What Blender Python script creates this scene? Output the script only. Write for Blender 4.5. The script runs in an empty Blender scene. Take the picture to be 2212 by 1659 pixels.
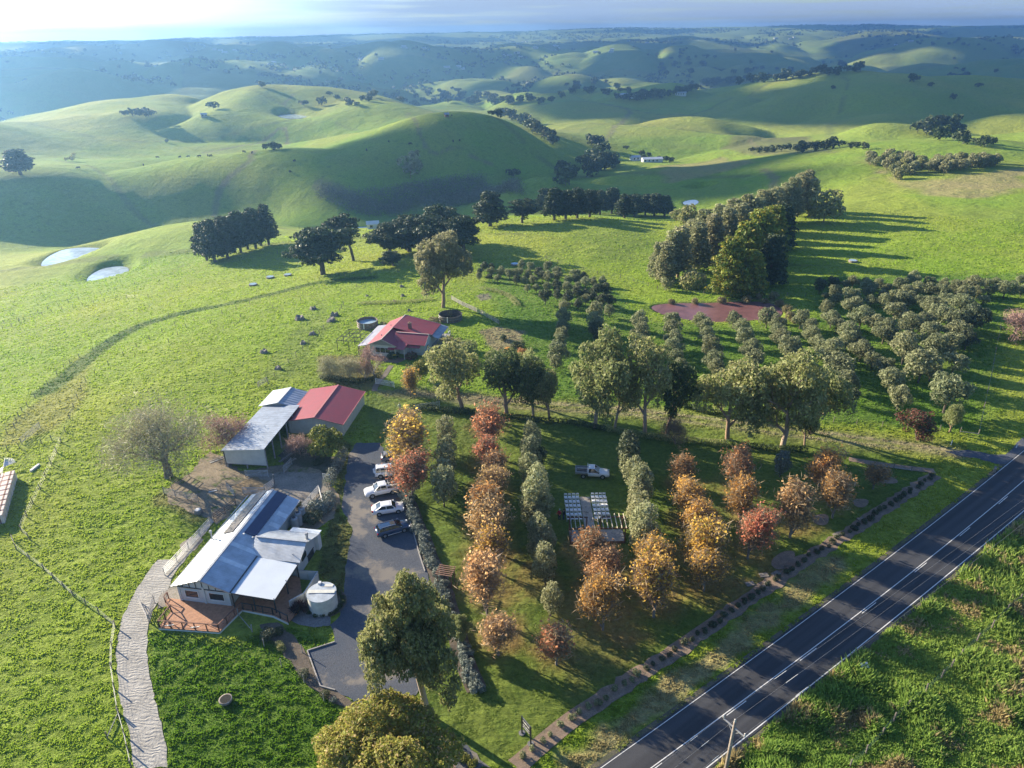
import bpy, bmesh, math, random
import numpy as np
from mathutils import Vector, Matrix
S = bpy.context.scene
COL = S.collection
R = math.radians
# ------------------------------------------------------------------ camera
H0 = 62.0; PITCH = R(26.4); ROLL = R(0.7); FP = 1533.7
cam = bpy.data.objects.new('camera', bpy.data.cameras.new('camera')); COL.objects.link(cam)
cam.data.sensor_width = 36.0; cam.data.lens = 36.0*710/1024
cam.data.clip_start = 0.5; cam.data.clip_end = 20000
_U = Vector((0, math.sin(PITCH), math.cos(PITCH))); _Fw = Vector((0, math.cos(PITCH), -math.sin(PITCH))); _Rt = Vector((1, 0, 0))
_c, _s = math.cos(ROLL), math.sin(ROLL)
_X = _Rt*_c - _U*_s; _Y = _Rt*_s + _U*_c; _Z = -_Fw
M = Matrix((_X, _Y, _Z)).transposed().to_4x4(); M.translation = (0, 0, H0)
cam.matrix_world = M
S.camera = cam
# ------------------------------------------------------------------ world, sun
SUN_AZ = R(-56); SUN_EL = R(17.5)
w = bpy.data.worlds.new('World'); S.world = w; w.use_nodes = True
nt = w.node_tree; nt.nodes.clear()
def N(nt, t, **k):
    n = nt.nodes.new(t)
    for a, b in k.items():
        if a == 'op': n.operation = b
        else: setattr(n, a, b)
    return n
out = N(nt, 'ShaderNodeOutputWorld'); bg = N(nt, 'ShaderNodeBackground')
sky = N(nt, 'ShaderNodeTexSky'); sky.sky_type = 'NISHITA'; sky.sun_disc = False
sky.sun_elevation = SUN_EL; sky.sun_rotation = SUN_AZ; sky.air_density = 1.15; sky.dust_density = 0.6; sky.ozone_density = 3.0
bg.inputs[1].default_value = 0.056
geo = N(nt, 'ShaderNodeTexCoord')
mp = N(nt, 'ShaderNodeMapping'); mp.inputs['Scale'].default_value = (2.2, 2.2, 60)
nt.links.new(geo.outputs['Generated'], mp.inputs[0])
cl = N(nt, 'ShaderNodeTexNoise'); cl.inputs['Scale'].default_value = 2.2; cl.inputs['Detail'].default_value = 9; cl.inputs['Roughness'].default_value = 0.55
nt.links.new(mp.outputs[0], cl.inputs['Vector'])
cr = N(nt, 'ShaderNodeMapRange'); cr.inputs[1].default_value = 0.30; cr.inputs[2].default_value = 0.6
nt.links.new(cl.outputs['Fac'], cr.inputs[0])
# cloud cover brightens towards the sun (thin cloud scatters forward)
dt = N(nt, 'ShaderNodeVectorMath', op='DOT_PRODUCT')
sd = Vector((math.sin(SUN_AZ)*math.cos(SUN_EL), math.cos(SUN_AZ)*math.cos(SUN_EL), math.sin(SUN_EL)))
nt.links.new(geo.outputs['Generated'], dt.inputs[0]); dt.inputs[1].default_value = sd
gl = N(nt, 'ShaderNodeMapRange'); gl.inputs[1].default_value = 0.6; gl.inputs[2].default_value = 1.0; gl.inputs[3].default_value = 0.0; gl.inputs[4].default_value = 1.0
nt.links.new(dt.outputs['Value'], gl.inputs[0])
gp = N(nt, 'ShaderNodeMath', op='POWER'); gp.inputs[1].default_value = 2.2; nt.links.new(gl.outputs[0], gp.inputs[0])
gm = N(nt, 'ShaderNodeMath', op='MULTIPLY_ADD'); gm.inputs[1].default_value = 36.0; gm.inputs[2].default_value = 3.4; nt.links.new(gp.outputs[0], gm.inputs[0])
cc = N(nt, 'ShaderNodeVectorMath', op='SCALE'); cc.inputs[0].default_value = (1.0, 0.98, 0.98); nt.links.new(gm.outputs[0], cc.inputs['Scale'])
mx = N(nt, 'ShaderNodeMix', data_type='RGBA'); nt.links.new(sky.outputs[0], mx.inputs[6]); nt.links.new(cc.outputs[0], mx.inputs[7])
sx = N(nt, 'ShaderNodeSeparateXYZ'); nt.links.new(geo.outputs['Generated'], sx.inputs[0])
hb = N(nt, 'ShaderNodeMapRange'); hb.inputs[1].default_value = 0.02; hb.inputs[2].default_value = 0.30; hb.inputs[3].default_value = 1.25; hb.inputs[4].default_value = 0.12; nt.links.new(sx.outputs[2], hb.inputs[0])
ck = N(nt, 'ShaderNodeMath', op='MULTIPLY'); nt.links.new(hb.outputs[0], ck.inputs[1]); nt.links.new(cr.outputs[0], ck.inputs[0]); nt.links.new(ck.outputs[0], mx.inputs[0])
wb = N(nt, 'ShaderNodeMix', data_type='RGBA'); wb.blend_type = 'MULTIPLY'; wb.inputs[0].default_value = 1.0; wb.inputs[7].default_value = (0.74, 0.95, 1.30, 1); nt.links.new(mx.outputs[2], wb.inputs[6])
nt.links.new(wb.outputs[2], bg.inputs[0]); nt.links.new(bg.outputs[0], out.inputs[0])
sl = bpy.data.lights.new('sun', 'SUN'); sl.energy = 5.0; sl.angle = R(0.53); sl.color = (1.0, 0.86, 0.64)
sun = bpy.data.objects.new('sun', sl); COL.objects.link(sun); sun.rotation_euler = sd.to_track_quat('Z', 'Y').to_euler(); sun.location = (-200, 200, 200)
S.view_settings.view_transform = 'Standard'; S.view_settings.look = 'None'; S.view_settings.exposure = 1.6; S.view_settings.gamma = 1.0; S.view_settings.use_curve_mapping = False
S.cycles.max_bounces = 6; S.cycles.diffuse_bounces = 3; S.cycles.glossy_bounces = 2; S.cycles.transmission_bounces = 4; S.cycles.transparent_max_bounces = 8; S.cycles.volume_bounces = 0
S.cycles.use_denoising = True
# ------------------------------------------------------------------ helpers: pictures points to world, noise, tags
def ray(x, y):
    x = np.asarray(x, float); y = np.asarray(y, float)
    a = (x-1106)/FP; b = -(y-829.5)/FP
    a2 = a*_c + b*_s; b2 = -a*_s + b*_c
    return np.stack([a2, _Fw.y + b2*_U.y, _Fw.z + b2*_U.z], -1)
def PZ(x, y, z=0.0):                       # point at height z seen at (x, y)
    r = ray(x, y); t = (z-H0)/r[..., 2]
    return r[..., 0]*t, r[..., 1]*t
def PR(x, y, rr):                          # point at ground range rr seen at (x, y)
    r = ray(x, y); t = rr/np.hypot(r[..., 0], r[..., 1])
    return r[..., 0]*t, r[..., 1]*t, H0+r[..., 2]*t
_rng = np.random.RandomState(7)
_PERM = _rng.rand(256, 256)
def vnoise(x, y):
    xi = np.floor(x).astype(int); yi = np.floor(y).astype(int); fx = x-xi; fy = y-yi
    fx = fx*fx*fx*(fx*(fx*6-15)+10); fy = fy*fy*fy*(fy*(fy*6-15)+10)
    g = lambda i, j: _PERM[i & 255, j & 255]
    return (g(xi, yi)*(1-fx)+g(xi+1, yi)*fx)*(1-fy)+(g(xi, yi+1)*(1-fx)+g(xi+1, yi+1)*fx)*fy
def fbm(x, y, o=4, g=0.5):
    s = 0; a = 1; t = 0
    for k in range(o):
        s = s+a*vnoise(x*2**k+17.3*k, y*2**k+9.1*k); t += a; a *= g
    return s/t
def sstep(e0, e1, x):
    t = np.clip((x-e0)/(e1-e0), 0, 1); return t*t*(3-2*t)
# ------------------------------------------------------------------ terrain height
_cp = []   # control points: x, y, z
def cz(*pts):
    for x, y, z in pts:
        a, b = PZ(x, y, z); _cp.append((float(a), float(b), z))
def crr(*pts):
    for x, y, r in pts:
        a, b, z = PR(x, y, r); _cp.append((float(a), float(b), float(z)))
def cw(*pts):
    _cp.extend(pts)
for a in range(0, 360, 30): cw((18*math.sin(R(a)), 18*math.cos(R(a)), 0))
cw((-60, -60, -2), (60, -60, 0), (-160, 0, -8), (160, 0, 1), (-70, 20, -1), (70, 20, 0), (0, -120, 0), (-400, -100, -30), (400, -100, 0), (0, -500, -20), (-500, -500, -40), (500, -500, -10),(-900,100,-45),(900,100,-20),(-350,150,-30),(400,150,-2))
cz((300, 1600, 0), (1100, 1600, 0), (1700, 1600, 0), (2200, 1500, 0), (250, 1350, 0), (700, 1350, 0), (1400, 1350, 0), (2000, 1250, 0), (450, 1100, 0), (900, 1100, 0), (1300, 1100, 0), (1900, 1000, 0),
   (640, 900, 0), (1000, 900, 0), (1500, 900, 0), (2150, 900, 0), (860, 780, 0), (1200, 780, 0), (1700, 780, 0), (2200, 780, 0.5), (1000, 680, 0), (1300, 690, -.6), (1550, 670, -2.2), (1900, 670, -1), (2200, 650, 0),
   (0, 1500, -0.6), (0, 1150, -1.0), (150, 1000, -0.6), (0, 900, -2.5), (200, 850, -2), (400, 800, -1), (600, 760, -0.5), (650, 660, -2.5), (450, 680, -5), (200, 740, -7), (0, 760, -9),
   (0, 660, -17), (150, 650, -17), (300, 620, -15), (60, 590, -24), (160, 600, -22), (350, 560, -19), (430, 500, -17), (520, 560, -13.5), (580, 540, -13.5), (640, 555, -12.5), (700, 596, -7), (760, 585, -6.5), (830, 575, -5), (900, 590, -4), (1000, 590, -4),
   (1150, 600, -4), (1300, 620, -4), (1150, 520, -6), (1300, 500, -6.5), (1250, 478, -7), (1420, 490, -9), (1080, 500, -7.5), (1500, 560, -7),
   (1800, 560, -3), (2000, 560, -2), (2200, 560, -1), (1850, 480, -4), (2050, 480, -3), (2200, 470, -2.5), (1950, 430, -6), (2200, 420, -4), (1750, 450, -7), (2050, 365, -5), (1850, 325, -9), (2200, 315, -4))
# behind the near crests (hidden ground)
crr((430, 485, 400), (640, 500, 360), (1050, 470, 330), (1300, 466, 345), (1480, 475, 360))
cz((20, 540, -40), (100, 500, -40), (250, 475, -42), (420, 462, -43), (600, 462, -44), (800, 470, -43), (860, 452, -43), (1000, 430, -42), (1100, 410, -40))
# hill B: steep face seen across the gully, its crest and gentle top
def face(x, yf, zf, yc, slope):
    a, b = PZ(x, yf, zf); r1 = math.hypot(a, b); r = ray(x, yc); td = -r[2]/math.hypot(r[0], r[1])
    r2 = (H0-zf+slope*r1)/(td+slope); crr((x, yc, r2)); crr((x, (yf*0.45+yc*0.55), r1+(r2-r1)*0.50)); return r2
rc = {}
for x, yf, zf, yc, s in [(0, 535, -40, 385, .29), (120, 498, -40, 378, .31), (260, 475, -42, 372, .34), (420, 462, -43, 368, .44), (600, 462, -44, 352, .50), (800, 468, -43, 335, .52), (930, 440, -42, 300, .50), (1040, 415, -41, 268, .45), (1130, 395, -40, 290, .42), (1200, 385, -39, 330, .36)]:
    rc[x] = face(x, yf, zf, yc, s)
for x, y, dr in [(0, 352, 60), (200, 352, 70), (420, 342, 75), (600, 320, 80), (800, 295, 70), (950, 262, 40), (300, 342, 95)]:
    k = min(rc, key=lambda q: abs(q-x)); crr((x, y, rc[k]+dr))
# hollow behind B, then the smooth ridges of C
crr((0, 340, 700), (250, 336, 720), (450, 328, 740), (620, 318, 760), (120, 310, 760), (0, 290, 800), (330, 300, 800), (520, 290, 820), (700, 285, 800),
    (0, 277, 860), (150, 262, 870), (300, 254, 880), (430, 238, 940), (560, 222, 980), (640, 190, 1080), (700, 192, 1080), (780, 210, 1020), (880, 243, 880), (760, 250, 860), (600, 258, 900), (950, 255, 760))
cw((-700, 1250, -72), (-450, 1380, -72), (-200, 1350, -70), (-1000, 1000, -74), (-60, 1000, -52), (20, 860, -50))
# valley running away from the gully
crr((1150, 380, 470), (1270, 405, 500), (1230, 360, 600), (1380, 350, 620), (1290, 310, 760), (1250, 270, 900), (1180, 240, 1050), (1060, 228, 1180), (1330, 380, 520))
# lit hill right of the valley, and its back
crr((1230, 440, 420), (1400, 425, 430), (1600, 420, 430), (1500, 395, 480), (1440, 380, 500), (1600, 345, 560), (1720, 330, 560), (1440, 362, 530), (1700, 395, 440), (1500, 362, 540))
cw((250, 760, -40), (400, 680, -32), (560, 640, -26), (130, 680, -38))
crr((1420, 318, 720), (1560, 296, 740), (1640, 281, 760), (1740, 300, 730), (1850, 290, 720), (2000, 290, 700), (2200, 290, 680), (1480, 338, 640), (1640, 325, 650))
cw((330, 860, -38), (560, 800, -30), (760, 740, -26))
crr((1650, 268, 860), (1500, 275, 850), (1900, 266, 860), (2150, 262, 850), (1350, 262, 960), (1300, 235, 1080), (1220, 218, 1150), (1400, 208, 1150), (1550, 195, 1170), (1700, 180, 1180), (1800, 172, 1180), (1960, 158, 1200), (2200, 166, 1170), (1600, 232, 980), (1800, 215, 1000), (2050, 215, 1010), (1480, 236, 1020))
cw((100, 1500, -60), (400, 1550, -62), (750, 1500, -60), (1100, 1350, -50), (1400, 900, -40), (1000, 600, -20))
_cp = np.array(_cp)
def _lp(x, y):
    r = np.hypot(x, y)+12; a = np.arctan2(x, y); return np.stack([a*2.2*np.minimum(r/60, 1), np.log(r)*2.6], -1)
_C = _lp(_cp[:, 0], _cp[:, 1])
def _k(d2): return np.where(d2 > 1e-12, d2*np.log(np.maximum(d2, 1e-12)), 0)
_n = len(_C)
_A = np.zeros((_n+3, _n+3)); _d = ((_C[:, None]-_C[None])**2).sum(-1); _A[:_n, :_n] = _k(_d)+np.eye(_n)*0.0015
_A[:_n, _n] = 1; _A[:_n, _n+1:] = _C; _A[_n, :_n] = 1; _A[_n+1:, :_n] = _C.T
_W = np.linalg.solve(_A, np.concatenate([_cp[:, 2], np.zeros(3)]))
def _tps(x, y):
    q = _lp(x, y); o = np.empty(len(q))
    for i in range(0, len(q), 20000):
        s = q[i:i+20000]; d = ((s[:, None]-_C[None])**2).sum(-1)
        o[i:i+20000] = _k(d)@_W[:_n]+_W[_n]+s@_W[_n+1:]
    return o
def _hills(x, y):
    r = np.hypot(x, y)
    az_ = np.degrees(np.arctan2(x, y)); base = np.interp(r, [0, 1200, 1500, 2300, 3300, 4600, 5700, 6800], [-60, -66, -62, -50, -25, 5, 60, 50])+sstep(4200, 5600, r)*np.interp(az_, [-35, 0, 15, 35], [-32, 4, 8, 2])
    wx = x+130*(fbm(x/500+5, y/500, 2)-.5); wy = y+130*(fbm(x/500+50, y/500+9, 2)-.5)
    n1 = np.abs(2*fbm(wx/820+3.1, wy/820+1.7, 2, .30)-1)*2.6-.35
    n2 = np.abs(2*fbm(wx/300+13.1, wy/300+4.7, 2, .35)-1)*2.6-.25
    n5 = np.abs(2*fbm(wx/170+23.1, wy/230+x/900+4.7, 2, .35)-1)*2.6-.25
    n3 = fbm(wx/1500, wy/1500+40, 2)-.5
    n4 = np.abs(2*vnoise(wx/110+31, wy/110)-1)*2
    a = np.interp(r, [1200, 1800, 2800, 3800, 4800, 5600, 6500], [30, 40, 34, 26, 14, 6, 5])
    return base+a*1.15*(n1-.35)+a*.62*(n2-.4)+a*.3*(n5-.4)+70*n3*np.interp(r, [1300, 3000, 5000, 6000], [.3, 1, .5, .12])+2.5*n4*np.interp(r,[0,3000,6000],[1,1,.3])
_ponds = []      # (poly xy, water z)
def inside_dist(poly, x, y):               # signed distance to a polygon, positive inside
    poly = np.asarray(poly); n = len(poly); d = np.full(len(x), 1e9); ins = np.zeros(len(x), bool)
    for i in range(n):
        ax, ay = poly[i]; bx, by = poly[(i+1) % n]; ex, ey = bx-ax, by-ay
        t = np.clip(((x-ax)*ex+(y-ay)*ey)/(ex*ex+ey*ey+1e-9), 0, 1)
        d = np.minimum(d, np.hypot(x-ax-t*ex, y-ay-t*ey))
        c = ((ay > y) != (by > y)); xc = ax+(y-ay)*ex/(ey if abs(ey) > 1e-9 else 1e-9); ins ^= c & (x < xc)
    return np.where(ins, d, -d)
def Hn(x, y, ponds=True):
    x = np.atleast_1d(np.asarray(x, float)); y = np.atleast_1d(np.asarray(y, float)); r = np.hypot(x, y)
    wt = 1-sstep(1230, 1650, r); z = np.zeros(len(x)); m = wt > 0
    if m.any(): z[m] += wt[m]*_tps(x[m], y[m])
    m = wt < 1
    if m.any(): z[m] += (1-wt[m])*_hills(x[m], y[m])
    amp = np.interp(r, [200, 360, 540, 720, 1250], [0, .6, 2.6, 7.5, 9.0])
    z += amp*wt*1.3*(np.abs(2*fbm(x/150+4+.35*fbm(x/80, y/80, 2)+y/500, y/190+8-x/700, 2, .3)-1)*2.4-.7)
    z += np.interp(r, [60, 150, 400], [0.05, .35, .8])*(fbm(x/24, y/24, 3)-.5)*np.where((r > 130) | (x < -48), 1, .25)
    if ponds:
        for poly, zw, bank in _ponds:
            c = poly.mean(0); rad = np.hypot(*(poly-c).T).max()+bank*3
            m = np.hypot(x-c[0], y-c[1]) < rad
            if m.any():
                d = inside_dist(poly, x[m], y[m]); zz = z[m]
                k = 1-sstep(0, bank, -d); zz = zz*(1-k)+(zw+.15)*k
                zz = np.where(d > -.6, zw+.12-np.clip((d+.6)*.5, 0, 1.2), zz); z[m] = zz
    return z
def H(x, y): return float(Hn([x], [y])[0])
def pond(pts, zw, bank=6):
    p = np.array([PZ(x, y, zw) for x, y in pts]); q = []
    for i in range(len(p)):                # round the outline (Chaikin, twice)
        q.append(p[i])
    for _ in range(2):
        q2 = []
        for i in range(len(q)):
            a, b = q[i], q[(i+1) % len(q)]; q2 += [a*.75+b*.25, a*.25+b*.75]
        q = q2
    q = np.array(q); _ponds.append((q, zw, bank)); return q
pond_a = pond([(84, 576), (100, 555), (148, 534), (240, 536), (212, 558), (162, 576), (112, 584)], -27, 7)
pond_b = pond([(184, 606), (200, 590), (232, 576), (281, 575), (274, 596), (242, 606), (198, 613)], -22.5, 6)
pond_red = pond([(1400, 662), (1440, 655), (1520, 655), (1600, 651), (1660, 652), (1693, 668), (1685, 688), (1620, 692), (1540, 697), (1470, 690), (1425, 678)], -2.6, 4)
pond_c = pond([(640, 508), (700, 496), (790, 488), (872, 494), (860, 508), (790, 514), (700, 516)], -33, 6)
pond_d = pond([(1472, 436), (1500, 430), (1512, 436), (1500, 444), (1480, 444)], -25, 6)
pond_e = pond([(1482, 414), (1512, 411), (1530, 416), (1505, 420)], -29, 6)
pond_f = pond([(596, 248), (630, 246), (668, 251), (650, 257), (610, 256)], -22, 6)
def cast(px, py, rmin=30, rmax=6500):      # where the sight line through (px, py) meets the ground
    px = np.atleast_1d(np.asarray(px, float)); py = np.atleast_1d(np.asarray(py, float))
    r = ray(px, py); h = np.hypot(r[:, 0], r[:, 1]); dx, dy, dz = r[:, 0]/h, r[:, 1]/h, r[:, 2]/h
    n = 260; rr = np.geomspace(rmin, rmax, n); X = dx[:, None]*rr; Y = dy[:, None]*rr
    G = Hn(X.ravel(), Y.ravel()).reshape(X.shape)-(H0+dz[:, None]*rr)
    o = []
    for i in range(len(px)):
        k = np.argmax(G[i] > 0)
        if k == 0: o.append(rmax if G[i, 0] <= 0 else rmin); continue
        lo, hi = rr[k-1], rr[k]; g0, g1 = G[i, k-1], G[i, k]
        o.append(lo+(hi-lo)*(-g0)/(g1-g0))
    o = np.array(o)
    for _ in range(3):                     # polish
        g = Hn(dx*o, dy*o)-(H0+dz*o); e = 0.5
        g2 = Hn(dx*(o+e), dy*(o+e))-(H0+dz*(o+e)); s = (g2-g)/e; s = np.where(np.abs(s) < .02, 1, s)
        o = o-np.clip(g/s, -4, 4)
    return np.stack([dx*o, dy*o, Hn(dx*o, dy*o)], -1)
def C1(px, py): return cast([px], [py])[0]
def height_at(p, px, py):                  # height over p of something seen at (px, py) above it
    r = ray(px, py); return float(H0+r[2]*math.hypot(p[0], p[1])/math.hypot(r[0], r[1])-p[2])
def tag(o, label=None, cat=None, group=None, kind=None):
    if label: o['label'] = label
    if cat: o['category'] = cat
    if group: o['group'] = group
    if kind: o['kind'] = kind
    return o
# ------------------------------------------------------------------ terrain mesh
def mesh_from(name, V, Fq, mat=None, smooth=True):
    me = bpy.data.meshes.new(name); V = np.asarray(V, np.float32); Fq = np.asarray(Fq, np.int32); k = Fq.shape[1]
    me.vertices.add(len(V)); me.vertices.foreach_set('co', V.ravel()); me.loops.add(Fq.size); me.loops.foreach_set('vertex_index', Fq.ravel())
    me.polygons.add(len(Fq)); me.polygons.foreach_set('loop_start', np.arange(0, Fq.size, k, dtype=np.int32))
    me.polygons.foreach_set('use_smooth', np.full(len(Fq), smooth)); me.update(calc_edges=True); me.validate()
    if mat: me.materials.append(mat)
    return me
_az = np.concatenate([np.linspace(-180, -50, 40, endpoint=False), np.linspace(-50, 50, 520, endpoint=False), np.linspace(50, 180, 40, endpoint=False)])
_rr = np.concatenate([[0.5, 10, 20], np.geomspace(28, 1300, 560, endpoint=False), np.geomspace(1300, 6600, 330)])
A_, R_ = np.meshgrid(np.radians(_az), _rr); TX = (R_*np.sin(A_)).ravel(); TY = (R_*np.cos(A_)).ravel(); TZ = Hn(TX, TY)
na, nr = len(_az), len(_rr); I = np.arange(nr*na).reshape(nr, na); J = np.roll(I, -1, 1)
TF = np.stack([I[:-1].ravel(), J[:-1].ravel(), J[1:].ravel(), I[1:].ravel()], -1)
# ------------------------------------------------------------------ materials
MATS = {}
def mat_new(name):
    m = bpy.data.materials.new(name); m.use_nodes = True; m.node_tree.nodes.clear(); MATS[name] = m
    nt = m.node_tree; o = N(nt, 'ShaderNodeOutputMaterial'); return m, nt, o
def lk(nt, a, b): nt.links.new(a, b)
def noise(nt, scale, detail=4, rough=0.55, vec=None, dist=0.0):
    n = N(nt, 'ShaderNodeTexNoise'); n.inputs['Scale'].default_value = scale; n.inputs['Detail'].default_value = detail; n.inputs['Roughness'].default_value = rough; n.inputs['Distortion'].default_value = dist
    if vec is not None: lk(nt, vec, n.inputs['Vector'])
    return n.outputs['Fac']
def mrange(nt, v, a, b, c, d):
    n = N(nt, 'ShaderNodeMapRange'); lk(nt, v, n.inputs[0])
    for i, q in enumerate((a, b, c, d)): n.inputs[i+1].default_value = q
    return n.outputs[0]
def math_(nt, op, a, b=None, c=None):
    n = N(nt, 'ShaderNodeMath', op=op)
    for i, q in enumerate((a, b, c)):
        if q is None: continue
        if isinstance(q, (int, float)): n.inputs[i].default_value = q
        else: lk(nt, q, n.inputs[i])
    return n.outputs[0]
def mixc(nt, f, a, b, mode='MIX'):
    n = N(nt, 'ShaderNodeMix', data_type='RGBA'); n.blend_type = mode
    for i, q in ((0, f), (6, a), (7, b)):
        if isinstance(q, (int, float)): n.inputs[i].default_value = q
        elif isinstance(q, tuple): n.inputs[i].default_value = (*q[:3], 1)
        else: lk(nt, q, n.inputs[i])
    return n.outputs[2]
def bump(nt, h, dist, strength=1.0):
    b = N(nt, 'ShaderNodeBump'); b.inputs['Strength'].default_value = strength; b.inputs['Distance'].default_value = dist; lk(nt, h, b.inputs['Height']); return b.outputs[0]
def plain(name, col, rough=0.7, metal=0.0, var=0.12, scale=3.0, bmp=0.0, col2=None, spec=0.3, coord='Object', coat=0.0):
    """painted / wooden / metal surface: base colour with blotchy wear and a little bump"""
    m, nt, o = mat_new(name); p = N(nt, 'ShaderNodeBsdfPrincipled'); tc = N(nt, 'ShaderNodeTexCoord')
    f = noise(nt, scale, 5, .6, tc.outputs[coord]); f2 = mrange(nt, f, .3, .7, 0, 1)
    c2 = col2 or tuple(max(0, q*(1-var*2.2)) for q in col)
    lk(nt, mixc(nt, f2, tuple(min(1, q*(1+var)) for q in col), c2), p.inputs['Base Color'])
    p.inputs['Roughness'].default_value = rough; p.inputs['Metallic'].default_value = metal; p.inputs['Specular IOR Level'].default_value = spec; p.inputs['Coat Weight'].default_value = coat
    if bmp: lk(nt, bump(nt, noise(nt, scale*8, 4, .6, tc.outputs[coord]), bmp), p.inputs['Normal'])
    lk(nt, p.outputs[0], o.inputs[0]); return m
def sheet_metal(name, col, axis='X', pitch=0.19, rough=0.35, metal=0.0, depth=0.03, col2=None, spec=0.5):
    """corrugated / ribbed roof sheet: real sine ribs in bump, across the chosen object axis"""
    m, nt, o = mat_new(name); p = N(nt, 'ShaderNodeBsdfPrincipled'); tc = N(nt, 'ShaderNodeTexCoord')
    wv = N(nt, 'ShaderNodeTexWave'); wv.bands_direction = axis; wv.inputs['Scale'].default_value = 1/pitch/3.18/2*2; lk(nt, tc.outputs['Object'], wv.inputs['Vector'])
    f = noise(nt, .8, 6, .65, tc.outputs['Object']); f2 = mrange(nt, f, .32, .68, 0, 1)
    lk(nt, mixc(nt, f2, tuple(min(1, q*1.08) for q in col), col2 or tuple(q*.72 for q in col)), p.inputs['Base Color'])
    p.inputs['Roughness'].default_value = rough; p.inputs['Metallic'].default_value = metal; p.inputs['Specular IOR Level'].default_value = spec
    lk(nt, bump(nt, wv.outputs['Fac'], depth), p.inputs['Normal']); lk(nt, p.outputs[0], o.inputs[0]); return m
def foliage(name, c1, c2, trans=0.3, hue=0.03, val=0.5, c3=None, f3=0.12):
    m, nt, o = mat_new(name); g = N(nt, 'ShaderNodeNewGeometry'); oi = N(nt, 'ShaderNodeObjectInfo')
    r = g.outputs['Random Per Island']; c = mixc(nt, r, c1, c2)
    if c3:
        rr = math_(nt, 'FRACT', math_(nt, 'MULTIPLY', r, 17.31)); c = mixc(nt, math_(nt, 'LESS_THAN', rr, f3), c, c3)
    h = N(nt, 'ShaderNodeHueSaturation'); lk(nt, c, h.inputs['Color'])
    lk(nt, mrange(nt, oi.outputs['Random'], 0, 1, .5-hue, .5+hue), h.inputs['Hue'])
    r2 = math_(nt, 'FRACT', math_(nt, 'MULTIPLY', oi.outputs['Random'], 9.7))
    v = math_(nt, 'MULTIPLY', mrange(nt, r2, 0, 1, 1-val*.45, 1+val*.45), mrange(nt, math_(nt, 'FRACT', math_(nt, 'MULTIPLY', r, 7.77)), 0, 1, .72, 1.28))
    lk(nt, v, h.inputs['Value'])
    p = N(nt, 'ShaderNodeBsdfPrincipled'); lk(nt, h.outputs[0], p.inputs['Base Color']); p.inputs['Roughness'].default_value = .55; p.inputs['Specular IOR Level'].default_value = .25
    t = N(nt, 'ShaderNodeBsdfTranslucent'); lk(nt, h.outputs[0], t.inputs[0])
    s = N(nt, 'ShaderNodeMixShader'); s.inputs[0].default_value = trans; lk(nt, p.outputs[0], s.inputs[1]); lk(nt, t.outputs[0], s.inputs[2]); lk(nt, s.outputs[0], o.inputs[0]); return m
def bark(name, c1, c2, scale=2.0):
    m, nt, o = mat_new(name); p = N(nt, 'ShaderNodeBsdfPrincipled'); tc = N(nt, 'ShaderNodeTexCoord'); mp = N(nt, 'ShaderNodeMapping'); mp.inputs['Scale'].default_value = (1, 1, .3); lk(nt, tc.outputs['Object'], mp.inputs[0])
    f = noise(nt, scale, 6, .65, mp.outputs[0]); lk(nt, mixc(nt, mrange(nt, f, .35, .65, 0, 1), c1, c2), p.inputs['Base Color']); p.inputs['Roughness'].default_value = .9; p.inputs['Specular IOR Level'].default_value = .1
    lk(nt, bump(nt, noise(nt, scale*6, 4, .6, mp.outputs[0]), .05), p.inputs['Normal']); lk(nt, p.outputs[0], o.inputs[0]); return m
def ground_mat(name, c1, c2, sc1=.4, sc2=4, bmp=.08, rough=.95, c3=None, t3=.62, sc3=1.2):
    m, nt, o = mat_new(name); p = N(nt, 'ShaderNodeBsdfPrincipled'); g = N(nt, 'ShaderNodeNewGeometry'); P = g.outputs['Position']
    a = noise(nt, sc1, 6, .6, P); b = noise(nt, sc2, 5, .7, P)
    c = mixc(nt, mrange(nt, a, .35, .65, 0, 1), c1, c2)
    c = mixc(nt, mrange(nt, b, .3, .7, 0, 1), mixc(nt, 1.0, c, (.62, .62, .62), 'MULTIPLY'), mixc(nt, 1.0, c, (1.3, 1.3, 1.3), 'MULTIPLY'))
    if c3: c = mixc(nt, mrange(nt, noise(nt, sc3, 5, .65, P), t3-.04, t3+.04, 0, 1), c, c3)
    lk(nt, c, p.inputs['Base Color']); p.inputs['Roughness'].default_value = rough; p.inputs['Specular IOR Level'].default_value = .15
    lk(nt, bump(nt, b, bmp), p.inputs['Normal']); lk(nt, p.outputs[0], o.inputs[0]); return m
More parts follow.
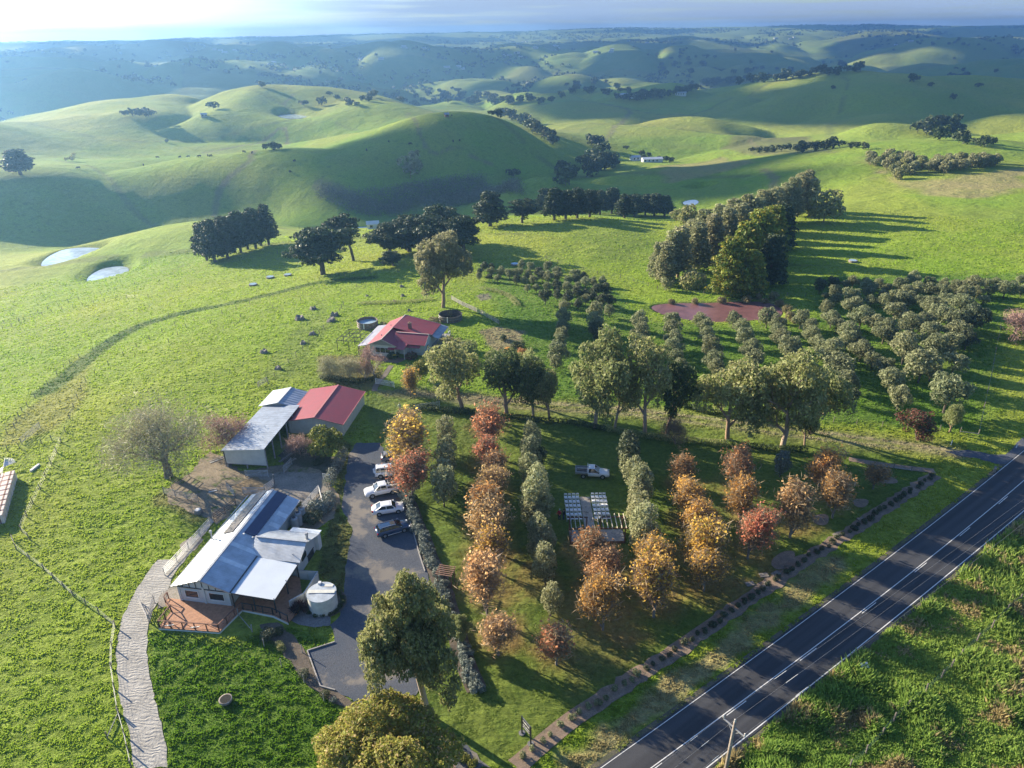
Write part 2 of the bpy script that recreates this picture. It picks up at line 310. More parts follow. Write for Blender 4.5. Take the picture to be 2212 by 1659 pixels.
# ------------------------------------------------------------------ mesh builders
class MB:
    """collects shapes for ONE mesh object"""
    def __init__(s): s.v = []; s.f = []
    def add(s, V, Fs, M=None):
        b = len(s.v); s.v += [tuple(M @ Vector(v)) if M else tuple(v) for v in V]; s.f += [tuple(b+i for i in f) for f in Fs]; return s
    def box(s, x0, x1, y0, y1, z0, z1, M=None):
        return s.add([(x0, y0, z0), (x1, y0, z0), (x1, y1, z0), (x0, y1, z0), (x0, y0, z1), (x1, y0, z1), (x1, y1, z1), (x0, y1, z1)],
                     [(0, 3, 2, 1), (4, 5, 6, 7), (0, 1, 5, 4), (1, 2, 6, 5), (2, 3, 7, 6), (3, 0, 4, 7)], M)
    def bar(s, a, b, w, h=None, up=(0, 0, 1)):
        a, b = Vector(a), Vector(b); d = (b-a); L = d.length
        if L < 1e-6: return s
        h = h or w; d /= L; u = Vector(up)
        if abs(d.dot(u)) > .95: u = Vector((0, 1, 0))
        r = d.cross(u).normalized(); u = r.cross(d).normalized()
        return s.box(-w/2, w/2, 0, L, -h/2, h/2, Matrix.Translation(a) @ Matrix((r, d, u)).transposed().to_4x4())
    def tube(s, pts, rad, n=6, cap=True):
        pts = [Vector(p) for p in pts]; k = len(pts)
        if isinstance(rad, (int, float)): rad = [rad]*k
        b = len(s.v)
        for i, p in enumerate(pts):
            d = (pts[min(i+1, k-1)]-pts[max(i-1, 0)]); d = d.normalized() if d.length > 1e-9 else Vector((0, 0, 1))
            u = Vector((0, 0, 1)) if abs(d.z) < .9 else Vector((0, 1, 0)); r = d.cross(u).normalized(); u = r.cross(d)
            for j in range(n):
                t = 2*math.pi*j/n; s.v.append(tuple(p+(r*math.cos(t)+u*math.sin(t))*rad[i]))
        for i in range(k-1):
            for j in range(n):
                s.f.append((b+i*n+j, b+i*n+(j+1) % n, b+(i+1)*n+(j+1) % n, b+(i+1)*n+j))
        if cap: s.f.append(tuple(b+j for j in range(n))[::-1]); s.f.append(tuple(b+(k-1)*n+j for j in range(n)))
        return s
    def cyl(s, x, y, z0, z1, r, n=16, r2=None): return s.tube([(x, y, z0), (x, y, z1)], [r, r if r2 is None else r2], n)
    def prism(s, poly, z0, z1, M=None):        # horizontal polygon extruded up
        n = len(poly); return s.add([(x, y, z0) for x, y in poly]+[(x, y, z1) for x, y in poly], [tuple(range(n))[::-1], tuple(range(n, 2*n))]+[(i, (i+1) % n, n+(i+1) % n, n+i) for i in range(n)], M)
    def slab(s, a, b, c, d, t):                # thick sheet through four corners
        a, b, c, d = map(Vector, (a, b, c, d)); n = (b-a).cross(d-a).normalized()*t
        return s.add([a, b, c, d, a-n, b-n, c-n, d-n], [(0, 1, 2, 3), (7, 6, 5, 4), (0, 4, 5, 1), (1, 5, 6, 2), (2, 6, 7, 3), (3, 7, 4, 0)])
    def sphere(s, c, r, nu=10, nv=6):
        if isinstance(r, (int, float)): r = (r, r, r)
        b = len(s.v); s.v.append((c[0], c[1], c[2]-r[2]))
        for i in range(1, nv):
            p = -math.pi/2+math.pi*i/nv
            for j in range(nu):
                t = 2*math.pi*j/nu; s.v.append((c[0]+r[0]*math.cos(p)*math.cos(t), c[1]+r[1]*math.cos(p)*math.sin(t), c[2]+r[2]*math.sin(p)))
        s.v.append((c[0], c[1], c[2]+r[2])); e = len(s.v)-1
        for j in range(nu):
            s.f.append((b, b+1+(j+1) % nu, b+1+j)); s.f.append((e, e-nu+j, e-nu+(j+1) % nu))
            for i in range(nv-2): q = b+1+i*nu; s.f.append((q+j, q+(j+1) % nu, q+nu+(j+1) % nu, q+nu+j))
        return s
    def mesh(s, name, mat, smooth=False, bevel=0):
        me = bpy.data.meshes.new(name); me.from_pydata(s.v, [], s.f); me.validate()
        if bevel:
            bm = bmesh.new(); bm.from_mesh(me); bmesh.ops.bevel(bm, geom=[e for e in bm.edges if e.is_manifold and e.calc_face_angle(0) > .5], offset=bevel, segments=2, affect='EDGES', profile=.7); bm.to_mesh(me); bm.free()
        if smooth: me.polygons.foreach_set('use_smooth', np.ones(len(me.polygons), bool))
        me.materials.append(mat); me.update(); return me
    def build(s, name, mat, parent=None, smooth=False, bevel=0, loc=None, rz=None):
        o = bpy.data.objects.new(name, s.mesh(name, mat, smooth, bevel)); COL.objects.link(o)
        if parent: o.parent = parent
        if loc is not None: o.location = loc
        if rz is not None: o.rotation_euler = (0, 0, rz)
        return o
def obj(name, me, parent=None, loc=None, rz=None, sc=None):
    o = bpy.data.objects.new(name, me); COL.objects.link(o)
    if parent: o.parent = parent
    if loc is not None: o.location = loc
    if rz is not None: o.rotation_euler = (0, 0, rz)
    if sc is not None: o.scale = sc if hasattr(sc, '__len__') else (sc, sc, sc)
    return o
def thing(name, label, cat, loc=(0, 0, 0), rz=0, group=None, sc=None):
    o = bpy.data.objects.new(name, None); COL.objects.link(o); o.location = loc; o.rotation_euler = (0, 0, rz); o.empty_display_size = .3
    if sc is not None: o.scale = sc if hasattr(sc, '__len__') else (sc, sc, sc)
    return tag(o, label, cat, group)
_kids = {}
def copy_tree(o, label, loc, rz=0, sc=None, group=None, parent=None):
    c = o.copy(); COL.objects.link(c)
    if parent is None:
        c.location = loc; c.rotation_euler = (0, 0, rz)
        if sc is not None: c.scale = sc if hasattr(sc, '__len__') else (sc, sc, sc)
        if label: c['label'] = label
        if group: c['group'] = group
    else: c.parent = parent
    if o.name not in _kids: _kids[o.name] = list(o.children)
    for ch in _kids[o.name]: copy_tree(ch, None, None, parent=c)
    return c
def patch(name, poly, mat, off=.05, step=1.5, kind='structure', lift=None):
    """a sheet laid on the ground inside a world outline"""
    bm = bmesh.new(); vs = [bm.verts.new((x, y, 0)) for x, y in poly]; f = bm.faces.new(vs)
    bmesh.ops.triangulate(bm, faces=[f]); P_ = np.array(poly); lo, hi = P_.min(0), P_.max(0)
    for ax in (0, 1):
        for k in np.arange(lo[ax]+step, hi[ax], step):
            co = [0, 0, 0]; no = [0, 0, 0]; co[ax] = k; no[ax] = 1
            bmesh.ops.bisect_plane(bm, geom=bm.verts[:]+bm.edges[:]+bm.faces[:], plane_co=co, plane_no=no)
    xy = np.array([v.co[:2] for v in bm.verts]); z = Hn(xy[:, 0], xy[:, 1])
    for v, q in zip(bm.verts, z): v.co.z = q+off
    bmesh.ops.recalc_face_normals(bm, faces=bm.faces)
    if sum(f.normal.z for f in bm.faces) < 0: bmesh.ops.reverse_faces(bm, faces=bm.faces)
    me = bpy.data.meshes.new(name); bm.to_mesh(me); bm.free(); me.materials.append(mat); me.polygons.foreach_set('use_smooth', np.ones(len(me.polygons), bool))
    o = obj(name, me); return tag(o, kind=kind) if kind else o
def wig(poly, amp=.35, seg=1.2, seed=1):       # ragged, natural outline
    rs = random.Random(seed); q = []
    for i in range(len(poly)):
        a, b = Vector(poly[i]), Vector(poly[(i+1) % len(poly)]); L = (b-a).length; n = max(1, int(L/seg)); nn = Vector((-(b-a).y, (b-a).x)).normalized()
        for k in range(n): q.append(tuple(a.lerp(b, k/n)+nn*(rs.random()-.5)*2*amp*(k > 0)))
    return q
def smooth_poly(p, it=2):
    p = [Vector(q) for q in p]
    for _ in range(it):
        p = [v for i in range(len(p)) for v in (p[i].lerp(p[(i+1) % len(p)], .25), p[i].lerp(p[(i+1) % len(p)], .75))]
    return [tuple(v) for v in p]
def GP(*pts): return [tuple(c[:2]) for c in cast([p[0] for p in pts], [p[1] for p in pts])]   # outline on the ground
def ribbon(line, w):                           # closed outline of a strip along a line (world xy)
    L = [Vector(p) for p in line]; a = []; b = []
    for i, p in enumerate(L):
        d = (L[min(i+1, len(L)-1)]-L[max(i-1, 0)]).normalized(); n = Vector((-d.y, d.x))*(w/2); a.append(tuple(p+n)); b.append(tuple(p-n))
    return a+b[::-1]
def densify(line, step=1.0):
    L = [Vector(p) for p in line]; o = [L[0]]
    for a, b in zip(L, L[1:]):
        n = max(1, int((b-a).length/step)); o += [a.lerp(b, k/n) for k in range(1, n+1)]
    return [tuple(p) for p in o]
def spline(line, n=8):                         # Catmull-Rom
    L = [Vector(p) for p in line]; L = [L[0]*2-L[1]]+L+[L[-1]*2-L[-2]]; o = []
    for i in range(1, len(L)-2):
        for k in range(n):
            t = k/n; p0, p1, p2, p3 = L[i-1:i+3]
            o.append(tuple(.5*((2*p1)+(p2-p0)*t+(2*p0-5*p1+4*p2-p3)*t*t+(3*p1-p0-3*p2+p3)*t**3)))
    return o+[tuple(L[-2])]
# ------------------------------------------------------------------ plants
def leaf_mesh(name, P_, Nn, size, mat, rs, aspect=1.6, jitter=.6):
    """many small folded leaves/leaf sprays, one island each"""
    n = len(P_); a = rs.randn(n, 3); Nn = Nn+rs.randn(n, 3)*jitter; Nn /= np.linalg.norm(Nn, axis=1)[:, None]+1e-9
    t = np.cross(Nn, a); t /= np.linalg.norm(t, axis=1)[:, None]+1e-9; b = np.cross(Nn, t)
    s = (size*(.6+.8*rs.rand(n)))[:, None]; V = np.empty((n, 4, 3))
    V[:, 0] = P_-t*s*aspect*.5; V[:, 1] = P_+b*s*.5+Nn*s*.12; V[:, 2] = P_+t*s*aspect*.5; V[:, 3] = P_-b*s*.5+Nn*s*.12
    return mesh_from(name, V.reshape(-1, 3), np.arange(4*n).reshape(n, 4), mat, False)
def puffs_points(puffs, density, rs, shell=(.72, 1.04), flat=0.0, bottom=.25):
    P_ = []; Nn = []; C = np.array([p[0] for p in puffs]); Q = np.array([p[1] for p in puffs])
    for i in range(len(puffs)):
        c, q = C[i], Q[i]; area = 4*math.pi*((q[0]*q[1])**1.6/3+2*(q[0]*q[2])**1.6/3)**(1/1.6); n = max(8, int(area*density))
        d = rs.randn(n, 3); d /= np.linalg.norm(d, axis=1)[:, None]; keep = (d[:, 2] > -.35) | (rs.rand(n) < bottom); d = d[keep]; n = len(d)
        r = shell[0]+(shell[1]-shell[0])*rs.rand(n)**.6; bumpy = 1+.14*np.sin(d[:, 0]*5+i)*np.sin(d[:, 1]*6+2*i)+.1*np.sin(d[:, 2]*9+i)
        p = c+d*q*(r*bumpy)[:, None]
        e = (((p[:, None]-C[None])/Q[None])**2).sum(-1); e[:, i] = 9
        k = e.min(1) > .42; p = p[k]; d = d[k]; nn = d/q; nn /= np.linalg.norm(nn, axis=1)[:, None]; P_.append(p); Nn.append(nn*1.0+np.array([0, 0, flat]))
    return np.concatenate(P_), np.concatenate(Nn)
def branches(rs, base, h, r0, levels=3, spread=.5, nb=(3, 5), up=.35, lean=(0, 0), start=.35, n=6, twist=.25, shrink=.68):
    """trunk with forking limbs; returns MB and branch tips"""
    mb = MB(); tips = []
    def grow(p, d, L, r, lv):
        k = 4; pts = [p]; rad = [r]; q = p.copy(); dd = d.copy()
        for i in range(k):
            dd = (dd+Vector(rs.randn(3).tolist())*twist*.35+Vector((0, 0, up*.12))).normalized(); q = q+dd*L/k; pts.append(q.copy()); rad.append(r*(1-.45*(i+1)/k))
        mb.tube(pts, rad, n if lv == 0 else (5 if lv == 1 else 3), cap=False)
        if lv >= levels: tips.append((pts[-1], dd)); return
        if lv >= levels-1: tips.append((pts[2], dd))
        m = rs.randint(nb[0], nb[1]+1); a0 = rs.rand()*6.28
        for j in range(m):
            t = start+(1-start)*(j+.6)/m if lv == 0 else .35+.65*(j+.5)/m
            i = min(k-1, int(t*k)); f = t*k-i; s = pts[i].lerp(pts[i+1], min(f, 1)); ang = a0+j*2.4+rs.rand()*.6
            x = dd.orthogonal().normalized(); y = dd.cross(x); nd = (dd*(1-spread*(.8+.4*rs.rand()))+(x*math.cos(ang)+y*math.sin(ang))*spread*1.35+Vector((0, 0, up*.35))).normalized()
            grow(s, nd, L*shrink*(.8+.4*rs.rand())*(1.0 if lv else .95), rad[i]*.62, lv+1)
        grow(pts[-1], dd, L*shrink*.9, rad[-1]*.9, lv+1)
    grow(Vector(base), Vector((lean[0], lean[1], 1)).normalized(), h, r0, 0)
    return mb, tips
# ------------------------------------------------------------------ ground: colour zones, sheet
_T = {}
def zmask(pts, edge=1.5, nz=3.0, sc=.25, world=False):
    """soft-edged zone on the terrain vertices"""
    p = np.array(pts if world else GP(*pts)); c = p.mean(0); rad = np.hypot(*(p-c).T).max()+edge*3+nz*2
    m = np.hypot(TX-c[0], TY-c[1]) < rad; k = np.zeros(len(TX)); d = inside_dist(p, TX[m], TY[m])+nz*(fbm(TX[m]*sc, TY[m]*sc, 3)-.5)*2
    k[m] = sstep(-edge, edge, d); return k
def lmask(pts, w, edge=.4, nz=.5, world=False):
    """soft zone along a line"""
    L = pts if world else spline(GP(*pts), 6); L = np.array(L); c = (L.min(0)+L.max(0))/2; rad = np.hypot(*(L-c).T).max()+w*3+5
    m = np.hypot(TX-c[0], TY-c[1]) < rad; x = TX[m]; y = TY[m]; d = np.full(len(x), 1e9)
    for (ax, ay), (bx, by) in zip(L[:-1], L[1:]):
        ex, ey = bx-ax, by-ay; t = np.clip(((x-ax)*ex+(y-ay)*ey)/(ex*ex+ey*ey+1e-9), 0, 1); d = np.minimum(d, np.hypot(x-ax-t*ex, y-ay-t*ey))
    k = np.zeros(len(TX)); k[m] = 1-sstep(w/2-edge, w/2+edge, d+nz*(fbm(x*.5, y*.5, 3)-.5)*2); return k
r_ = np.hypot(TX, TY)
tint = np.tile(np.array([.185, .265, .036]), (len(TX), 1))
def paint(k, c, a=1.0):
    global tint
    k = (k*a)[:, None]; tint = tint*(1-k)+np.array(c)*k
big = fbm(TX/70, TY/70, 4); paint(sstep(.5, .72, big), (.235, .27, .05), .7); paint(sstep(.52, .3, big), (.125, .235, .03), .5)
paint(sstep(.5, .75, fbm(TX/260+9, TY/260, 4))*sstep(500, 900, r_), (.22, .23, .085), .7)
paint(sstep(900, 2200, r_), (.13, .19, .055), .7)
# paddocks: each its own tone, fenced and trodden along the boundary
_vr = np.random.RandomState(5); _q = _vr.uniform([-1600, 150], [1600, 3200], (95, 2)); _mm = (r_ > 230) & (r_ < 4200) & (TY > 0); _x = TX[_mm]+25*(fbm(TX[_mm]/150, TY[_mm]/150, 2)-.5); _y = TY[_mm]+25*(fbm(TX[_mm]/150+9, TY[_mm]/150, 2)-.5)
_d = np.hypot(_x[:, None]-_q[None, :, 0], _y[:, None]-_q[None, :, 1]); _o = np.argpartition(_d, 1, axis=1)[:, :2]; _d0 = np.take_along_axis(_d, _o, 1); _id = np.where(_d0[:, 0] < _d0[:, 1], _o[:, 0], _o[:, 1]); _ed = np.abs(_d0[:, 0]-_d0[:, 1])
_tn = _vr.uniform(.84, 1.2, 95); _ty = _vr.uniform(-.02, .05, 95); tint[_mm] = tint[_mm]*_tn[_id][:, None]+np.stack([_ty[_id], _ty[_id]*.35, _ty[_id]*.3], -1)
_e = np.zeros(len(TX)); _e[_mm] = (1-sstep(1.2, 3.0+r_[_mm]*.003, _ed))*(fbm(_x/40, _y/40, 2) > .40); paint(_e, (.10, .12, .05), .6)
tint *= np.array([1.10, 1.08, .95])
garden = zmask([(780, 850), (1000, 865), (1300, 895), (1600, 930), (1850, 960), (2040, 1010), (1930, 1085), (1750, 1205), (1500, 1380), (1300, 1515), (1150, 1640), (1000, 1659), (930, 1560), (900, 1400), (905, 1250), (870, 1090), (820, 960)], 1, 1)
paint(garden, (.082, .128, .020))
lawn2 = zmask([(320, 1360), (500, 1380), (640, 1350), (720, 1400), (760, 1520), (700, 1659), (370, 1659), (330, 1500)], .8, 1); paint(lawn2, (.085, .165, .015))
orch = zmask([(1030, 560), (1330, 620), (1400, 700), (1750, 700), (1780, 600), (2212, 590), (2140, 940), (1800, 920), (1500, 880), (1150, 850), (1080, 700)], 3, 3); paint(orch, (.10, .185, .028))
litter = np.zeros(len(TX))
for (x, y, rx) in [(880, 1000, 4), (1050, 930, 4), (1052, 1000, 4), (1058, 1060, 4.5), (1055, 1130, 4.5), (1062, 1200, 5), (1052, 1270, 5.5), (1075, 1370, 4.5), (1203, 1400, 4.2), (1290, 1200, 5), (1310, 1260, 5), (1305, 1330, 6.5), (1410, 1230, 5), (1420, 1290, 5.5), (1500, 1130, 5), (1530, 1210, 6), (1540, 1270, 5), (1610, 1110, 4), (1625, 1190, 4.5), (1720, 1130, 4.5), (1800, 1080, 4), (1590, 1050, 4), (1480, 1050, 4), (1790, 1030, 3.5), (1680, 1250, 4), (1150, 1250, 4), (1350, 1380, 3.5), (1240, 1180, 3), (1600, 1270, 4)]:
    c = C1(x, y); litter = np.maximum(litter, 1-sstep(rx*.35, rx*1.15, np.hypot(TX-c[0], TY-c[1])+3.0*(fbm(TX*.5, TY*.5, 3)-.5)))
paint(litter*garden, (.20, .125, .055), .9)
paint(zmask([(1130, 1240), (1180, 1330), (1210, 1450), (1250, 1500), (1330, 1440), (1290, 1350), (1200, 1260)], 1.5, 3), (.15, .135, .05), .6)
dry = (.24, .20, .095)
verge = zmask([(1250, 1600), (1480, 1430), (1650, 1310), (1800, 1215), (1760, 1195), (1690, 1245), (1500, 1375), (1290, 1530), (1180, 1640), (1240, 1650)], .7, 1.2); paint(lmask([(1240, 1655), (1324, 1589), (1408, 1526), (1500, 1455), (1576, 1395), (1640, 1345), (1702, 1300), (1760, 1250), (1805, 1222)], 2.6, .7, 1.2), (.33, .28, .16), .9); paint(zmask([(1700, 1245), (1790, 1195), (1830, 1205), (1800, 1250), (1700, 1310)], .8, 1), (.30, .25, .14), .8)
paint(zmask([(700, 1480), (560, 1360), (600, 1350), (670, 1420), (700, 1490), (790, 1540), (760, 1560)], .4, .8), (.13, .11, .08), .9)      # bare bed beside the lower car park
paint(zmask([(560, 815), (700, 640), (720, 700), (620, 830)], 1, 1), (.15, .20, .05), .5)
for L, wd in (([(2075, 985), (1990, 972), (1900, 962), (1750, 945), (1600, 925), (1450, 905), (1300, 890), (1150, 882), (1000, 868)], 1.1), ([(2060, 972), (1980, 962), (1900, 950), (1750, 930), (1600, 912), (1450, 893), (1300, 878), (1150, 868), (1000, 857), (900, 850)], 1.1)):
    paint(lmask(L, wd+3.2, 1.2, 1.5), (.19, .20, .08), .6); paint(lmask(L, wd, .35, .3), (.30, .26, .18), .95)
paint(zmask([(800, 840), (870, 838), (1000, 848), (1150, 862), (1180, 875), (1000, 870), (900, 862), (830, 858)], .5, 1), (.21, .18, .13), .75)
paint(zmask([(0, 955), (60, 880), (110, 840), (150, 800), (165, 770), (200, 770), (185, 850), (150, 900), (120, 925), (0, 968)], 1, 1.5), (.24, .22, .08), .6)   # rank tussock between the race fences
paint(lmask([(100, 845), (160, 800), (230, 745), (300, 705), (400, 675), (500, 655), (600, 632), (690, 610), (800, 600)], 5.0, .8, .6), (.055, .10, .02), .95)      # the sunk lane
paint(zmask([(330, 1075), (420, 1015), (450, 1010), (450, 1130), (420, 1130)], 1, 1.5), (.19, .15, .10), .6)
paint(zmask([(620, 800), (700, 850), (780, 855), (780, 830), (700, 790), (690, 770), (640, 780)], 1, 1), (.15, .19, .05), .4)
paint(zmask([(690, 770), (760, 762), (830, 800), (830, 835), (790, 845), (700, 825)], .6, 1), (.16, .12, .07), .8)      # beds by the farmhouse
paint(zmask([(1040, 715), (1075, 705), (1130, 715), (1135, 750), (1090, 765), (1050, 745)], .6, 1), (.24, .19, .14), .85)
paint(zmask([(1030, 638), (1055, 634), (1065, 645), (1040, 650)], .3, .5), (.2, .18, .17), .9)
for p in [(1960, 310), (1900, 345)]: pass
paint(zmask([(1870, 335), (1960, 395), (2080, 380), (2212, 365), (2212, 420), (2100, 425), (1980, 420), (1930, 400), (1850, 345)], 4, 10, .05), (.30, .255, .13), .9)
paint(zmask([(1420, 360), (1560, 340), (1640, 350), (1560, 372), (1450, 395)], 4, 8, .05), (.27, .235, .11), .85)
paint(zmask([(1640, 285), (1760, 300), (1800, 330), (1640, 335), (1560, 320)], 4, 8, .05), (.15, .145, .07), .85)
paint(zmask([(1240, 510), (1300, 480), (1420, 500), (1380, 560), (1280, 560)], 5, 8, .1), (.14, .21, .04), .5)
for L, wd in (([(1650, 365), (1672, 385), (1668, 410), (1655, 418)], 5), ([(1270, 340), (1310, 300), (1340, 270), (1360, 240), (1300, 225)], 6), ([(1620, 300), (1640, 320)], 4), ([(545, 345), (510, 370), (475, 410), (462, 470)], 4.5), ([(880, 245), (905, 285), (990, 320), (1080, 365)], 2.5), ([(640, 200), (612, 225)], 3), ([(540, 340), (620, 290), (560, 310), (440, 330)], 4), ([(690, 400), (800, 440), (1000, 420)], 9)):
    paint(lmask(L, wd, 1, 2), (.19, .17, .10), .8)
for p, zw, b in _ponds:
    paint(zmask(p, 1.2, 1.0, world=True), (.14, .12, .08), .9)
pr = np.array(pond_red); d_ = inside_dist(pr, *(np.array([TX, TY])))
paint(sstep(-5, -1, d_)*(1-sstep(-1, 0, d_))*sstep(40, 66, TX)*(fbm(TX*.3, TY*.3)>.45), (.34, .26, .12), .9)
paint(zmask([(735, 955), (765, 960), (750, 1050), (740, 1098), (764, 1148), (755, 1200), (748, 1254), (742, 1300), (700, 1270), (690, 1215), (700, 1160), (715, 1110), (725, 1060)], .6, 1), (.085, .075, .04), .85)
rough = np.ones(len(TX)); rough = rough*(1-garden*.6)*(1-lawn2*.1)
ME_G = mesh_from('ground', np.stack([TX, TY, TZ], -1), TF)
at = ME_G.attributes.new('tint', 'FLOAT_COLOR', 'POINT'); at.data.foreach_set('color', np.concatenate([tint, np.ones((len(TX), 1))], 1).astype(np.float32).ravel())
at = ME_G.attributes.new('rough', 'FLOAT', 'POINT'); at.data.foreach_set('value', rough.astype(np.float32))
m, nt, o = mat_new('pasture'); p = N(nt, 'ShaderNodeBsdfPrincipled'); g = N(nt, 'ShaderNodeNewGeometry'); P_ = g.outputs['Position']
ta = N(nt, 'ShaderNodeAttribute'); ta.attribute_name = 'tint'; ra = N(nt, 'ShaderNodeAttribute'); ra.attribute_name = 'rough'
n0 = noise(nt, .035, 5, .6, P_); n1 = noise(nt, .33, 6, .65, P_, .4); n2 = noise(nt, 1.5, 5, .7, P_, .6); n3 = noise(nt, 7, 3, .7, P_)
c = mixc(nt, mrange(nt, n0, .38, .64, 0, .45), ta.outputs['Color'], (.22, .25, .06)); c = mixc(nt, mrange(nt, n1, .52, .72, 0, .55), c, (.07, .13, .02))
c = mixc(nt, 1.0, c, mixc(nt, mrange(nt, n2, .3, .7, 0, 1), (.66, .68, .62), (1.32, 1.3, 1.2)), 'MULTIPLY')
c = mixc(nt, 1.0, c, mixc(nt, mrange(nt, n3, .3, .7, 0, 1), (.8, .8, .8), (1.2, 1.2, 1.15)), 'MULTIPLY')
lk(nt, c, p.inputs['Base Color']); p.inputs['Roughness'].default_value = .9; p.inputs['Specular IOR Level'].default_value = .12
p.inputs['Sheen Weight'].default_value = .0
# hoof-trodden terracettes and tussocks: two bump scales
mpx = N(nt, 'ShaderNodeMapping'); mpx.inputs['Rotation'].default_value = (0, 0, R(-20)); mpx.inputs['Scale'].default_value = (.55, 1.5, 1); lk(nt, P_, mpx.inputs[0])
tn = noise(nt, .62, 5, .62, mpx.outputs[0], .8)
hh = math_(nt, 'ADD', math_(nt, 'MULTIPLY', tn, 1.0), math_(nt, 'MULTIPLY', n2, .55)); hh = math_(nt, 'ADD', hh, math_(nt, 'MULTIPLY', n3, .12))
sz = N(nt, 'ShaderNodeSeparateXYZ'); lk(nt, P_, sz.inputs[0]); tw = math_(nt, 'SINE', math_(nt, 'ADD', math_(nt, 'MULTIPLY', sz.outputs[2], 3.6), math_(nt, 'MULTIPLY', n1, 16.0)))
cd = N(nt, 'ShaderNodeVectorMath', op='LENGTH'); lk(nt, P_, cd.inputs[0]); hh = math_(nt, 'ADD', hh, math_(nt, 'MULTIPLY', tw, mrange(nt, cd.outputs['Value'], 180, 420, 0, .13))); hh = math_(nt, 'MULTIPLY', hh, ra.outputs['Fac'])
bb = bump(nt, hh, .48, 1.0)
big1 = noise(nt, .055, 5, .6, P_, .3)
b2 = N(nt, 'ShaderNodeBump'); b2.inputs['Distance'].default_value = 3.0; b2.inputs['Strength'].default_value = .8; lk(nt, big1, b2.inputs['Height']); lk(nt, bb, b2.inputs['Normal'])
lk(nt, b2.outputs[0], p.inputs['Normal']); lk(nt, p.outputs[0], o.inputs[0])
ME_G.materials.append(m); tag(obj('ground', ME_G), kind='structure')
# ------------------------------------------------------------------ water
def water(name, base, rough=.06, bmp=.01):
    m, nt, o = mat_new(name); p = N(nt, 'ShaderNodeBsdfPrincipled'); g = N(nt, 'ShaderNodeNewGeometry'); n = noise(nt, 1.2, 4, .6, g.outputs['Position'])
    n2 = noise(nt, .25, 5, .65, g.outputs['Position'], 1.0); lk(nt, mixc(nt, mrange(nt, n2, .42, .6, 0, 1), base, tuple(q*.72 for q in base)), p.inputs['Base Color']); p.inputs['Roughness'].default_value = rough; p.inputs['Specular IOR Level'].default_value = .5
    lk(nt, bump(nt, n, bmp), p.inputs['Normal']); lk(nt, p.outputs[0], o.inputs[0]); return m
wm = water('pond_water', (.52, .62, .68), .05, .004); wr = water('red_pond_weed', (.21, .10, .095), .32, .02)  # pale pond base: glare on the water is put into its colour
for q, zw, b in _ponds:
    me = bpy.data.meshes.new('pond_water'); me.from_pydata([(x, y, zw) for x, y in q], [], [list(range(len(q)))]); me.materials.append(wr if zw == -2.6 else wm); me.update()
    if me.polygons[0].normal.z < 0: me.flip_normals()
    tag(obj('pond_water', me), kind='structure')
# ------------------------------------------------------------------ the road
m, nt, o = mat_new('asphalt'); p = N(nt, 'ShaderNodeBsdfPrincipled'); g = N(nt, 'ShaderNodeNewGeometry'); mpr = N(nt, 'ShaderNodeMapping'); mpr.inputs['Rotation'].default_value = (0, 0, R(-36)); lk(nt, g.outputs['Position'], mpr.inputs[0])
mps = N(nt, 'ShaderNodeMapping'); mps.inputs['Scale'].default_value = (.02, 1.0, 1); lk(nt, mpr.outputs[0], mps.inputs[0]); wp_ = noise(nt, .9, 3, .5, mps.outputs[0]); pt = noise(nt, .11, 5, .6, g.outputs['Position']); fg = noise(nt, 9, 5, .7, g.outputs['Position'])
c = mixc(nt, mrange(nt, wp_, .4, .6, 0, 1), (.062, .064, .070), (.042, .043, .048)); c = mixc(nt, mrange(nt, pt, .60, .64, 0, .6), c, (.078, .076, .074)); c = mixc(nt, 1.0, c, mixc(nt, fg, (.7, .7, .7), (1.3, 1.3, 1.3)), 'MULTIPLY')
lk(nt, c, p.inputs['Base Color']); p.inputs['Roughness'].default_value = .7; p.inputs['Specular IOR Level'].default_value = .25; lk(nt, bump(nt, fg, .01), p.inputs['Normal']); lk(nt, p.outputs[0], o.inputs[0]); asph = m
rl = [(1303, 1659), (1551, 1472), (1791, 1299.5), (1929, 1203), (2144, 1028), (2212, 973.6)]; rr2 = [(1530, 1659), (1702.5, 1513.9), (1912.7, 1354), (2050, 1240), (2212, 1103)]
rc_ = [(1408, 1659), (1635, 1488.6), (1891.7, 1297.4), (2018, 1198.6), (2212, 1037.5)]
def fitline(pts, deg=2):
    w_ = np.array([PZ(x, y, .06) for x, y in pts]); t = np.array([w_@np.array([.809, .588])]).ravel(); s = (w_@np.array([-.588, .809])); f = np.polyfit(t, s, deg); return f
fl, fr, fc = fitline(rl), fitline(rr2), fitline(rc_)
tt = np.arange(-60, 190, 1.0); RFL, RFR, RFC = fl, fr, fc
def rpt(f, t, off=0):
    s = np.polyval(f, np.clip(t, 20, 150))+(np.polyval(np.polyder(f), np.clip(t, 20, 150))*(t-np.clip(t, 20, 150)))+off; return np.stack([.809*t-.588*s, .588*t+.809*s], -1)
def strip(name, f1, o1, f2, o2, mat, off, t=tt, kind='structure'):
    a = rpt(f1, t, o1); b = rpt(f2, t, o2); n = 8; V = []; 
    for k in range(n+1): V.append(a*(1-k/n)+b*k/n)
    V = np.stack(V, 1); sh = V.shape; V = V.reshape(-1, 2); z = Hn(V[:, 0], V[:, 1]); I = np.arange(sh[0]*sh[1]).reshape(sh[:2])
    F_ = np.stack([I[:-1, :-1].ravel(), I[:-1, 1:].ravel(), I[1:, 1:].ravel(), I[1:, :-1].ravel()], -1)
    me = mesh_from(name, np.concatenate([V, (z+off)[:, None]], 1), F_, mat); return tag(obj(name, me), kind=kind)
strip('road_shoulder', fr, -.75, fl, .75, ground_mat('gravel_shoulder', (.15, .13, .10), (.09, .095, .06), .5, 6, .03), .045)
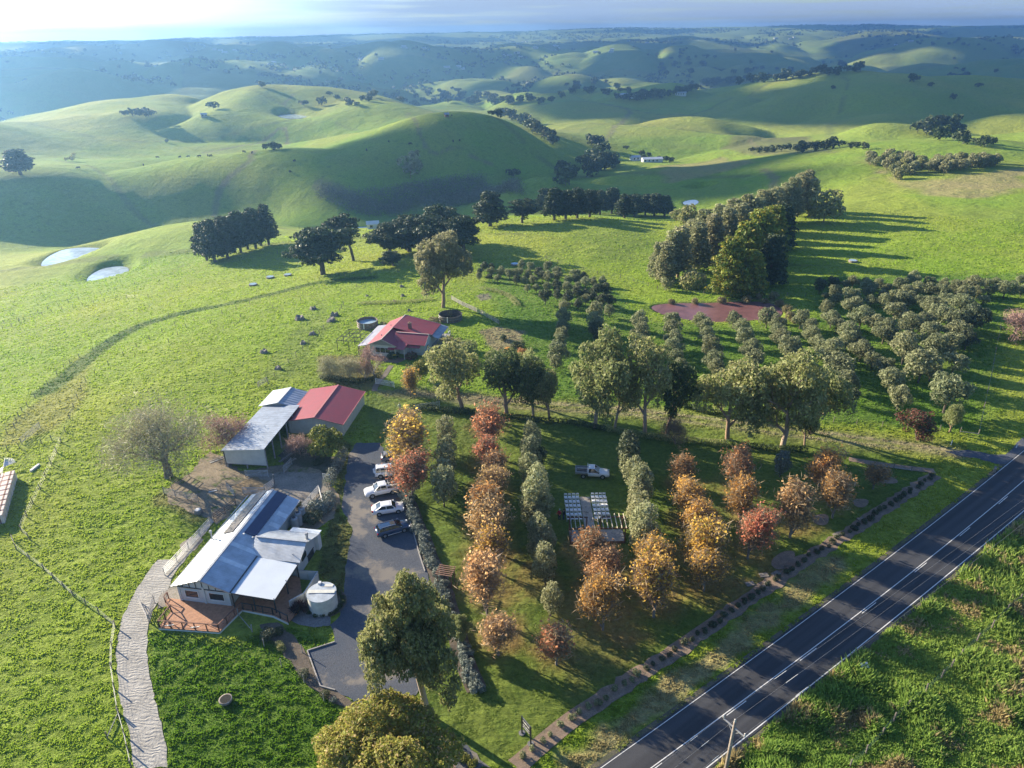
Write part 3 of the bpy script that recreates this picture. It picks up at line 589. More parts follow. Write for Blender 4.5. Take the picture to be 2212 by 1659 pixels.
strip('road', fr, -.25, fl, .25, asph, .075)
wp = plain('road_paint', (.72, .72, .69), .6, var=.06, scale=2)
strip('road_marking', fl, -.035, fl, .035, wp, .085); strip('road_marking', fr, -.05, fr, .05, wp, .085)
strip('road_marking', fc, -.045, fc, .045, wp, .085)
for k in np.arange(-50, 180, 12.0): strip('road_marking', fc, -.27, fc, -.19, wp, .085, np.linspace(k, k+3, 5))
# ------------------------------------------------------------------ paved and gravelled ground
grav = ground_mat('carpark_gravel', (.078, .092, .118), (.11, .115, .13), .16, 8, .04, .9, (.21, .19, .165), .57, .16)
carpark = [(770, 957), (822, 957), (835, 985), (850, 1030), (868, 1075), (884, 1118), (900, 1150), (912, 1200), (925, 1240), (940, 1330), (930, 1420), (900, 1500), (860, 1545), (800, 1545), (765, 1518), (724, 1491), (692, 1483), (665, 1407), (723, 1389), (713, 1351), (735, 1330), (742, 1300), (745, 1254), (751, 1199), (753, 1186), (762, 1148), (738, 1098), (745, 1048), (752, 985)]
patch('car_park', wig(GP(*carpark), .2, .8, 3), grav, .05)
patch('driveway_apron', wig(GP((2040, 975), (2090, 972), (2140, 982), (2172, 982), (2192, 962), (2212, 945), (2212, 972), (2180, 1003), (2150, 1002), (2110, 990), (2070, 985)), .15, .8, 4), grav, .055)
conc = ground_mat('weathered_concrete', (.30, .265, .225), (.21, .19, .165), .35, 5, .02, .85, (.13, .13, .08), .64, .8)
m, nt, o = mat_new('grooved_concrete'); p = N(nt, 'ShaderNodeBsdfPrincipled'); g = N(nt, 'ShaderNodeNewGeometry'); mp2 = N(nt, 'ShaderNodeMapping'); mp2.inputs['Rotation'].default_value = (0, 0, R(8)); lk(nt, g.outputs['Position'], mp2.inputs[0])
wv = N(nt, 'ShaderNodeTexWave'); wv.bands_direction = 'Y'; wv.inputs['Scale'].default_value = .75; wv.inputs['Distortion'].default_value = 14.0; wv.inputs['Detail'].default_value = 3; wv.inputs['Detail Scale'].default_value = .8; lk(nt, mp2.outputs[0], wv.inputs['Vector'])
nn = noise(nt, .5, 6, .65, g.outputs['Position']); lk(nt, mixc(nt, mrange(nt, nn, .35, .65, 0, 1), (.36, .345, .315), (.24, .23, .21)), p.inputs['Base Color']); p.inputs['Roughness'].default_value = .85
lk(nt, bump(nt, math_(nt, 'ADD', wv.outputs['Fac'], math_(nt, 'MULTIPLY', noise(nt, 2.2, 6, .65, g.outputs['Position']), 1.6)), .035), p.inputs['Normal']); lk(nt, p.outputs[0], o.inputs[0]); groov = m
race = GP((341, 1210), (377, 1210), (400, 1185), (430, 1150), (455, 1120), (462, 1128), (420, 1185), (380, 1235), (362, 1275), (341, 1302), (323, 1325), (320, 1357), (316, 1410), (328, 1476), (341, 1535), (361, 1617), (364, 1659), (290, 1659), (282, 1607), (272, 1558), (259, 1508), (251, 1426), (254, 1377), (262, 1341), (279, 1305), (295, 1272), (315, 1243))
race = race[:16]+GP((375, 1740), (300, 1740))+race[17:] if False else race
patch('concrete_cow_race', wig(race, .12, .8, 5), groov, .06)
patch('concrete_pad', wig(GP((388, 1178), (412, 1160), (440, 1165), (420, 1190), (395, 1195)), .15, .6, 6), conc, .05)
_bl = lambda x, y: (-37.345+.9852*x+.1713*y, 65.084-.1713*x+.9852*y)
patch('concrete_apron', wig([_bl(-3.6, -.2), _bl(-3.4, 8), _bl(-3.3, 19.5), _bl(-5.3, 19.3), _bl(-6.0, 12), _bl(-6.1, 5), _bl(-6.6, .5), _bl(-5.6, -1.2)], .15, .7, 31), conc, .07)
mud = ground_mat('yard_mud', (.30, .245, .17), (.18, .15, .11), .3, 4, .05, .9, (.10, .13, .04), .58, .5)
patch('stock_yard', wig(GP((352, 1062), (375, 1045), (410, 1022), (432, 992), (455, 975), (480, 985), (520, 1018), (560, 1012), (600, 1005), (640, 1005), (690, 1015), (722, 1055), (735, 1085), (722, 1120), (690, 1140), (650, 1160), (630, 1110), (590, 1075), (540, 1072), (500, 1110), (470, 1135), (440, 1118), (400, 1100), (362, 1085)), .35, .8, 7), mud, .045)
patch('concrete_yard', wig(GP((515, 1050), (540, 1030), (570, 1025), (612, 1020), (690, 1022), (716, 1050), (700, 1085), (650, 1100), (610, 1075), (560, 1062), (530, 1062)), .25, .7, 8), conc, .06)
patch('stained_concrete', wig(GP((500, 1052), (548, 1030), (580, 1040), (575, 1062), (540, 1072)), .2, .7, 9), ground_mat('brown_concrete', (.27, .20, .115), (.21, .165, .10), .5, 5, .02), .075)
darkg = ground_mat('dark_yard_soil', (.12, .105, .085), (.08, .085, .045), .4, 4, .05)  # dark brown soil, mottled
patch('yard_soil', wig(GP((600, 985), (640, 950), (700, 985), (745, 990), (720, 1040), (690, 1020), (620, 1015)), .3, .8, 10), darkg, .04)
mulch = ground_mat('bark_mulch', (.30, .22, .16), (.20, .155, .12), 1.0, 8, .05, .95, (.10, .13, .05), .66, .9)
bedline = GP((1110, 1659), (1127, 1646), (1178, 1601), (1239, 1552), (1299, 1513), (1390, 1450), (1492, 1384), (1618, 1295), (1745, 1207), (1825, 1156), (1921, 1092), (2020, 1026))
patch('roadside_garden_bed', wig(ribbon(densify(spline(bedline, 3), 1.5), 1.9), .28, .7, 11), mulch, .05)
patch('end_garden_bed', wig(ribbon(densify(GP((1835, 992), (1880, 1000), (1950, 1010), (2020, 1018)), 1), 1.3), .2, .6, 12), mulch, .055)
for k, pts in enumerate([[(1660, 1215), (1690, 1190), (1720, 1190), (1712, 1220), (1680, 1235)], [(1750, 1115), (1790, 1108), (1790, 1135), (1762, 1135)], [(1885, 1025), (1930, 1030), (1945, 1045), (1900, 1045)], [(1840, 1078), (1880, 1078), (1870, 1098), (1845, 1095)]]):
    patch('mulch_patch', wig(smooth_poly(GP(*pts)), .2, .6, 20+k), mulch, .05)
edge_bed = ground_mat('lavender_bed_mulch', (.16, .13, .10), (.10, .085, .07), .8, 6, .04)
lavline = GP((868, 1072), (885, 1092), (897, 1125), (915, 1165), (928, 1205), (945, 1238), (965, 1300), (990, 1380), (1008, 1440), (1030, 1490))
patch('lavender_bed', wig(ribbon(densify(spline(lavline, 3), 1), 2.2), .15, .7, 13), edge_bed, .055)
patch('car_park_edge_bed', wig(GP((560, 1350), (600, 1345), (640, 1380), (668, 1420), (692, 1483), (725, 1493), (765, 1520), (775, 1545), (720, 1520), (660, 1475), (610, 1410)), .2, .7, 14), edge_bed, .05)
tankbed = C1(700, 1303)
patch('tank_garden_bed', [(tankbed[0]+2.75*math.cos(t), tankbed[1]+2.6*math.sin(t)) for t in np.linspace(0, 6.28, 28, endpoint=False)], edge_bed, .07)
patch('entry_path', GP((628, 1341), (650, 1320), (690, 1325), (714, 1335), (714, 1352), (680, 1356), (645, 1350)), ground_mat('path_paving', (.20, .20, .20), (.16, .16, .165), .5, 6, .01), .075)
patch('lower_garden_bed', wig(GP((915, 1560), (935, 1560), (985, 1659), (960, 1659)), .3, .6, 15), mulch, .05)
patch('bottom_driveway', wig(GP((945, 1590), (1010, 1610), (1060, 1659), (985, 1659)), .2, .6, 16), grav, .055)
path_m = ground_mat('garden_path_gravel', (.21, .18, .15), (.16, .14, .11), .5, 6, .02)
patch('farmhouse_path', wig(ribbon(spline(GP((845, 790), (838, 800), (830, 812), (815, 828), (808, 845)), 4), 1.1), .08, .5, 17), path_m, .05)
patch('farmhouse_paving', wig(GP((780, 770), (790, 745), (830, 740), (860, 772), (880, 775), (860, 785), (800, 778)), .1, .5, 18), ground_mat('brick_paving', (.24, .16, .11), (.19, .13, .10), .8, 6, .01), .05)
# ------------------------------------------------------------------ shared materials for built things
WHITE = plain('white_paint', (.70, .71, .69), .5, var=.05, scale=1.2); CREAM = plain('cream_weatherboard', (.62, .62, .56), .6, var=.06, scale=1.2)
PALE = plain('pale_grey_wall', (.52, .55, .55), .6, var=.06, scale=.8); DARK = plain('dark_paint', (.045, .045, .05), .5); GLASS = plain('window_glass', (.02, .025, .03), .08, var=.02, spec=.8)
TIMB = plain('weathered_timber', (.27, .22, .17), .9, var=.2, scale=4, bmp=.01); TIMG = plain('grey_timber', (.38, .36, .34), .9, var=.18, scale=4, bmp=.01); TIMR = plain('red_brown_timber', (.20, .10, .07), .8, var=.2, scale=3)
GALV = plain('galvanised_pipe', (.45, .46, .47), .45, metal=.5, var=.1); STEEL = plain('dull_steel', (.25, .26, .27), .5, metal=.5); RUBBER = plain('rubber', (.02, .02, .022), .8)
ROOF_A = sheet_metal('zincalume_roof', (.50, .55, .60), 'Y', .30, .34, .35, .012); ROOF_S = sheet_metal('skylight_sheet', (.66, .72, .76), 'Y', .30, .4, 0, .012); ROOF_R = sheet_metal('red_roof', (.31, .060, .075), 'Y', .26, .5, 0, .02, (.27, .07, .085), .3)
ROOF_G = sheet_metal('grey_shed_roof', (.36, .40, .46), 'Y', .76, .42, .25, .05); ROOF_B = sheet_metal('pale_corrugated', (.47, .51, .55), 'X', .15, .4, .3, .012); ROOF_FLAT = plain('awning_panel', (.62, .68, .73), .4, var=.03, scale=.5)
TERRA = plain('deck_boards', (.42, .21, .12), .7, var=.14, scale=2.5, bmp=.01)
def wall_box(mb, x0, x1, y0, y1, z0, z1, t=.12):
    mb.box(x0, x1, y0, y0+t, z0, z1); mb.box(x0, x1, y1-t, y1, z0, z1); mb.box(x0, x0+t, y0+t, y1-t, z0, z1); mb.box(x1-t, x1, y0+t, y1-t, z0, z1); return mb
def gable_y(mb, x0, x1, xm, y0, y1, z0, z1, t=.1):   # triangular wall above z0 at y0 and y1
    for y in (y0, y1-t): mb.add([(x0, y, z0), (x1, y, z0), (xm, y, z1), (x0, y+t, z0), (x1, y+t, z0), (xm, y+t, z1)], [(0, 1, 2), (5, 4, 3), (0, 3, 4, 1), (1, 4, 5, 2), (2, 5, 3, 0)])
    return mb
def win(parent, a, b, z0, z1, nrm, frame=WHITE, panes=1, glass=GLASS):
    """window from a to b (xy in the parent's space), outward direction nrm: frame with a pane as its own piece"""
    a, b, n = Vector((*a, 0)), Vector((*b, 0)), Vector((*nrm, 0)); f = MB(); o1 = n*.05
    f.bar(a+Vector((0, 0, z0))+o1, b+Vector((0, 0, z0))+o1, .09, .09); f.bar(a+Vector((0, 0, z1))+o1, b+Vector((0, 0, z1))+o1, .09, .09)
    for k in range(panes+1):
        p = a.lerp(b, k/panes); f.bar(p+Vector((0, 0, z0))+o1, p+Vector((0, 0, z1))+o1, .08 if k in (0, panes) else .05)
    w_ = f.build('window', frame, parent); g_ = MB(); g_.slab(a+Vector((0, 0, z0))+n*.03, b+Vector((0, 0, z0))+n*.03, b+Vector((0, 0, z1))+n*.03, a+Vector((0, 0, z1))+n*.03, .02); g_.build('pane', glass, w_); return w_
# ------------------------------------------------------------------ long dairy building with deck
AZB = math.atan2(.1713, .9852); OB = (-37.345, 65.084)
def BL(x, y, z=0): return Vector((OB[0]+.9852*x+.1713*y, OB[1]-.1713*x+.9852*y, z))
b = thing('dairy_building', 'long silver roofed building with red timber deck and solar panels beside the car park', 'building', (*OB, 0), -AZB)
wl = MB(); wall_box(wl, -3.3, 3.3, .3, 18.5, .35, 2.62); gable_y(wl, -3.3, 3.3, 0, .3, 18.5, 2.62, 4.02); wl.box(-3.36, -3.1, .22, .5, .35, 2.6); wl.box(-.1, .15, .2, .32, .35, 3.0); wl.build('wall', PALE, b)
wb = MB(); wall_box(wb, 3.3, 8.9, 6.7, 12.0, 0, 2.6); wb.add([(8.9, 6.7, 2.6), (8.9, 12, 2.6), (8.9, 9, 3.85), (8.8, 6.7, 2.6), (8.8, 12, 2.6), (8.8, 9, 3.85)], [(0, 1, 2), (5, 4, 3), (0, 3, 4, 1), (1, 4, 5, 2), (2, 5, 3, 0)]); wb.build('annex_wall', PALE, b)
tr = MB()
for x in (-2.6, -1.7, -.85, 0, .85, 1.7, 2.6): tr.box(x-.035, x+.035, .23, .3, 2.62, 4.05-abs(x)*.4)
tr.box(-3.3, 3.3, .22, .3, 2.60, 2.70); tr.build('gable_trim', DARK, b)
ro = MB(); ro.slab((-4.0, 0, 2.8), (0, 0, 4.22), (0, 9.3, 4.22), (-4.0, 9.3, 2.8), .06); ro.slab((-4.0, 9.3, 2.8), (0, 9.3, 4.22), (0, 18.9, 4.22), (-3.4, 18.9, 3.01), .06)
ro.slab((0, 0, 4.22), (3.85, 0, 2.8), (3.85, 18.9, 2.8), (0, 18.9, 4.22), .06); rr_ = ro.build('roof', ROOF_A, b)
rc2 = MB(); rc2.bar((0, -.02, 4.25), (0, 18.92, 4.25), .32, .04); rc2.bar((-4.02, 0, 2.78), (-4.02, 18.9, 2.78), .1, .12); rc2.bar((3.9, 6.6, 2.76), (3.9, 18.9, 2.76), .1, .12); rc2.bar((-4.0, -.03, 2.76), (0, -.03, 4.18), .04, .16); rc2.bar((0, -.03, 4.18), (3.85, -.03, 2.76), .04, .16); rc2.build('ridge_cap', GALV, rr_)
def onr(x, dz=.02): return 4.22-abs(x)*(1.42/(3.85 if x > 0 else 4.0))+dz
for y0, y1, xa, xb in ((6.75, 7.45, .15, 3.8), (3.9, 4.6, .15, 3.8), (12.3, 13.1, 2.5, 3.8), (14.6, 15.4, 2.5, 3.8), (12.3, 13.1, .1, .55), (14.6, 15.4, .1, .55)): MB().slab((xa, y0, onr(xa)), (xb, y0, onr(xb)), (xb, y1, onr(xb)), (xa, y1, onr(xa)), .015).build('skylight', ROOF_S, rr_)
PV = plain('solar_cell', (.012, .018, .075), .12, var=.05, spec=.9, coat=.4); PVG = plain('grey_solar_cell', (.10, .095, .10), .3, var=.08, spec=.6)
for sgn, xa, xb, y0, mt_ in ((1, .68, 2.15, 9.5, PV), (-1, -1.0, -2.5, 9.55, PVG)):
    pv = MB()
    for k in range(10): y = y0+k*.94; pv.slab((xa, y+.012, onr(xa, .1)), (xb, y+.012, onr(xb, .1)), (xb, y+.928, onr(xb, .1)), (xa, y+.928, onr(xa, .1)), .035) if sgn > 0 else pv.slab((xb, y+.012, onr(xb, .1)), (xa, y+.012, onr(xa, .1)), (xa, y+.928, onr(xa, .1)), (xb, y+.928, onr(xb, .1)), .035)
    pw = pv.build('solar_panel', mt_, rr_); fm = MB()
    fm.box(min(xa, xb)-.02, max(xa, xb)+.02, y0-.03, y0-.005, onr((xa+xb)/2, .0), onr((xa+xb)/2, .1))
for x, y in ((.75, 9.3), (1.9, 9.3)):
    MB().box(x-.12, x+.12, y-.2, y, onr(x, .02), onr(x, .16)).build('roof_light', WHITE, rr_)
an = MB(); an.slab((2.4, 9, 3.98), (9.5, 9, 3.98), (9.5, 6.45, 2.72), (3.2, 6.45, 2.72), -.06); an.slab((2.6, 9, 3.98), (9.65, 9, 3.98), (9.75, 12.1, 2.85), (3.4, 12.1, 2.85), .06); an_ = an.build('annex_roof', ROOF_B, b)
MB().bar((2.5, 9, 4.03), (9.6, 9, 4.03), .25, .05).build('annex_ridge_cap', GALV, an_)
bx_ = MB(); bx_.box(5.6, 9.4, 12.1, 12.95, 0, 2.6); bx_.build('lean_to_wall', WHITE, b); MB().slab((5.5, 12.12, 2.82), (9.6, 12.12, 2.82), (9.6, 13.1, 2.68), (5.5, 13.1, 2.68), .05).build('lean_to_roof', ROOF_S, b)
fl_ = MB(); fl_.cyl(9.05, 10.0, 3.4, 4.4, .2, 14); fl_.cyl(9.05, 10, 4.4, 4.62, .27, 14, .24); fl_.build('roof_vent', GALV, an_, smooth=False)
fl_ = MB(); fl_.cyl(-3.75, 8.9, 2.8, 4.0, .09, 10); fl_.cyl(-3.75, 8.9, 4.0, 4.25, .22, 10, .16); fl_.build('flue', GALV, rr_)
MB().cyl(8.3, 7.3, 3.0, 3.35, .05, 8).build('roof_pipe', GALV, an_)
win(b, (-2.5, .3), (-.75, .3), 1.15, 2.25, (0, -1)); win(b, (.65, .3), (2.6, .3), 1.15, 2.25, (0, -1)); win(b, (8.9, 8.1), (8.9, 9.3), 1.5, 2.2, (1, 0), DARK)
MB().box(8.9, 8.96, 9.6, 11.3, 0, 1.05).box(8.9, 9.0, 9.5, 11.4, 1.05, 1.12).build('side_opening', DARK, b)
aw = MB(); aw.slab((3.7, 0, 2.86), (9.3, 0, 2.55), (9.3, 6.45, 2.55), (3.7, 6.45, 2.86), .09); aw_ = aw.build('awning_roof', ROOF_FLAT, b)
fz = MB(); fz.bar((3.7, -.02, 2.82), (9.3, -.02, 2.5), .04, .16); fz.bar((9.32, 0, 2.5), (9.32, 6.45, 2.5), .04, .16); fz.bar((3.75, 0, 2.92), (3.75, 6.6, 2.92), .14, .1); fz.build('awning_fascia', DARK, aw_)
for x, y in ((3.8, .15), (6.5, .15), (9.15, .15), (9.15, 3.3), (9.15, 6.3)): MB().box(x-.06, x+.06, y-.06, y+.06, 0, 2.6).build('awning_post', DARK, b)
dk = MB(); dk.prism([(-5.0, .35), (-5.05, -.4), (-3.4, -1.7), (-3.35, -4.25), (4.0, -3.75), (4.85, .35)], .36, .48); dk.prism([(4.9, .35), (4.9, .0), (8.9, -.3), (11.2, -1.1), (11.6, .6), (11.0, 3.2), (9.2, 6.4), (3.4, 6.6), (3.4, .36)], .34, .46); dkk = dk.build('deck', TERRA, b)
sk_ = MB(); sk_.bar((-3.38, -4.22, .1), (3.98, -3.72, .1), .05, .5); sk_.bar((4.0, -3.72, .1), (4.85, .2, .1), .05, .5); sk_.bar((4.9, -.02, .1), (8.9, -.33, .1), .05, .5); sk_.bar((8.9, -.33, .1), (11.2, -1.12, .1), .05, .5); sk_.bar((-3.4, -4.2, .1), (-3.4, -1.7, .1), .05, .5); sk_.build('deck_skirt', WHITE, dkk)
ral = MB()
def rail(mb, pts, z=.48, h=1.0, n=1, brace=False):
    for (x0, y0), (x1, y1) in zip(pts, pts[1:]):
        L = math.hypot(x1-x0, y1-y0); k = max(1, round(L/1.5))
        mb.bar((x0, y0, z+h), (x1, y1, z+h), .12, .06)
        mb.bar((x0, y0, z+.12), (x1, y1, z+.12), .04, .05)
        for i in range(k+1):
            x, y = x0+(x1-x0)*i/k, y0+(y1-y0)*i/k; mb.box(x-.05, x+.05, y-.05, y+.05, z-.1, z+h)
            if brace and i < k:
                X, Y = x0+(x1-x0)*(i+1)/k, y0+(y1-y0)*(i+1)/k; s = (i % 2)
                mb.bar((x, y, z+(.12 if s else h-.02)), (X, Y, z+(h-.02 if s else .12)), .04, .05)
rail(ral, [(-5.0, .3), (-4.95, -.4), (-3.35, -1.7), (-3.3, -4.15), (3.95, -3.65), (4.8, .1)], brace=True); ral.build('deck_railing', TIMR, dkk)
r2 = MB(); rail(r2, [(4.95, .0), (8.9, -.25), (11.2, -1.05)]); r2.build('walkway_railing', DARK, dkk)
for x, y, z in ((-1.9, -4.1, .9), (1.2, -3.9, .9)): MB().bar((x-.6, y-.06, z-.1), (x+.6, y-.05, z+.25), .05, .09).build('railing_plank', WHITE, dkk)
tb = MB(); tb.box(6.0, 7.6, 2.2, 3.0, 1.15, 1.2)
for x in (6.1, 7.5):
    for y in (2.3, 2.9): tb.box(x-.04, x+.04, y-.04, y+.04, .46, 1.15)
# ---- things round the dairy building
def at_b(x, y, z=None): v = BL(x, y); return (v.x, v.y, H(v.x, v.y) if z is None else z)
t = thing('timber_table', 'timber table in the shade under the flat awning', 'table', at_b(0, 0, 0), -AZB); tb.build('tabletop', TIMR, t)
fn = thing('screen_fence', 'white panel screen wall round the small court beside the round tank', 'fence', (*OB, 0), -AZB)
for (x0, y0), (x1, y1) in (((8.9, 6.4), (11.7, 6.5)), ((11.7, 6.5), (11.6, 2.7)), ((11.6, 2.7), (10.4, 1.1))):
    for k in range(2):
        a = Vector((x0, y0, .75)).lerp(Vector((x1, y1, .75)), k/2+.01); c = Vector((x0, y0, .75)).lerp(Vector((x1, y1, .75)), k/2+.49); MB().bar(a, c, .06, 1.45).build('panel', PALE, fn)
    MB().bar((x0, y0, 1.52), (x1, y1, 1.52), .12, .05).build('capping', GALV, fn)
    MB().box(x0-.06, x0+.06, y0-.06, y0+.06, 0, 1.6).build('post', GALV, fn)
def round_tank(name, label, x, y, r, h, m1, m2, lid=True, water=None, staves=0):
    z = H(x, y); t = thing(name, label, 'tank', (x, y, z)); n = 40
    if lid:
        w_ = MB(); w_.tube([(0, 0, -.2), (0, 0, h)], r, n); w_.build('tank_wall', m1, t)
        l_ = MB(); l_.tube([(0, 0, h), (0, 0, h+.08), (0, 0, h+.14)], [r*1.03, r*1.03, r*.05], n); l_.build('lid', m2, t)
        l2 = MB(); l2.bar((-r*.95, .0, h+.17), (r*.95, .0, h+.17), .55, .015); l2.bar((-r*.1, r*.62, h+.14), (r*.7, r*.62, h+.14), .45, .015); l2.build('lid_panel', m1, t)
        MB().box(-.7, -.35, r*.72, r*.95, h+.02, h+.34).build('inlet', WHITE, t)
    else:
        w_ = MB(); 
        for k in range(n):
            a0, a1 = 2*math.pi*k/n, 2*math.pi*(k+.94)/n; c_ = [(math.cos(a)*q, math.sin(a)*q) for q in (r, r-.1) for a in ((a0, a1) if q == r else (a1, a0))]
            w_.prism(c_, -.3, h-(k*7 % 5)*.012)
        w_.build('stave_wall', m1, t); hp = MB()
        for zz in (h*.2, h*.55, h*.92): hp.tube([(math.cos(2*math.pi*k/n)*(r+.02), math.sin(2*math.pi*k/n)*(r+.02), zz) for k in range(n+1)], .025, 5, False)
        hp.build('hoop', STEEL, t)
        l_ = MB(); l_.tube([(0, 0, .02), (0, 0, water or .1)], r-.11, n); l_.build('water' if water else 'tank_floor', m2, t)
        p_ = MB(); a = -1.75; p_.box(r*math.cos(a)-.12, r*math.cos(a)+.12, r*math.sin(a)-.14, r*math.sin(a)-.02, h-1.3, h+.08); p_.build('pipe', WHITE, t)
    return t
q = BL(14.1, 2.35); round_tank('water_tank', 'big round white concrete tank with a patched lid beside the car park', q.x, q.y, 1.7, 2.25, plain('cream_render', (.62, .62, .56), .7, var=.08, scale=1.5), plain('lid_sheet', (.42, .47, .52), .5, var=.15, scale=1.2))
PLAST = plain('grey_poly_tank', (.34, .36, .38), .5, var=.08)
for k, yy in enumerate((15.7, 16.9, 18.05)):
    q = BL(4.35, yy); t = thing('rainwater_tank', ('nearest', 'middle', 'farthest')[k]+' of three slim grey rainwater tanks against the silver building', 'tank', (q.x, q.y, 0), -AZB, 'slim tanks against the silver building')
    MB().tube([(0, 0, 0), (0, 0, 2.05), (0, 0, 2.2)], [.5, .5, .34], 20).build('tank_wall', PLAST, t); MB().cyl(0, 0, 2.2, 2.27, .22, 14).build('lid', DARK, t)
# ------------------------------------------------------------------ farm sheds
OR = (-33.865, 105.486); AZR = math.atan2(.12496, .99216)
def RL(x, y): return (OR[0]+.99216*x+.12496*y, OR[1]-.12496*x+.99216*y)
b = thing('machinery_shed', 'white walled shed with a plain crimson gable roof', 'shed', (*OR, 0), -AZR)
wl = MB(); wall_box(wl, -4.95, 4.75, .75, 12.3, -.1, 2.42); gable_y(wl, -4.95, 4.75, -.1, .75, 12.3, 2.42, 3.5); wl.build('wall', CREAM, b)
ro = MB(); ro.slab((-5.45, .25, 2.5), (0, .25, 3.6), (0, 12.75, 3.6), (-5.45, 12.75, 2.5), .06); ro.slab((0, .25, 3.6), (5.05, .25, 2.5), (5.05, 12.75, 2.5), (0, 12.75, 3.6), .06); rr_ = ro.build('roof', ROOF_R, b)
rc2 = MB(); rc2.bar((0, .2, 3.64), (0, 12.8, 3.64), .3, .04); rc2.bar((-5.5, .23, 2.5), (0, .23, 3.6), .06, .14); rc2.bar((0, .23, 3.6), (5.08, .23, 2.5), .06, .14); rc2.bar((5.1, .2, 2.46), (5.1, 12.8, 2.46), .1, .12); rc2.bar((-5.5, .2, 2.46), (-5.5, 12.8, 2.46), .1, .12); rc2.build('roof_trim', plain('pink_flashing', (.50, .20, .19), .5), rr_)
MB().tube([(-4.6, .68, 2.3), (-4.6, .68, .1)], .05, 6).build('downpipe', WHITE, b); MB().tube([(4.85, 12.2, 2.3), (4.85, 12.2, .1)], .05, 6).build('downpipe', WHITE, b)
b = thing('feed_shed', 'small pale gable roofed shed squeezed against the crimson roofed shed', 'shed', (*OR, 0), -AZR)
wl = MB(); wall_box(wl, -11.9, -5.6, 5.9, 11.1, -.3, 2.35); gable_y(wl, -11.9, -5.6, -8.7, 5.9, 11.1, 2.35, 3.15); wl.build('wall', CREAM, b)
ro = MB(); ro.slab((-12.4, 5.4, 2.4), (-8.7, 5.4, 3.3), (-8.7, 11.6, 3.3), (-12.4, 11.6, 2.4), .05); ro.build('west_roof', sheet_metal('light_roof', (.62, .66, .68), 'Y', .6, .4, .2, .03), b)
ro = MB(); ro.slab((-8.7, 5.4, 3.3), (-5.5, 5.4, 2.5), (-5.5, 11.6, 2.5), (-8.7, 11.6, 3.3), .05); ro.build('east_roof', ROOF_G, b); MB().bar((-8.7, 5.38, 3.33), (-8.7, 11.62, 3.33), .3, .04).build('ridge_cap', WHITE, b)
b = thing('stock_shelter', 'open sided shelter with a long grey skillion roof', 'shed', (*OR, 0), -AZR)
ro = MB(); ro.slab((-10.9, -10.9, 3.3), (-3.75, -10.9, 3.9), (-4.6, 5.5, 3.0), (-11.6, 5.5, 2.4), .07); rr_ = ro.build('roof', ROOF_G, b); MB().bar((-10.95, -10.95, 3.25), (-3.7, -10.95, 3.86), .08, .16).build('fascia', WHITE, rr_)
wl = MB(); wl.add([(-10.6, -10.7, .75), (-3.9, -10.7, .75), (-3.9, -10.7, 3.8), (-10.6, -10.7, 3.24), (-10.6, -10.6, .75), (-3.9, -10.6, .75), (-3.9, -10.6, 3.8), (-10.6, -10.6, 3.24)], [(0, 1, 2, 3), (7, 6, 5, 4), (0, 4, 5, 1), (1, 5, 6, 2), (2, 6, 7, 3), (3, 7, 4, 0)]); wl.build('end_wall', CREAM, b)
wl = MB(); wl.slab((-10.9, -10.6, -.2), (-10.9, -10.6, 3.2), (-11.4, 5.4, 2.35), (-11.4, 5.4, -.2), .08); wl.slab((-11.3, 5.2, -.2), (-5.2, 5.2, -.2), (-5.2, 5.2, 2.9), (-11.3, 5.2, 2.3), .08); wl.build('back_wall', TIMG, b)
for k in range(6):
    y = -10.5+k*3.1; x = -3.9-.85*(k*3.1/16.4); MB().box(x-.09, x+.09, y-.09, y+.09, -.2, 3.7-k*.17).build('post', TIMG, b)
MB().box(-10.6, -10.4, -10.75, -10.55, -.3, .8).box(-7.3, -7.1, -10.75, -10.55, -.3, .8).bar((-10.5, -10.65, .72), (-3.9, -10.65, .72), .1, .1).build('base_rail', TIMG, b)
# ------------------------------------------------------------------ farmhouse
OF = (-27.59, 136.61); AZF = math.atan2(.21339, .97697)
def FL_(x, y): return (OF[0]+.97697*x+.21339*y, OF[1]-.21339*x+.97697*y)
zf = .1; b = thing('farmhouse', 'crimson roofed weatherboard farmhouse with grey verandahs', 'house', (*OF, zf), -AZF)
FW = plain('green_cream_weatherboard', (.52, .55, .48), .7, var=.07, scale=1.5)
wl = MB(); wall_box(wl, -3.3, 2.6, 2.4, 15.2, -.3, 2.35); gable_y(wl, -3.3, 2.6, -.4, 2.4, 15.2, 2.35, 3.75); wall_box(wl, 2.55, 8.4, 4.2, 15.2, -.3, 2.4); wl.add([(8.4, 4.2, 2.4), (8.4, 9.2, 2.4), (8.4, 6.6, 3.85), (8.3, 4.2, 2.4), (8.3, 9.2, 2.4), (8.3, 6.6, 3.85)], [(0, 1, 2), (5, 4, 3), (0, 3, 4, 1), (1, 4, 5, 2), (2, 5, 3, 0)]); wl.build('wall', FW, b)
RD = ROOF_R; ro = MB()
ro.slab((-3.75, 1.95, 2.45), (-.4, 1.95, 3.95), (.1, 15.7, 4.35), (-3.75, 15.7, 2.55), .06); ro.slab((-.4, 1.95, 3.95), (2.9, 1.95, 2.5), (2.9, 8.5, 2.5), (-.3, 8.5, 4.0), .06)
ro.slab((-.1, 8.1, 4.33), (8.5, 8.1, 2.75), (8.5, 15.8, 2.75), (.1, 15.8, 4.38), .06)
ro.slab((8.7, 6.5, 3.95), (1.2, 6.5, 3.95), (1.2, 3.7, 2.5), (8.7, 3.7, 2.5), .06); ro.slab((1.2, 6.5, 3.95), (8.7, 6.5, 3.95), (8.7, 9.3, 2.6), (1.2, 9.3, 3.4), .06)
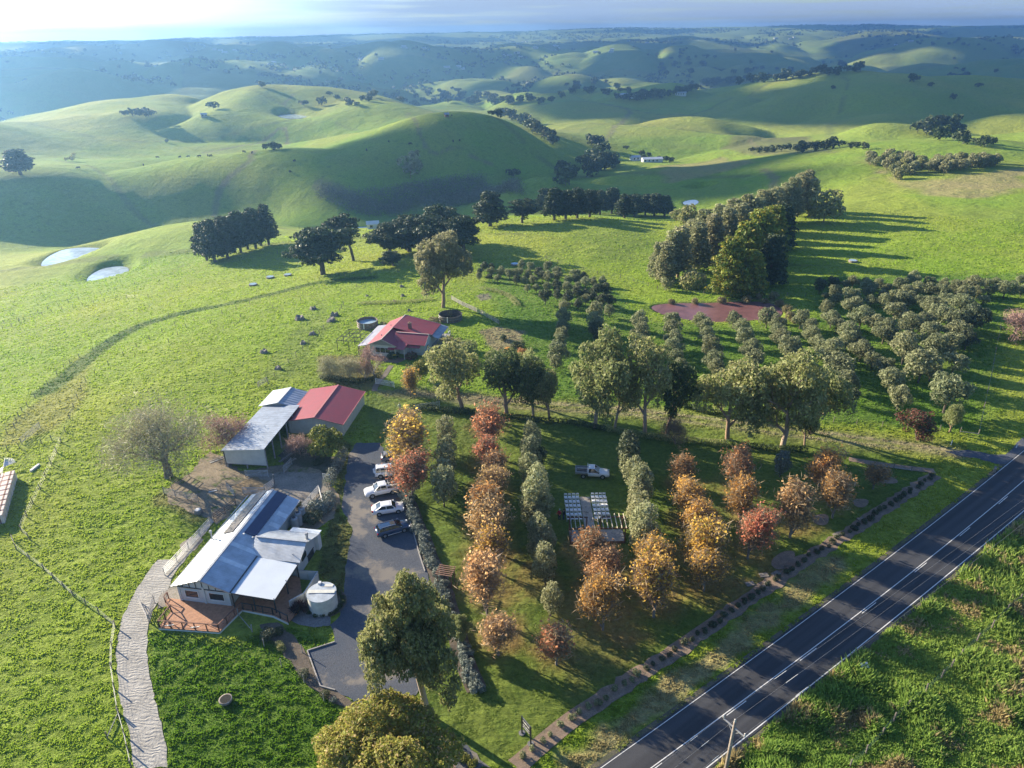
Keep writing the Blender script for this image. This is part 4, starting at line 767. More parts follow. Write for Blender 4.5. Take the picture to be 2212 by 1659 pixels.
ro.slab((4.75, 3.9, 2.62), (2.6, 3.9, 2.7), (2.5, 1.5, 2.2), (4.75, 1.5, 2.2), .05); rr_ = ro.build('roof', RD, b)
tm = MB(); tm.bar((-3.78, 1.93, 2.43), (-.4, 1.93, 3.95), .05, .14); tm.bar((-.4, 1.93, 3.95), (2.92, 1.93, 2.48), .05, .14); tm.bar((8.72, 6.5, 3.95), (8.72, 3.7, 2.5), .05, .14); tm.bar((8.72, 6.5, 3.95), (8.72, 9.3, 2.6), .05, .14); tm.bar((-.4, 1.95, 4.0), (.1, 15.8, 4.42), .2, .03); tm.bar((1.3, 6.5, 4.0), (8.7, 6.5, 4.0), .2, .03); tm.bar((.1, 15.82, 4.36), (8.5, 15.82, 2.73), .05, .14); tm.build('barge_board', plain('faded_trim', (.55, .50, .44), .6), rr_)
ch = MB(); ch.box(3.0, 3.65, 9.4, 10.0, 3.3, 4.9); ch.box(2.93, 3.72, 9.33, 10.07, 4.9, 5.02); chm = ch.build('chimney', plain('brick', (.26, .17, .13), .9, var=.3, scale=6, bmp=.01), rr_); MB().cyl(3.3, 9.7, 5.02, 5.35, .14, 10).build('chimney_pot', plain('clay_pot', (.40, .2, .12), .8), chm)
for y in (5.2, 11.0): MB().cyl(-1.6, y, 3.3, 3.75, .12, 8).build('roof_vent', GALV, rr_)
MB().slab((-6.0, 2.1, 1.95), (-3.7, 2.1, 2.4), (-3.7, 14.1, 2.4), (-6.0, 14.1, 1.95), .05).build('west_verandah_roof', sheet_metal('lilac_grey_roof', (.42, .42, .47), 'Y', .3, .5, .2, .02), b)
MB().slab((8.4, 8.7, 2.6), (10.2, 8.7, 2.15), (10.2, 16.0, 2.15), (8.4, 16.0, 2.6), .05).build('east_verandah_roof', ROOF_G, b)
for x, y in ((-5.9, 2.2), (-5.9, 6.2), (-5.9, 10.2), (-5.9, 14), (10.1, 8.8), (10.1, 12.4), (10.1, 15.9), (4.7, 1.6), (2.7, 1.6)): MB().box(x-.06, x+.06, y-.06, y+.06, -.3, 2.0 if x < 9 else 2.15).build('verandah_post', DARK if x < 0 else WHITE, b)
dd = MB(); dd.box(8.4, 10.6, 9, 16, .2, .35); dd.box(8.5, 10.2, 7.0, 9, .1, .2); dk_ = dd.build('side_deck', TIMG, b); rl_ = MB(); rail(rl_, [(10.5, 9), (10.5, 16)], z=.35, h=.9); rl_.build('side_deck_rail', WHITE, dk_)
win(b, (-2.1, 2.4), (1.3, 2.4), .7, 1.95, (0, -1), WHITE, 3); win(b, (4.7, 4.2), (7.3, 4.2), .7, 2.0, (0, -1), WHITE, 3, plain('curtained_glass', (.55, .60, .62), .3)); win(b, (8.4, 5.2), (8.4, 6.6), .8, 1.9, (1, 0), WHITE, 2)
MB().box(2.75, 4.5, 4.08, 4.2, 0, 1.9).build('front_door', WHITE, b); MB().slab((4.4, 3.9, 2.3), (7.6, 3.9, 2.3), (7.6, 3.3, 1.95), (4.4, 3.3, 1.95), -.04).build('window_hood', RD, b); MB().slab((.9, 2.3, 2.1), (2.4, 2.3, 2.1), (2.4, 1.7, 1.8), (.9, 1.7, 1.8), -.04).build('window_hood', RD, b)
gb = MB(); gb.add([(-3.0, 2.37, 2.5), (2.3, 2.37, 2.5), (-.4, 2.37, 3.7)], [(0, 1, 2)]); gb.build('gable_shingles', plain('shingle', (.30, .32, .30), .8, var=.2, scale=8), b)
STV = plain('tank_staves', (.25, .20, .165), .9, var=.25, scale=3, bmp=.01)
x, y = PZ(869/1.0, 0) if False else PZ((1250+694/4.022)/1.7938, (1150+345/4.022)/1.7938, 1.6)
round_tank('timber_water_tank', 'open round timber tank brimming with pale blue water behind the steel trellis', float(x), float(y), 2.45, 1.6, STV, plain('tank_water', (.32, .44, .50), .08, var=.05), False, .95)
x, y = PZ((1250+1990/4.022)/1.7938, (1150+262/4.022)/1.7938, 1.6)
round_tank('timber_water_tank', 'empty dark round timber tank below the tall gum tree', float(x), float(y), 2.8, 1.6, plain('dark_staves', (.13, .115, .10), .9, var=.25, scale=3), plain('tank_bottom', (.02, .017, .015), .7), False)
tr = thing('steel_trellis', 'black steel frame of a roofless pergola beside the farmhouse', 'pergola', (*OF, 0), -AZF); fr_ = MB()
for k in range(6): x = -11.5+k*1.05; fr_.bar((x, 3.8, 2.35), (x, 10.3, 2.35), .08)
for k in range(4): y = 3.8+k*2.16; fr_.bar((-11.5, y, 2.3), (-6.2, y, 2.3), .09)
fr_.build('top_frame', DARK, tr)
for x in (-11.5, -8.9, -6.3):
    for y in (3.8, 7.0, 10.3): MB().box(x-.05, x+.05, y-.05, y+.05, -.3, 2.3).build('post', DARK, tr)
YEL = plain('yellow_plastic', (.65, .42, .02), .5); q = FL_(2.6, 1.3)
bn = thing('wheelie_bin', 'green wheelie bin with a yellow lid at the farmhouse porch', 'bin', (*q, .1), .3); MB().tube([(0, 0, 0), (0, 0, .95)], [.22, .32], 4).build('bin_body', plain('bin_green', (.03, .09, .04), .5), bn); MB().box(-.32, .32, -.36, .3, .95, 1.03).build('lid', YEL, bn)
# ------------------------------------------------------------------ ceremony lawn
per = thing('ceremony_pergola', 'timber arbour over a grey stage facing the white chairs', 'pergola', (10.6, 76.1, 0))
def pb(n_, mt_, *boxes):
    m_ = MB()
    for q in boxes: m_.box(*q)
    return m_.build(n_, mt_, per)
pb('stage', TIMG, (-2.95, 4.35, .1, 2.6, .12, .36)); pb('stage_skirt', TIMR, (-3.0, 4.4, .03, .1, -.1, .37), (-3.02, -2.95, .1, 2.6, -.1, .37), (4.35, 4.42, .1, 2.6, -.1, .37))
for x in (-2.95, 4.3):
    for y in (0.1, 2.55): pb('post', TIMR, (x-.08, x+.08, y-.08, y+.08, 0, 2.5))
for x in (-.6, 1.3): pb('post', TIMR, (x-.07, x+.07, 2.48, 2.62, 0, 2.5))
pb('beam', TIMR, (-3.3, 4.7, .05, .15, 2.42, 2.6)); pb('beam', TIMR, (-3.3, -.5, 2.5, 2.6, 2.42, 2.6)); pb('beam', TIMR, (1.3, 4.7, 2.5, 2.6, 2.42, 2.6))
for k in range(13): x = -2.9+k*.61; pb('rafter', TIMG if k not in (1, 2, 10, 11, 12) else plain('pale_sunlit_timber', (.60, .54, .42), .8) if 'pale_sunlit_timber' not in MATS else MATS['pale_sunlit_timber'], (x-.04, x+.04, -.1, 3.1, 2.6, 2.74))  # paler rafters have sunlight put into their colour
ba = thing('wine_barrel', 'dark wooden barrel standing on the grey stage', 'barrel', (9.1, 78.2, .36)); MB().tube([(0, 0, 0), (0, 0, .2), (0, 0, .45), (0, 0, .7), (0, 0, .9)], [.27, .33, .36, .33, .27], 16).build('staves', TIMB, ba, smooth=True); MB().tube([(0, 0, .2), (0, 0, .24)], [.34, .345], 16).build('hoop', STEEL, ba); MB().tube([(0, 0, .66), (0, 0, .7)], [.345, .34], 16).build('hoop', STEEL, ba)
tag(MB().box(9.86, 11.3, 79.3, 86.85, .04, .07).build('aisle_matting', ground_mat('jute_matting', (.46, .41, .34), (.36, .31, .26), .8, 9, .01, .9, (.16, .13, .10), .63, 1.1)), 'long tan matting laid down the aisle between the white chairs', 'matting')
CHW = plain('white_resin', (.86, .87, .88), .4, var=.02)
ORD = ['first', 'second', 'third', 'fourth', 'fifth', 'sixth', 'seventh', 'eighth', 'ninth', 'tenth', 'eleventh', 'twelfth', 'thirteenth', 'fourteenth', 'fifteenth', 'sixteenth', 'seventeenth', 'eighteenth', 'nineteenth', 'twentieth']
ch0 = thing('folding_chair', 'x', 'chair', (0, 0, 0)); MB().box(-.23, .23, -.26, .2, .43, .48).build('seat', CHW, ch0, bevel=.008)
MB().bar((-.22, .22, .80), (.22, .22, .80), .04, .22).build('backrest', CHW, ch0)
for s in (-1, 1):
    MB().bar((s*.2, .24, .88), (s*.2, -.22, 0), .03, .035).build('leg', CHW, ch0); MB().bar((s*.18, -.1, .44), (s*.18, .25, 0), .03, .035).build('leg', CHW, ch0)
MB().bar((-.2, .05, .25), (.2, .05, .25), .025).build('stretcher', CHW, ch0)
rs = random.Random(4); first = True
for blk in (0, 1):
    for row in range(6):
        for k in range(4):
            x = (7.72+k*.57) if blk == 0 else (11.68+k*.57); y = 86.35-row*1.03+(0.04 if blk else 0)
            fr = 5-row; nk = 3-k if blk == 0 else k
            lab = "white chair %s from the matting in the %s block's %s row from the stage" % (ORD[nk], 'left' if blk == 0 else 'right', ORD[fr])
            loc = (x+rs.uniform(-.02, .02), y+rs.uniform(-.03, .03), H(x, y)+.02); rz = rs.uniform(-.04, .04)
            if first: first = False; ch0.location = loc; ch0.rotation_euler = (0, 0, rz); tag(ch0, lab, 'chair', 'white chairs in rows on the lawn')
            else: copy_tree(ch0, lab, loc, rz)
# ------------------------------------------------------------------ vehicles
CARW = plain('white_car_paint', (.74, .76, .78), .25, var=.02, coat=1.0, spec=.5); CARB = plain('navy_car_paint', (.025, .055, .12), .22, var=.02, coat=1.0); CARS = plain('dull_silver_paint', (.22, .23, .25), .3, coat=.8)
CG = plain('car_glass', (.012, .016, .022), .05, var=.02, spec=.9); RIM = plain('alloy', (.5, .51, .52), .35, metal=.7); LAMP = plain('lamp_glass', (.7, .72, .74), .15); TAIL = plain('tail_lens', (.35, .01, .01), .2); PLASTIC = plain('black_plastic', (.03, .03, .032), .6)
def loft(secs):
    n = len(secs[0]); V = [p for s in secs for p in s]; F_ = []
    for i in range(len(secs)-1):
        for j in range(n): F_.append((i*n+j, i*n+(j+1) % n, (i+1)*n+(j+1) % n, (i+1)*n+j))
    F_.append(tuple(range(n))[::-1]); F_.append(tuple((len(secs)-1)*n+j for j in range(n))); return MB().add(V, F_)
def wheel(t, x, y, r, side):
    w = MB(); w.tube([(x, y-.1*1, r), (x, y+.1, r)], r, 20); tyre = MB(); 
    o_ = bpy.data.objects.new('wheel', None); COL.objects.link(o_); o_.parent = t
    tyre.tube([(x, y-.11, r), (x, y-.09, r), (x, y+.09, r), (x, y+.11, r)], [r*.9, r, r, r*.9], 20).build('tyre', RUBBER, o_)
    rm = MB(); ys = y+side*.112; rm.tube([(x, ys-.01*side, r), (x, ys+.01*side, r)], r*.62, 14); rm.build('rim', RIM, o_)
def car(name, label, cat, pr, pf, kind, paint, reverse=False, group='vehicles parked on the gravel car park', gr=True):
    """pr, pf: where the rear and front near-side wheels touch the ground"""
    a = np.array(PZ(*pr, .06)).astype(float); f = np.array(PZ(*pf, .06)).astype(float); d = f-a; d /= np.linalg.norm(d); n = np.array([-d[1], d[0]])
    if n[1] < 0: n = -n
    S_ = dict(sedan=(4.6, 1.80, .31, 2.70), wagon=(4.7, 1.80, .33, 2.72), suv=(4.3, 1.82, .36, 2.60), dual=(5.25, 1.85, .38, 3.05), tray=(5.15, 1.78, .35, 2.95))[kind]
    L, W, r, wb = S_; mid = (a+f)/2+n*(W/2-.1); z = H(*mid)+.06
    t = thing(name, label, cat, (mid[0], mid[1], z), math.atan2(d[1], d[0]), group); hw = W/2
    def sec(x, zb, zt, w, tw=.9): return [(x, -w*.9, zb), (x, -w, zb+.12), (x, -w, zt-.14), (x, -w*tw, zt), (x, 0, zt+.035), (x, w*tw, zt), (x, w, zt-.14), (x, w, zb+.12), (x, w*.9, zb)]
    X = L/2
    P_ = dict(sedan=[(-X, .35, .78, .80), (-X+.08, .25, .92, .93), (-X+.5, .22, 1.0, 1), (-.9, .2, .98, 1), (.7, .2, .96, 1), (1.2, .2, .92, 1), (X-.35, .2, .80, .96), (X-.06, .25, .66, .85), (X, .32, .55, .72)],
              wagon=[(-X, .35, .85, .86), (-X+.08, .28, .98, .95), (-X+.5, .25, 1.02, 1), (-.9, .22, 1.0, 1), (.8, .22, .98, 1), (1.25, .22, .95, 1), (X-.35, .22, .82, .96), (X-.06, .27, .68, .85), (X, .34, .56, .72)],
              suv=[(-X, .45, 1.0, .92), (-X+.06, .38, 1.1, .98), (-1, .3, 1.08, 1), (.8, .3, 1.06, 1), (1.2, .3, 1.04, 1), (X-.3, .3, .95, .97), (X-.05, .35, .8, .88), (X, .42, .65, .76)],
              dual=[(-X, .5, 1.05, .92), (-X+.06, .45, 1.1, .97), (-.75, .38, 1.1, 1), (.8, .35, 1.1, 1), (1.25, .35, 1.08, 1), (X-.35, .35, .98, .97), (X-.06, .4, .82, .88), (X, .48, .66, .76)],
              tray=[(-.75, .38, 1.02, .93), (-.7, .35, 1.05, .97), (.8, .33, 1.04, .97), (1.25, .33, 1.0, .96), (X-.35, .33, .9, .93), (X-.06, .38, .76, .85), (X, .45, .62, .72)])[kind]
    bd = loft([sec(x, zb, zt, w*hw) for x, zb, zt, w in P_]).build('body', paint, t, smooth=True)
    cab = dict(sedan=[(-1.75, -.95, .55, 1.15), (.42, .99, 1.45, 1.38)], wagon=[(-2.15, -1.85, .35, 1.3), (.42, 1.0, 1.47, 1.40)], suv=[(-2.05, -1.85, .45, 1.25), (.46, 1.08, 1.72, 1.6)], dual=[(-.72, -.62, .5, 1.25), (.46, 1.1, 1.75, 1.62)], tray=[(-.7, -.62, .25, 1.1), (.44, 1.04, 1.66, 1.6)])[kind]
    (xr0, xr1, xf1, xf0), (_, zb, zt, _2) = cab; wt, wb_ = hw*.74, hw*.91; zb -= .05
    g_ = MB().add([(xr0, -wb_, zb), (xf0, -wb_, zb), (xf0, wb_, zb), (xr0, wb_, zb), (xr1, -wt, zt-.04), (xf1, -wt, zt-.04), (xf1, wt, zt-.04), (xr1, wt, zt-.04)], [(3, 2, 1, 0), (4, 5, 6, 7), (0, 1, 5, 4), (1, 2, 6, 5), (2, 3, 7, 6), (3, 0, 4, 7)]).build('windows', CG, t)
    rf = MB(); rf.prism([(xr1-.05, -wt*.96), (xr1+.1, -wt), (xf1-.15, -wt), (xf1+.05, -wt*.93), (xf1+.05, wt*.93), (xf1-.15, wt), (xr1+.1, wt), (xr1-.05, wt*.96)], zt-.05, zt+.0); rf.prism([(xr1+.15, -wt*.8), (xf1-.2, -wt*.8), (xf1-.2, wt*.8), (xr1+.15, wt*.8)], zt-.01, zt+.035)
    for s in (-1, 1):
        rf.bar((xr0, s*wb_, zb), (xr1, s*wt, zt-.03), .07, .06); rf.bar((xf0, s*wb_, zb), (xf1, s*wt, zt-.03), .06, .06)
        mids = {'sedan': (-.25,), 'wagon': (-.35, -1.3), 'suv': (-.3, -1.25), 'dual': (.2,), 'tray': ()}[kind]
        for xm in mids: rf.bar((xm, s*(wb_+.01), zb), (xm, s*(wt+.01), zt-.03), .07, .05)
        if kind in ('sedan',): rf.bar((xr0-.02, s*wb_, zb+.02), (xr1, s*wt, zt-.02), .16, .06)
    rf.build('roof', paint, t, bevel=.01)
    for s in (-1, 1):
        mr = MB().box(xf0-.35, xf0-.2, s*hw*.98, s*(hw+.2), zb+.08, zb+.24) if s > 0 else MB().box(xf0-.35, xf0-.2, -(hw+.2), -hw*.98, zb+.08, zb+.24); mr.build('mirror', paint if kind != 'tray' else PLASTIC, t)
        MB().box(X-.28, X-.04, s*hw*.78-.14, s*hw*.78+.14, .60, .74).build('headlight', LAMP, t)
        if kind != 'tray': MB().box(-X-.01, -X+.2, s*hw*.84-.1, s*hw*.84+.1, .74, .96).build('tail_light', TAIL, t)
    MB().box(X-.08, X+.03, -hw*.62, hw*.62, .32, .56).build('grille', PLASTIC, t); MB().box(-X-.03 if kind != 'tray' else -.8, -X+.06 if kind != 'tray' else -.7, -hw*.7, hw*.7, .3, .42).build('bumper', PLASTIC, t)
    xw = (f-a) @ d/2; wbh = wb/2; sh = .05
    for x in (-wbh+sh-.02, wbh+sh):
        for s in (-1, 1):
            arch = MB().tube([(x, s*(hw-.02), r), (x, s*(hw+.006), r)], r*1.16, 18); arch.build('wheel_arch', PLASTIC, t); wheel(t, x, s*(hw-.07), r, s)
    if kind in ('sedan', 'suv', 'wagon', 'dual'):
        sl_ = MB()
        for s in (-1, 1): sl_.box(-wbh+r+.1, wbh-r-.05, s*hw-.03, s*hw+.03, .26, .33)
        sl_.build('side_step', PLASTIC if kind != 'wagon' else WHITE, t)
    if kind == 'wagon': MB().box(-1.6, .3, -wt*.85, -wt*.8, zt+.03, zt+.08).box(-1.6, .3, wt*.8, wt*.85, zt+.03, zt+.08).build('roof_rail', RIM, t); MB().box(-.30, .30, -.38, .38, zt+.032, zt+.042).build('sunroof', PLASTIC, t)
    if kind == 'suv': MB().box(-1.7, .3, -wt*.9, -wt*.85, zt+.02, zt+.09).box(-1.7, .3, wt*.85, wt*.9, zt+.02, zt+.09).build('roof_rail', RIM, t); MB().tube([(-X-.22, .1, .95), (-X, .1, .95)], .36, 20).build('spare_wheel_cover', paint, t)
    if kind == 'dual':
        bed = MB(); bed.box(-X+.1, -.85, -hw*.78, hw*.78, .8, 1.125); bed.build('tray_cover', PLASTIC, t); sp = MB()
        for s in (-1, 1): sp.tube([(-1.75, s*hw*.8, 1.1), (-1.05, s*hw*.72, 1.72), (-.95, s*hw*.7, 1.74)], .035, 6)
        sp.tube([(-1.05, -hw*.72, 1.72), (-1.05, hw*.72, 1.72)], .035, 6); sp.build('sports_bar', RIM, t)
    if kind == 'tray':
        tr_ = MB(); tr_.box(-X-.1, -.78, -.95, .95, .78, .86); tr_.build('tray_floor', TIMG, t)
        for q in ((-X-.1, -.78, -.97, -.92), (-X-.1, -.78, .92, .97), (-X-.13, -X-.08, -.95, .95)): MB().box(*q, .84, 1.12).build('dropside', plain('alu_side', (.36, .37, .38), .4, metal=.5) if 'alu_side' not in MATS else MATS['alu_side'], t)
        rk = MB(); rk.box(-.82, -.76, -.92, .92, .86, .92).box(-.82, -.76, -.92, -.84, .86, 1.7).box(-.82, -.76, .84, .92, .86, 1.7).box(-.82, -.76, -.92, .92, 1.62, 1.7)
        for y in (-.5, -.17, .17, .5): rk.box(-.81, -.77, y-.02, y+.02, .86, 1.65)
        rk.build('headboard', WHITE, t); MB().box(-X+.1, -.9, -.3, -.26, .9, 1.0).box(-X+.1, -.9, .2, .24, .9, 1.0).box(-X-.02, X-1.3, -.2, .2, .4, .55).build('chassis', PLASTIC, t)
    return t
t = car('tray_ute', 'white single cab ute with a flat tray parked on the lawn behind the chairs', 'ute', (1259.7, 1032.4), (1300.4, 1034.4), 'tray', CARW, group=None)
for k, (y0, c_) in enumerate(((.55, 'pale_sunlit_timber'), (.0, 'weathered_timber'))):
    x0, y0_ = t.location.x, t.location.y; m_ = MB().bar((-2.4, y0, .92), (-1.0, y0+.02, .92), .12, .06); o_ = m_.build('timber_plank', MATS[c_]); o_.matrix_world = Matrix.Translation(t.location) @ Matrix.Rotation(t.rotation_euler.z, 4, 'Z'); tag(o_, ('pale new plank', 'grey weathered plank')[k]+' lying on the tray of the lawn ute', 'plank')
car('parked_suv', 'white four wheel drive with a spare wheel, half under the red autumn tree', 'car', (822.9, 1034), (858.5, 1030), 'suv', CARW)
car('dual_cab_ute', 'white dual cab ute with a sports bar facing the building', 'ute', (850, 1067.7), (805.3, 1076.8), 'dual', CARW)
car('parked_sedan', 'white sedan parked between the dual cab ute and the navy wagon', 'car', (819.5, 1115), (859.4, 1109), 'sedan', CARW)
car('parked_wagon', 'dark navy station wagon with roof rails, nearest of the parked cars', 'car', (831.5, 1161.5), (873, 1149.4), 'wagon', CARB)
car('parked_wagon', 'silver grey wagon almost hidden beneath the golden autumn tree', 'car', (838, 1001), (874, 997), 'wagon', CARS)
# ------------------------------------------------------------------ plant prototypes: trunk + crown meshes with real foliage
F_OLIVE = foliage('olive_leaf', (.19, .215, .105), (.32, .34, .185), .38, .015, .3); F_OLIVD = foliage('dark_olive_leaf', (.07, .09, .045), (.12, .14, .08), .25, .015, .35)
F_GUM = foliage('gum_leaf', (.22, .25, .08), (.38, .385, .17), .48, .02, .3, (.34, .32, .17), .1); F_GUMD = foliage('dark_gum_leaf', (.07, .10, .03), (.14, .17, .06), .35, .02, .3)
F_GUMY = foliage('golden_gum_leaf', (.22, .27, .045), (.40, .38, .10), .48, .015, .2, (.42, .34, .14), .16)
F_CYP = foliage('cypress_leaf', (.035, .062, .024), (.07, .10, .036), .2, .015, .35); F_CYPY = foliage('golden_cypress_leaf', (.13, .20, .03), (.28, .30, .045), .35, .01, .2, (.32, .26, .03), .16)
F_BELT = foliage('belt_gum_leaf', (.25, .27, .12), (.41, .40, .22), .45, .015, .35); F_DARK = foliage('dark_shrub_leaf', (.04, .066, .024), (.085, .115, .04), .25, .02, .4)
F_ORG = foliage('orange_leaf', (.60, .29, .075), (.74, .44, .14), .55, .018, .3, (.60, .33, .10), .2); F_GOLD = foliage('gold_leaf', (.62, .40, .07), (.76, .54, .13), .55, .014, .25, (.38, .33, .06), .12)
F_RED = foliage('red_leaf', (.54, .20, .11), (.68, .34, .19), .55, .012, .25, (.55, .25, .10), .12); F_TAN = foliage('tan_leaf', (.57, .35, .14), (.72, .50, .24), .55, .015, .3); F_BRN = foliage('brown_leaf', (.34, .16, .06), (.50, .27, .11), .45, .015, .3)
F_UPR = foliage('evergreen_leaf', (.27, .29, .14), (.42, .42, .24), .42, .015, .3); F_LAV = foliage('lavender_leaf', (.13, .16, .13), (.23, .26, .22), .15, .01, .2); F_BOX = foliage('hedge_leaf', (.030, .055, .018), (.065, .10, .032), .15, .01, .3); F_PHOT = foliage('photinia_leaf', (.10, .045, .030), (.24, .085, .06), .2, .01, .2, (.05, .09, .03), .35)
F_YEL = foliage('yellow_shrub_leaf', (.14, .18, .03), (.30, .28, .05), .25, .02, .3); F_TWIG = foliage('twig', (.24, .17, .10), (.36, .27, .17), .2, .01, .2); F_TWIGG = foliage('lichen_twig', (.32, .31, .17), (.46, .43, .26), .2, .01, .2); F_TWIGR = foliage('red_twig', (.32, .19, .16), (.46, .30, .25), .2, .01, .2)
F_TUSS = foliage('tussock', (.20, .19, .09), (.34, .28, .15), .3, .01, .2); F_FLAX = foliage('flax_blade', (.03, .02, .03), (.09, .04, .05), .15, .01, .2)
B_GUM = bark('gum_bark', (.34, .24, .17), (.22, .15, .11)); B_GUMW = bark('pale_gum_bark', (.42, .35, .28), (.30, .20, .14)); B_DARK = bark('dark_bark', (.10, .085, .07), (.17, .145, .12)); B_TAN = bark('tan_bark', (.17, .13, .10), (.11, .085, .07)); B_GREY = bark('grey_bark', (.23, .205, .18), (.13, .115, .10))
class Proto:
    def __init__(s, R_, zc, parts, Rz, k=.88): s.k = k; s.R = R_; s.zc = zc; s.parts = parts; s.Rz = Rz      # parts: (name, mesh)
def norm_dims(P_):
    lo, hi = np.percentile(P_, 2, axis=0), np.percentile(P_, 98, axis=0); return (hi[0]-lo[0]+hi[1]-lo[1])/4, (lo[2]+hi[2])/2, (hi[2]-lo[2])/2
def round_tree(nm, seed, R_=1.7, zc=2.4, rz=1.6, npuff=22, leaf=.16, dens=26, mat=None, bk=None, th=.9, aspect=2.0, top=0.0, pr=(.34, .5), jit=.6):
    rs = np.random.RandomState(seed); puffs = []
    for i in range(npuff):
        d = rs.randn(3); d /= np.linalg.norm(d); d[2] = d[2]*.95+top*rs.rand(); f = .35+.38*rs.rand()
        taper = 1-.45*max(0, d[2])*top; c = np.array([d[0]*R_*f*taper*1.25, d[1]*R_*f*taper*1.25, zc+d[2]*rz*f*1.2]); q = R_*rs.uniform(*pr); puffs.append((c, np.array([q, q, q*rs.uniform(.8, 1.2)*min(1.5, rz/R_)])))
    P_, Nn = puffs_points(puffs, dens, rs); me = leaf_mesh(nm+'_crown', P_, Nn, leaf, mat, rs, aspect, jit)
    mb = MB(); mb.tube([(0, 0, -.3), (.03, .02, th), (.05, -.03, zc)], [.14, .11, .06], 6)
    for k in range(4): a = k*1.6+seed; mb.tube([(.02, 0, th*.8), (math.cos(a)*R_*.35, math.sin(a)*R_*.35, zc)], [.08, .03], 4, False)
    a, b, c = norm_dims(P_); return Proto(a, b, [('trunk', mb.mesh(nm+'_trunk', bk or B_DARK)), ('crown', me)], c)
def gum_tree(nm, seed, h=5.0, r0=.28, leaf=.17, dens=21, mat=None, bk=None, spread=.42, levels=3, pq=(.5, .9), flat=.85, nb=(3, 4), shrink=.66, up=.5, lean=(0, 0), extra=0, aspect=1.9, start=.45):
    rs = np.random.RandomState(seed); mb, tips = branches(rs, (0, 0, -.3), h, r0, levels, spread, nb, up, lean, start, 7, .3, shrink)
    puffs = []
    for p, d in tips:
        q = rs.uniform(*pq); c = np.array(p)+np.array([0, 0, q*.2]); puffs.append((c, np.array([q, q, q*flat*rs.uniform(.85, 1.2)])))
        if extra and rs.rand() < extra: puffs.append((c+rs.randn(3)*q*.6-np.array([0, 0, q*.5]), np.array([q*.7, q*.7, q*.6])))
    rs.shuffle(puffs); P_, Nn = puffs_points(puffs, dens, rs, (.55, 1.08), .25, .35); me = leaf_mesh(nm+'_crown', P_, Nn, leaf, mat, rs, aspect, .9)
    a, b, c = norm_dims(P_); return Proto(a, b, [('trunk', mb.mesh(nm+'_trunk', bk or B_GUM, True)), ('crown', me)], c)
def autumn_tree(nm, seed, h=2.5, mat=None, n=2400, leaf=.2, spread=.30, levels=3, twigs=900, bk=None, fill=1.0):
    rs = np.random.RandomState(seed); mb, tips = branches(rs, (0, 0, -.2), h, .10, levels, spread, (5, 6), .8, (0, 0), .08, 6, .22, .66)
    T = np.array([t[0] for t in tips]); D = np.array([t[1] for t in tips]); wt_ = rs.gamma(.55, size=len(T))+.03; wt_ /= wt_.sum(); k = rs.choice(len(T), size=n, p=wt_); off = rs.randn(n, 3)*np.array([.30, .30, .34]); P_ = T[k]+off+D[k]*.12; keep = P_[:, 2] > .45+.25*rs.rand(n); P_ = P_[keep]
    c = P_.mean(0); Nn = (P_-c)/2.2; me = leaf_mesh(nm+'_crown', P_, Nn, leaf, mat, rs, 1.15, 1.1)
    k = rs.randint(len(T), size=twigs); tw = leaf_mesh(nm+'_twigs', T[k]+rs.randn(twigs, 3)*.3, D[k]*0+rs.randn(twigs, 3), .045, F_TWIG, rs, 14, .5)
    a, b, cc = norm_dims(P_); return Proto(a, b, [('trunk', mb.mesh(nm+'_trunk', bk or B_GREY, True)), ('twigs', tw), ('crown', me)], cc, .84)
def bare_tree(nm, seed, h=3.2, r0=.35, levels=4, spread=.5, nb=(3, 4), twigs=7000, mat=F_TWIG, tl=.055, bk=None, up=.3, start=.3, shrink=.68, lean=(0, 0), asp=16, sig=.32):
    rs = np.random.RandomState(seed); mb, tips = branches(rs, (0, 0, -.3), h, r0, levels, spread, nb, up, lean, start, 7, .35, shrink)
    T = np.array([t[0] for t in tips]); D = np.array([t[1] for t in tips]); k = rs.randint(len(T), size=twigs); f = rs.rand(twigs)[:, None]
    P_ = T[k]+D[k]*f*.5+rs.randn(twigs, 3)*sig; tw = leaf_mesh(nm+'_twigs', P_, rs.randn(twigs, 3), tl, mat, rs, asp, .3); a, b, cc = norm_dims(P_)
    return Proto(a, b, [('trunk', mb.mesh(nm+'_trunk', bk or B_GREY, True)), ('crown', tw)], cc)
def cypress_tree(nm, seed, h=5, r0=.55, mat=None, leaf=.33, dens=9, spread=.5, levels=2, pq=(1.5, 2.4), flat=.34, start=.35, nb=(4, 5), shrink=.62, up=.25, lean=(0, 0)):
    rs = np.random.RandomState(seed); mb, tips = branches(rs, (0, 0, -.5), h, r0, levels, spread, nb, up, lean, start, 8, .3, shrink); puffs = []
    for p, d in tips:
        for j in range(3): q = rs.uniform(*pq)*(.9-.15*j); puffs.append((np.array(p)+rs.randn(3)*np.array([.9, .9, .5]), np.array([q, q, q*flat])))
    P_, Nn = puffs_points(puffs, dens, rs, (.5, 1.08), .6, .4); me = leaf_mesh(nm+'_crown', P_, Nn, leaf, mat, rs, 2.0, .7); a, b, c = norm_dims(P_)
    return Proto(a, b, [('trunk', mb.mesh(nm+'_trunk', B_DARK, True)), ('crown', me)], c)
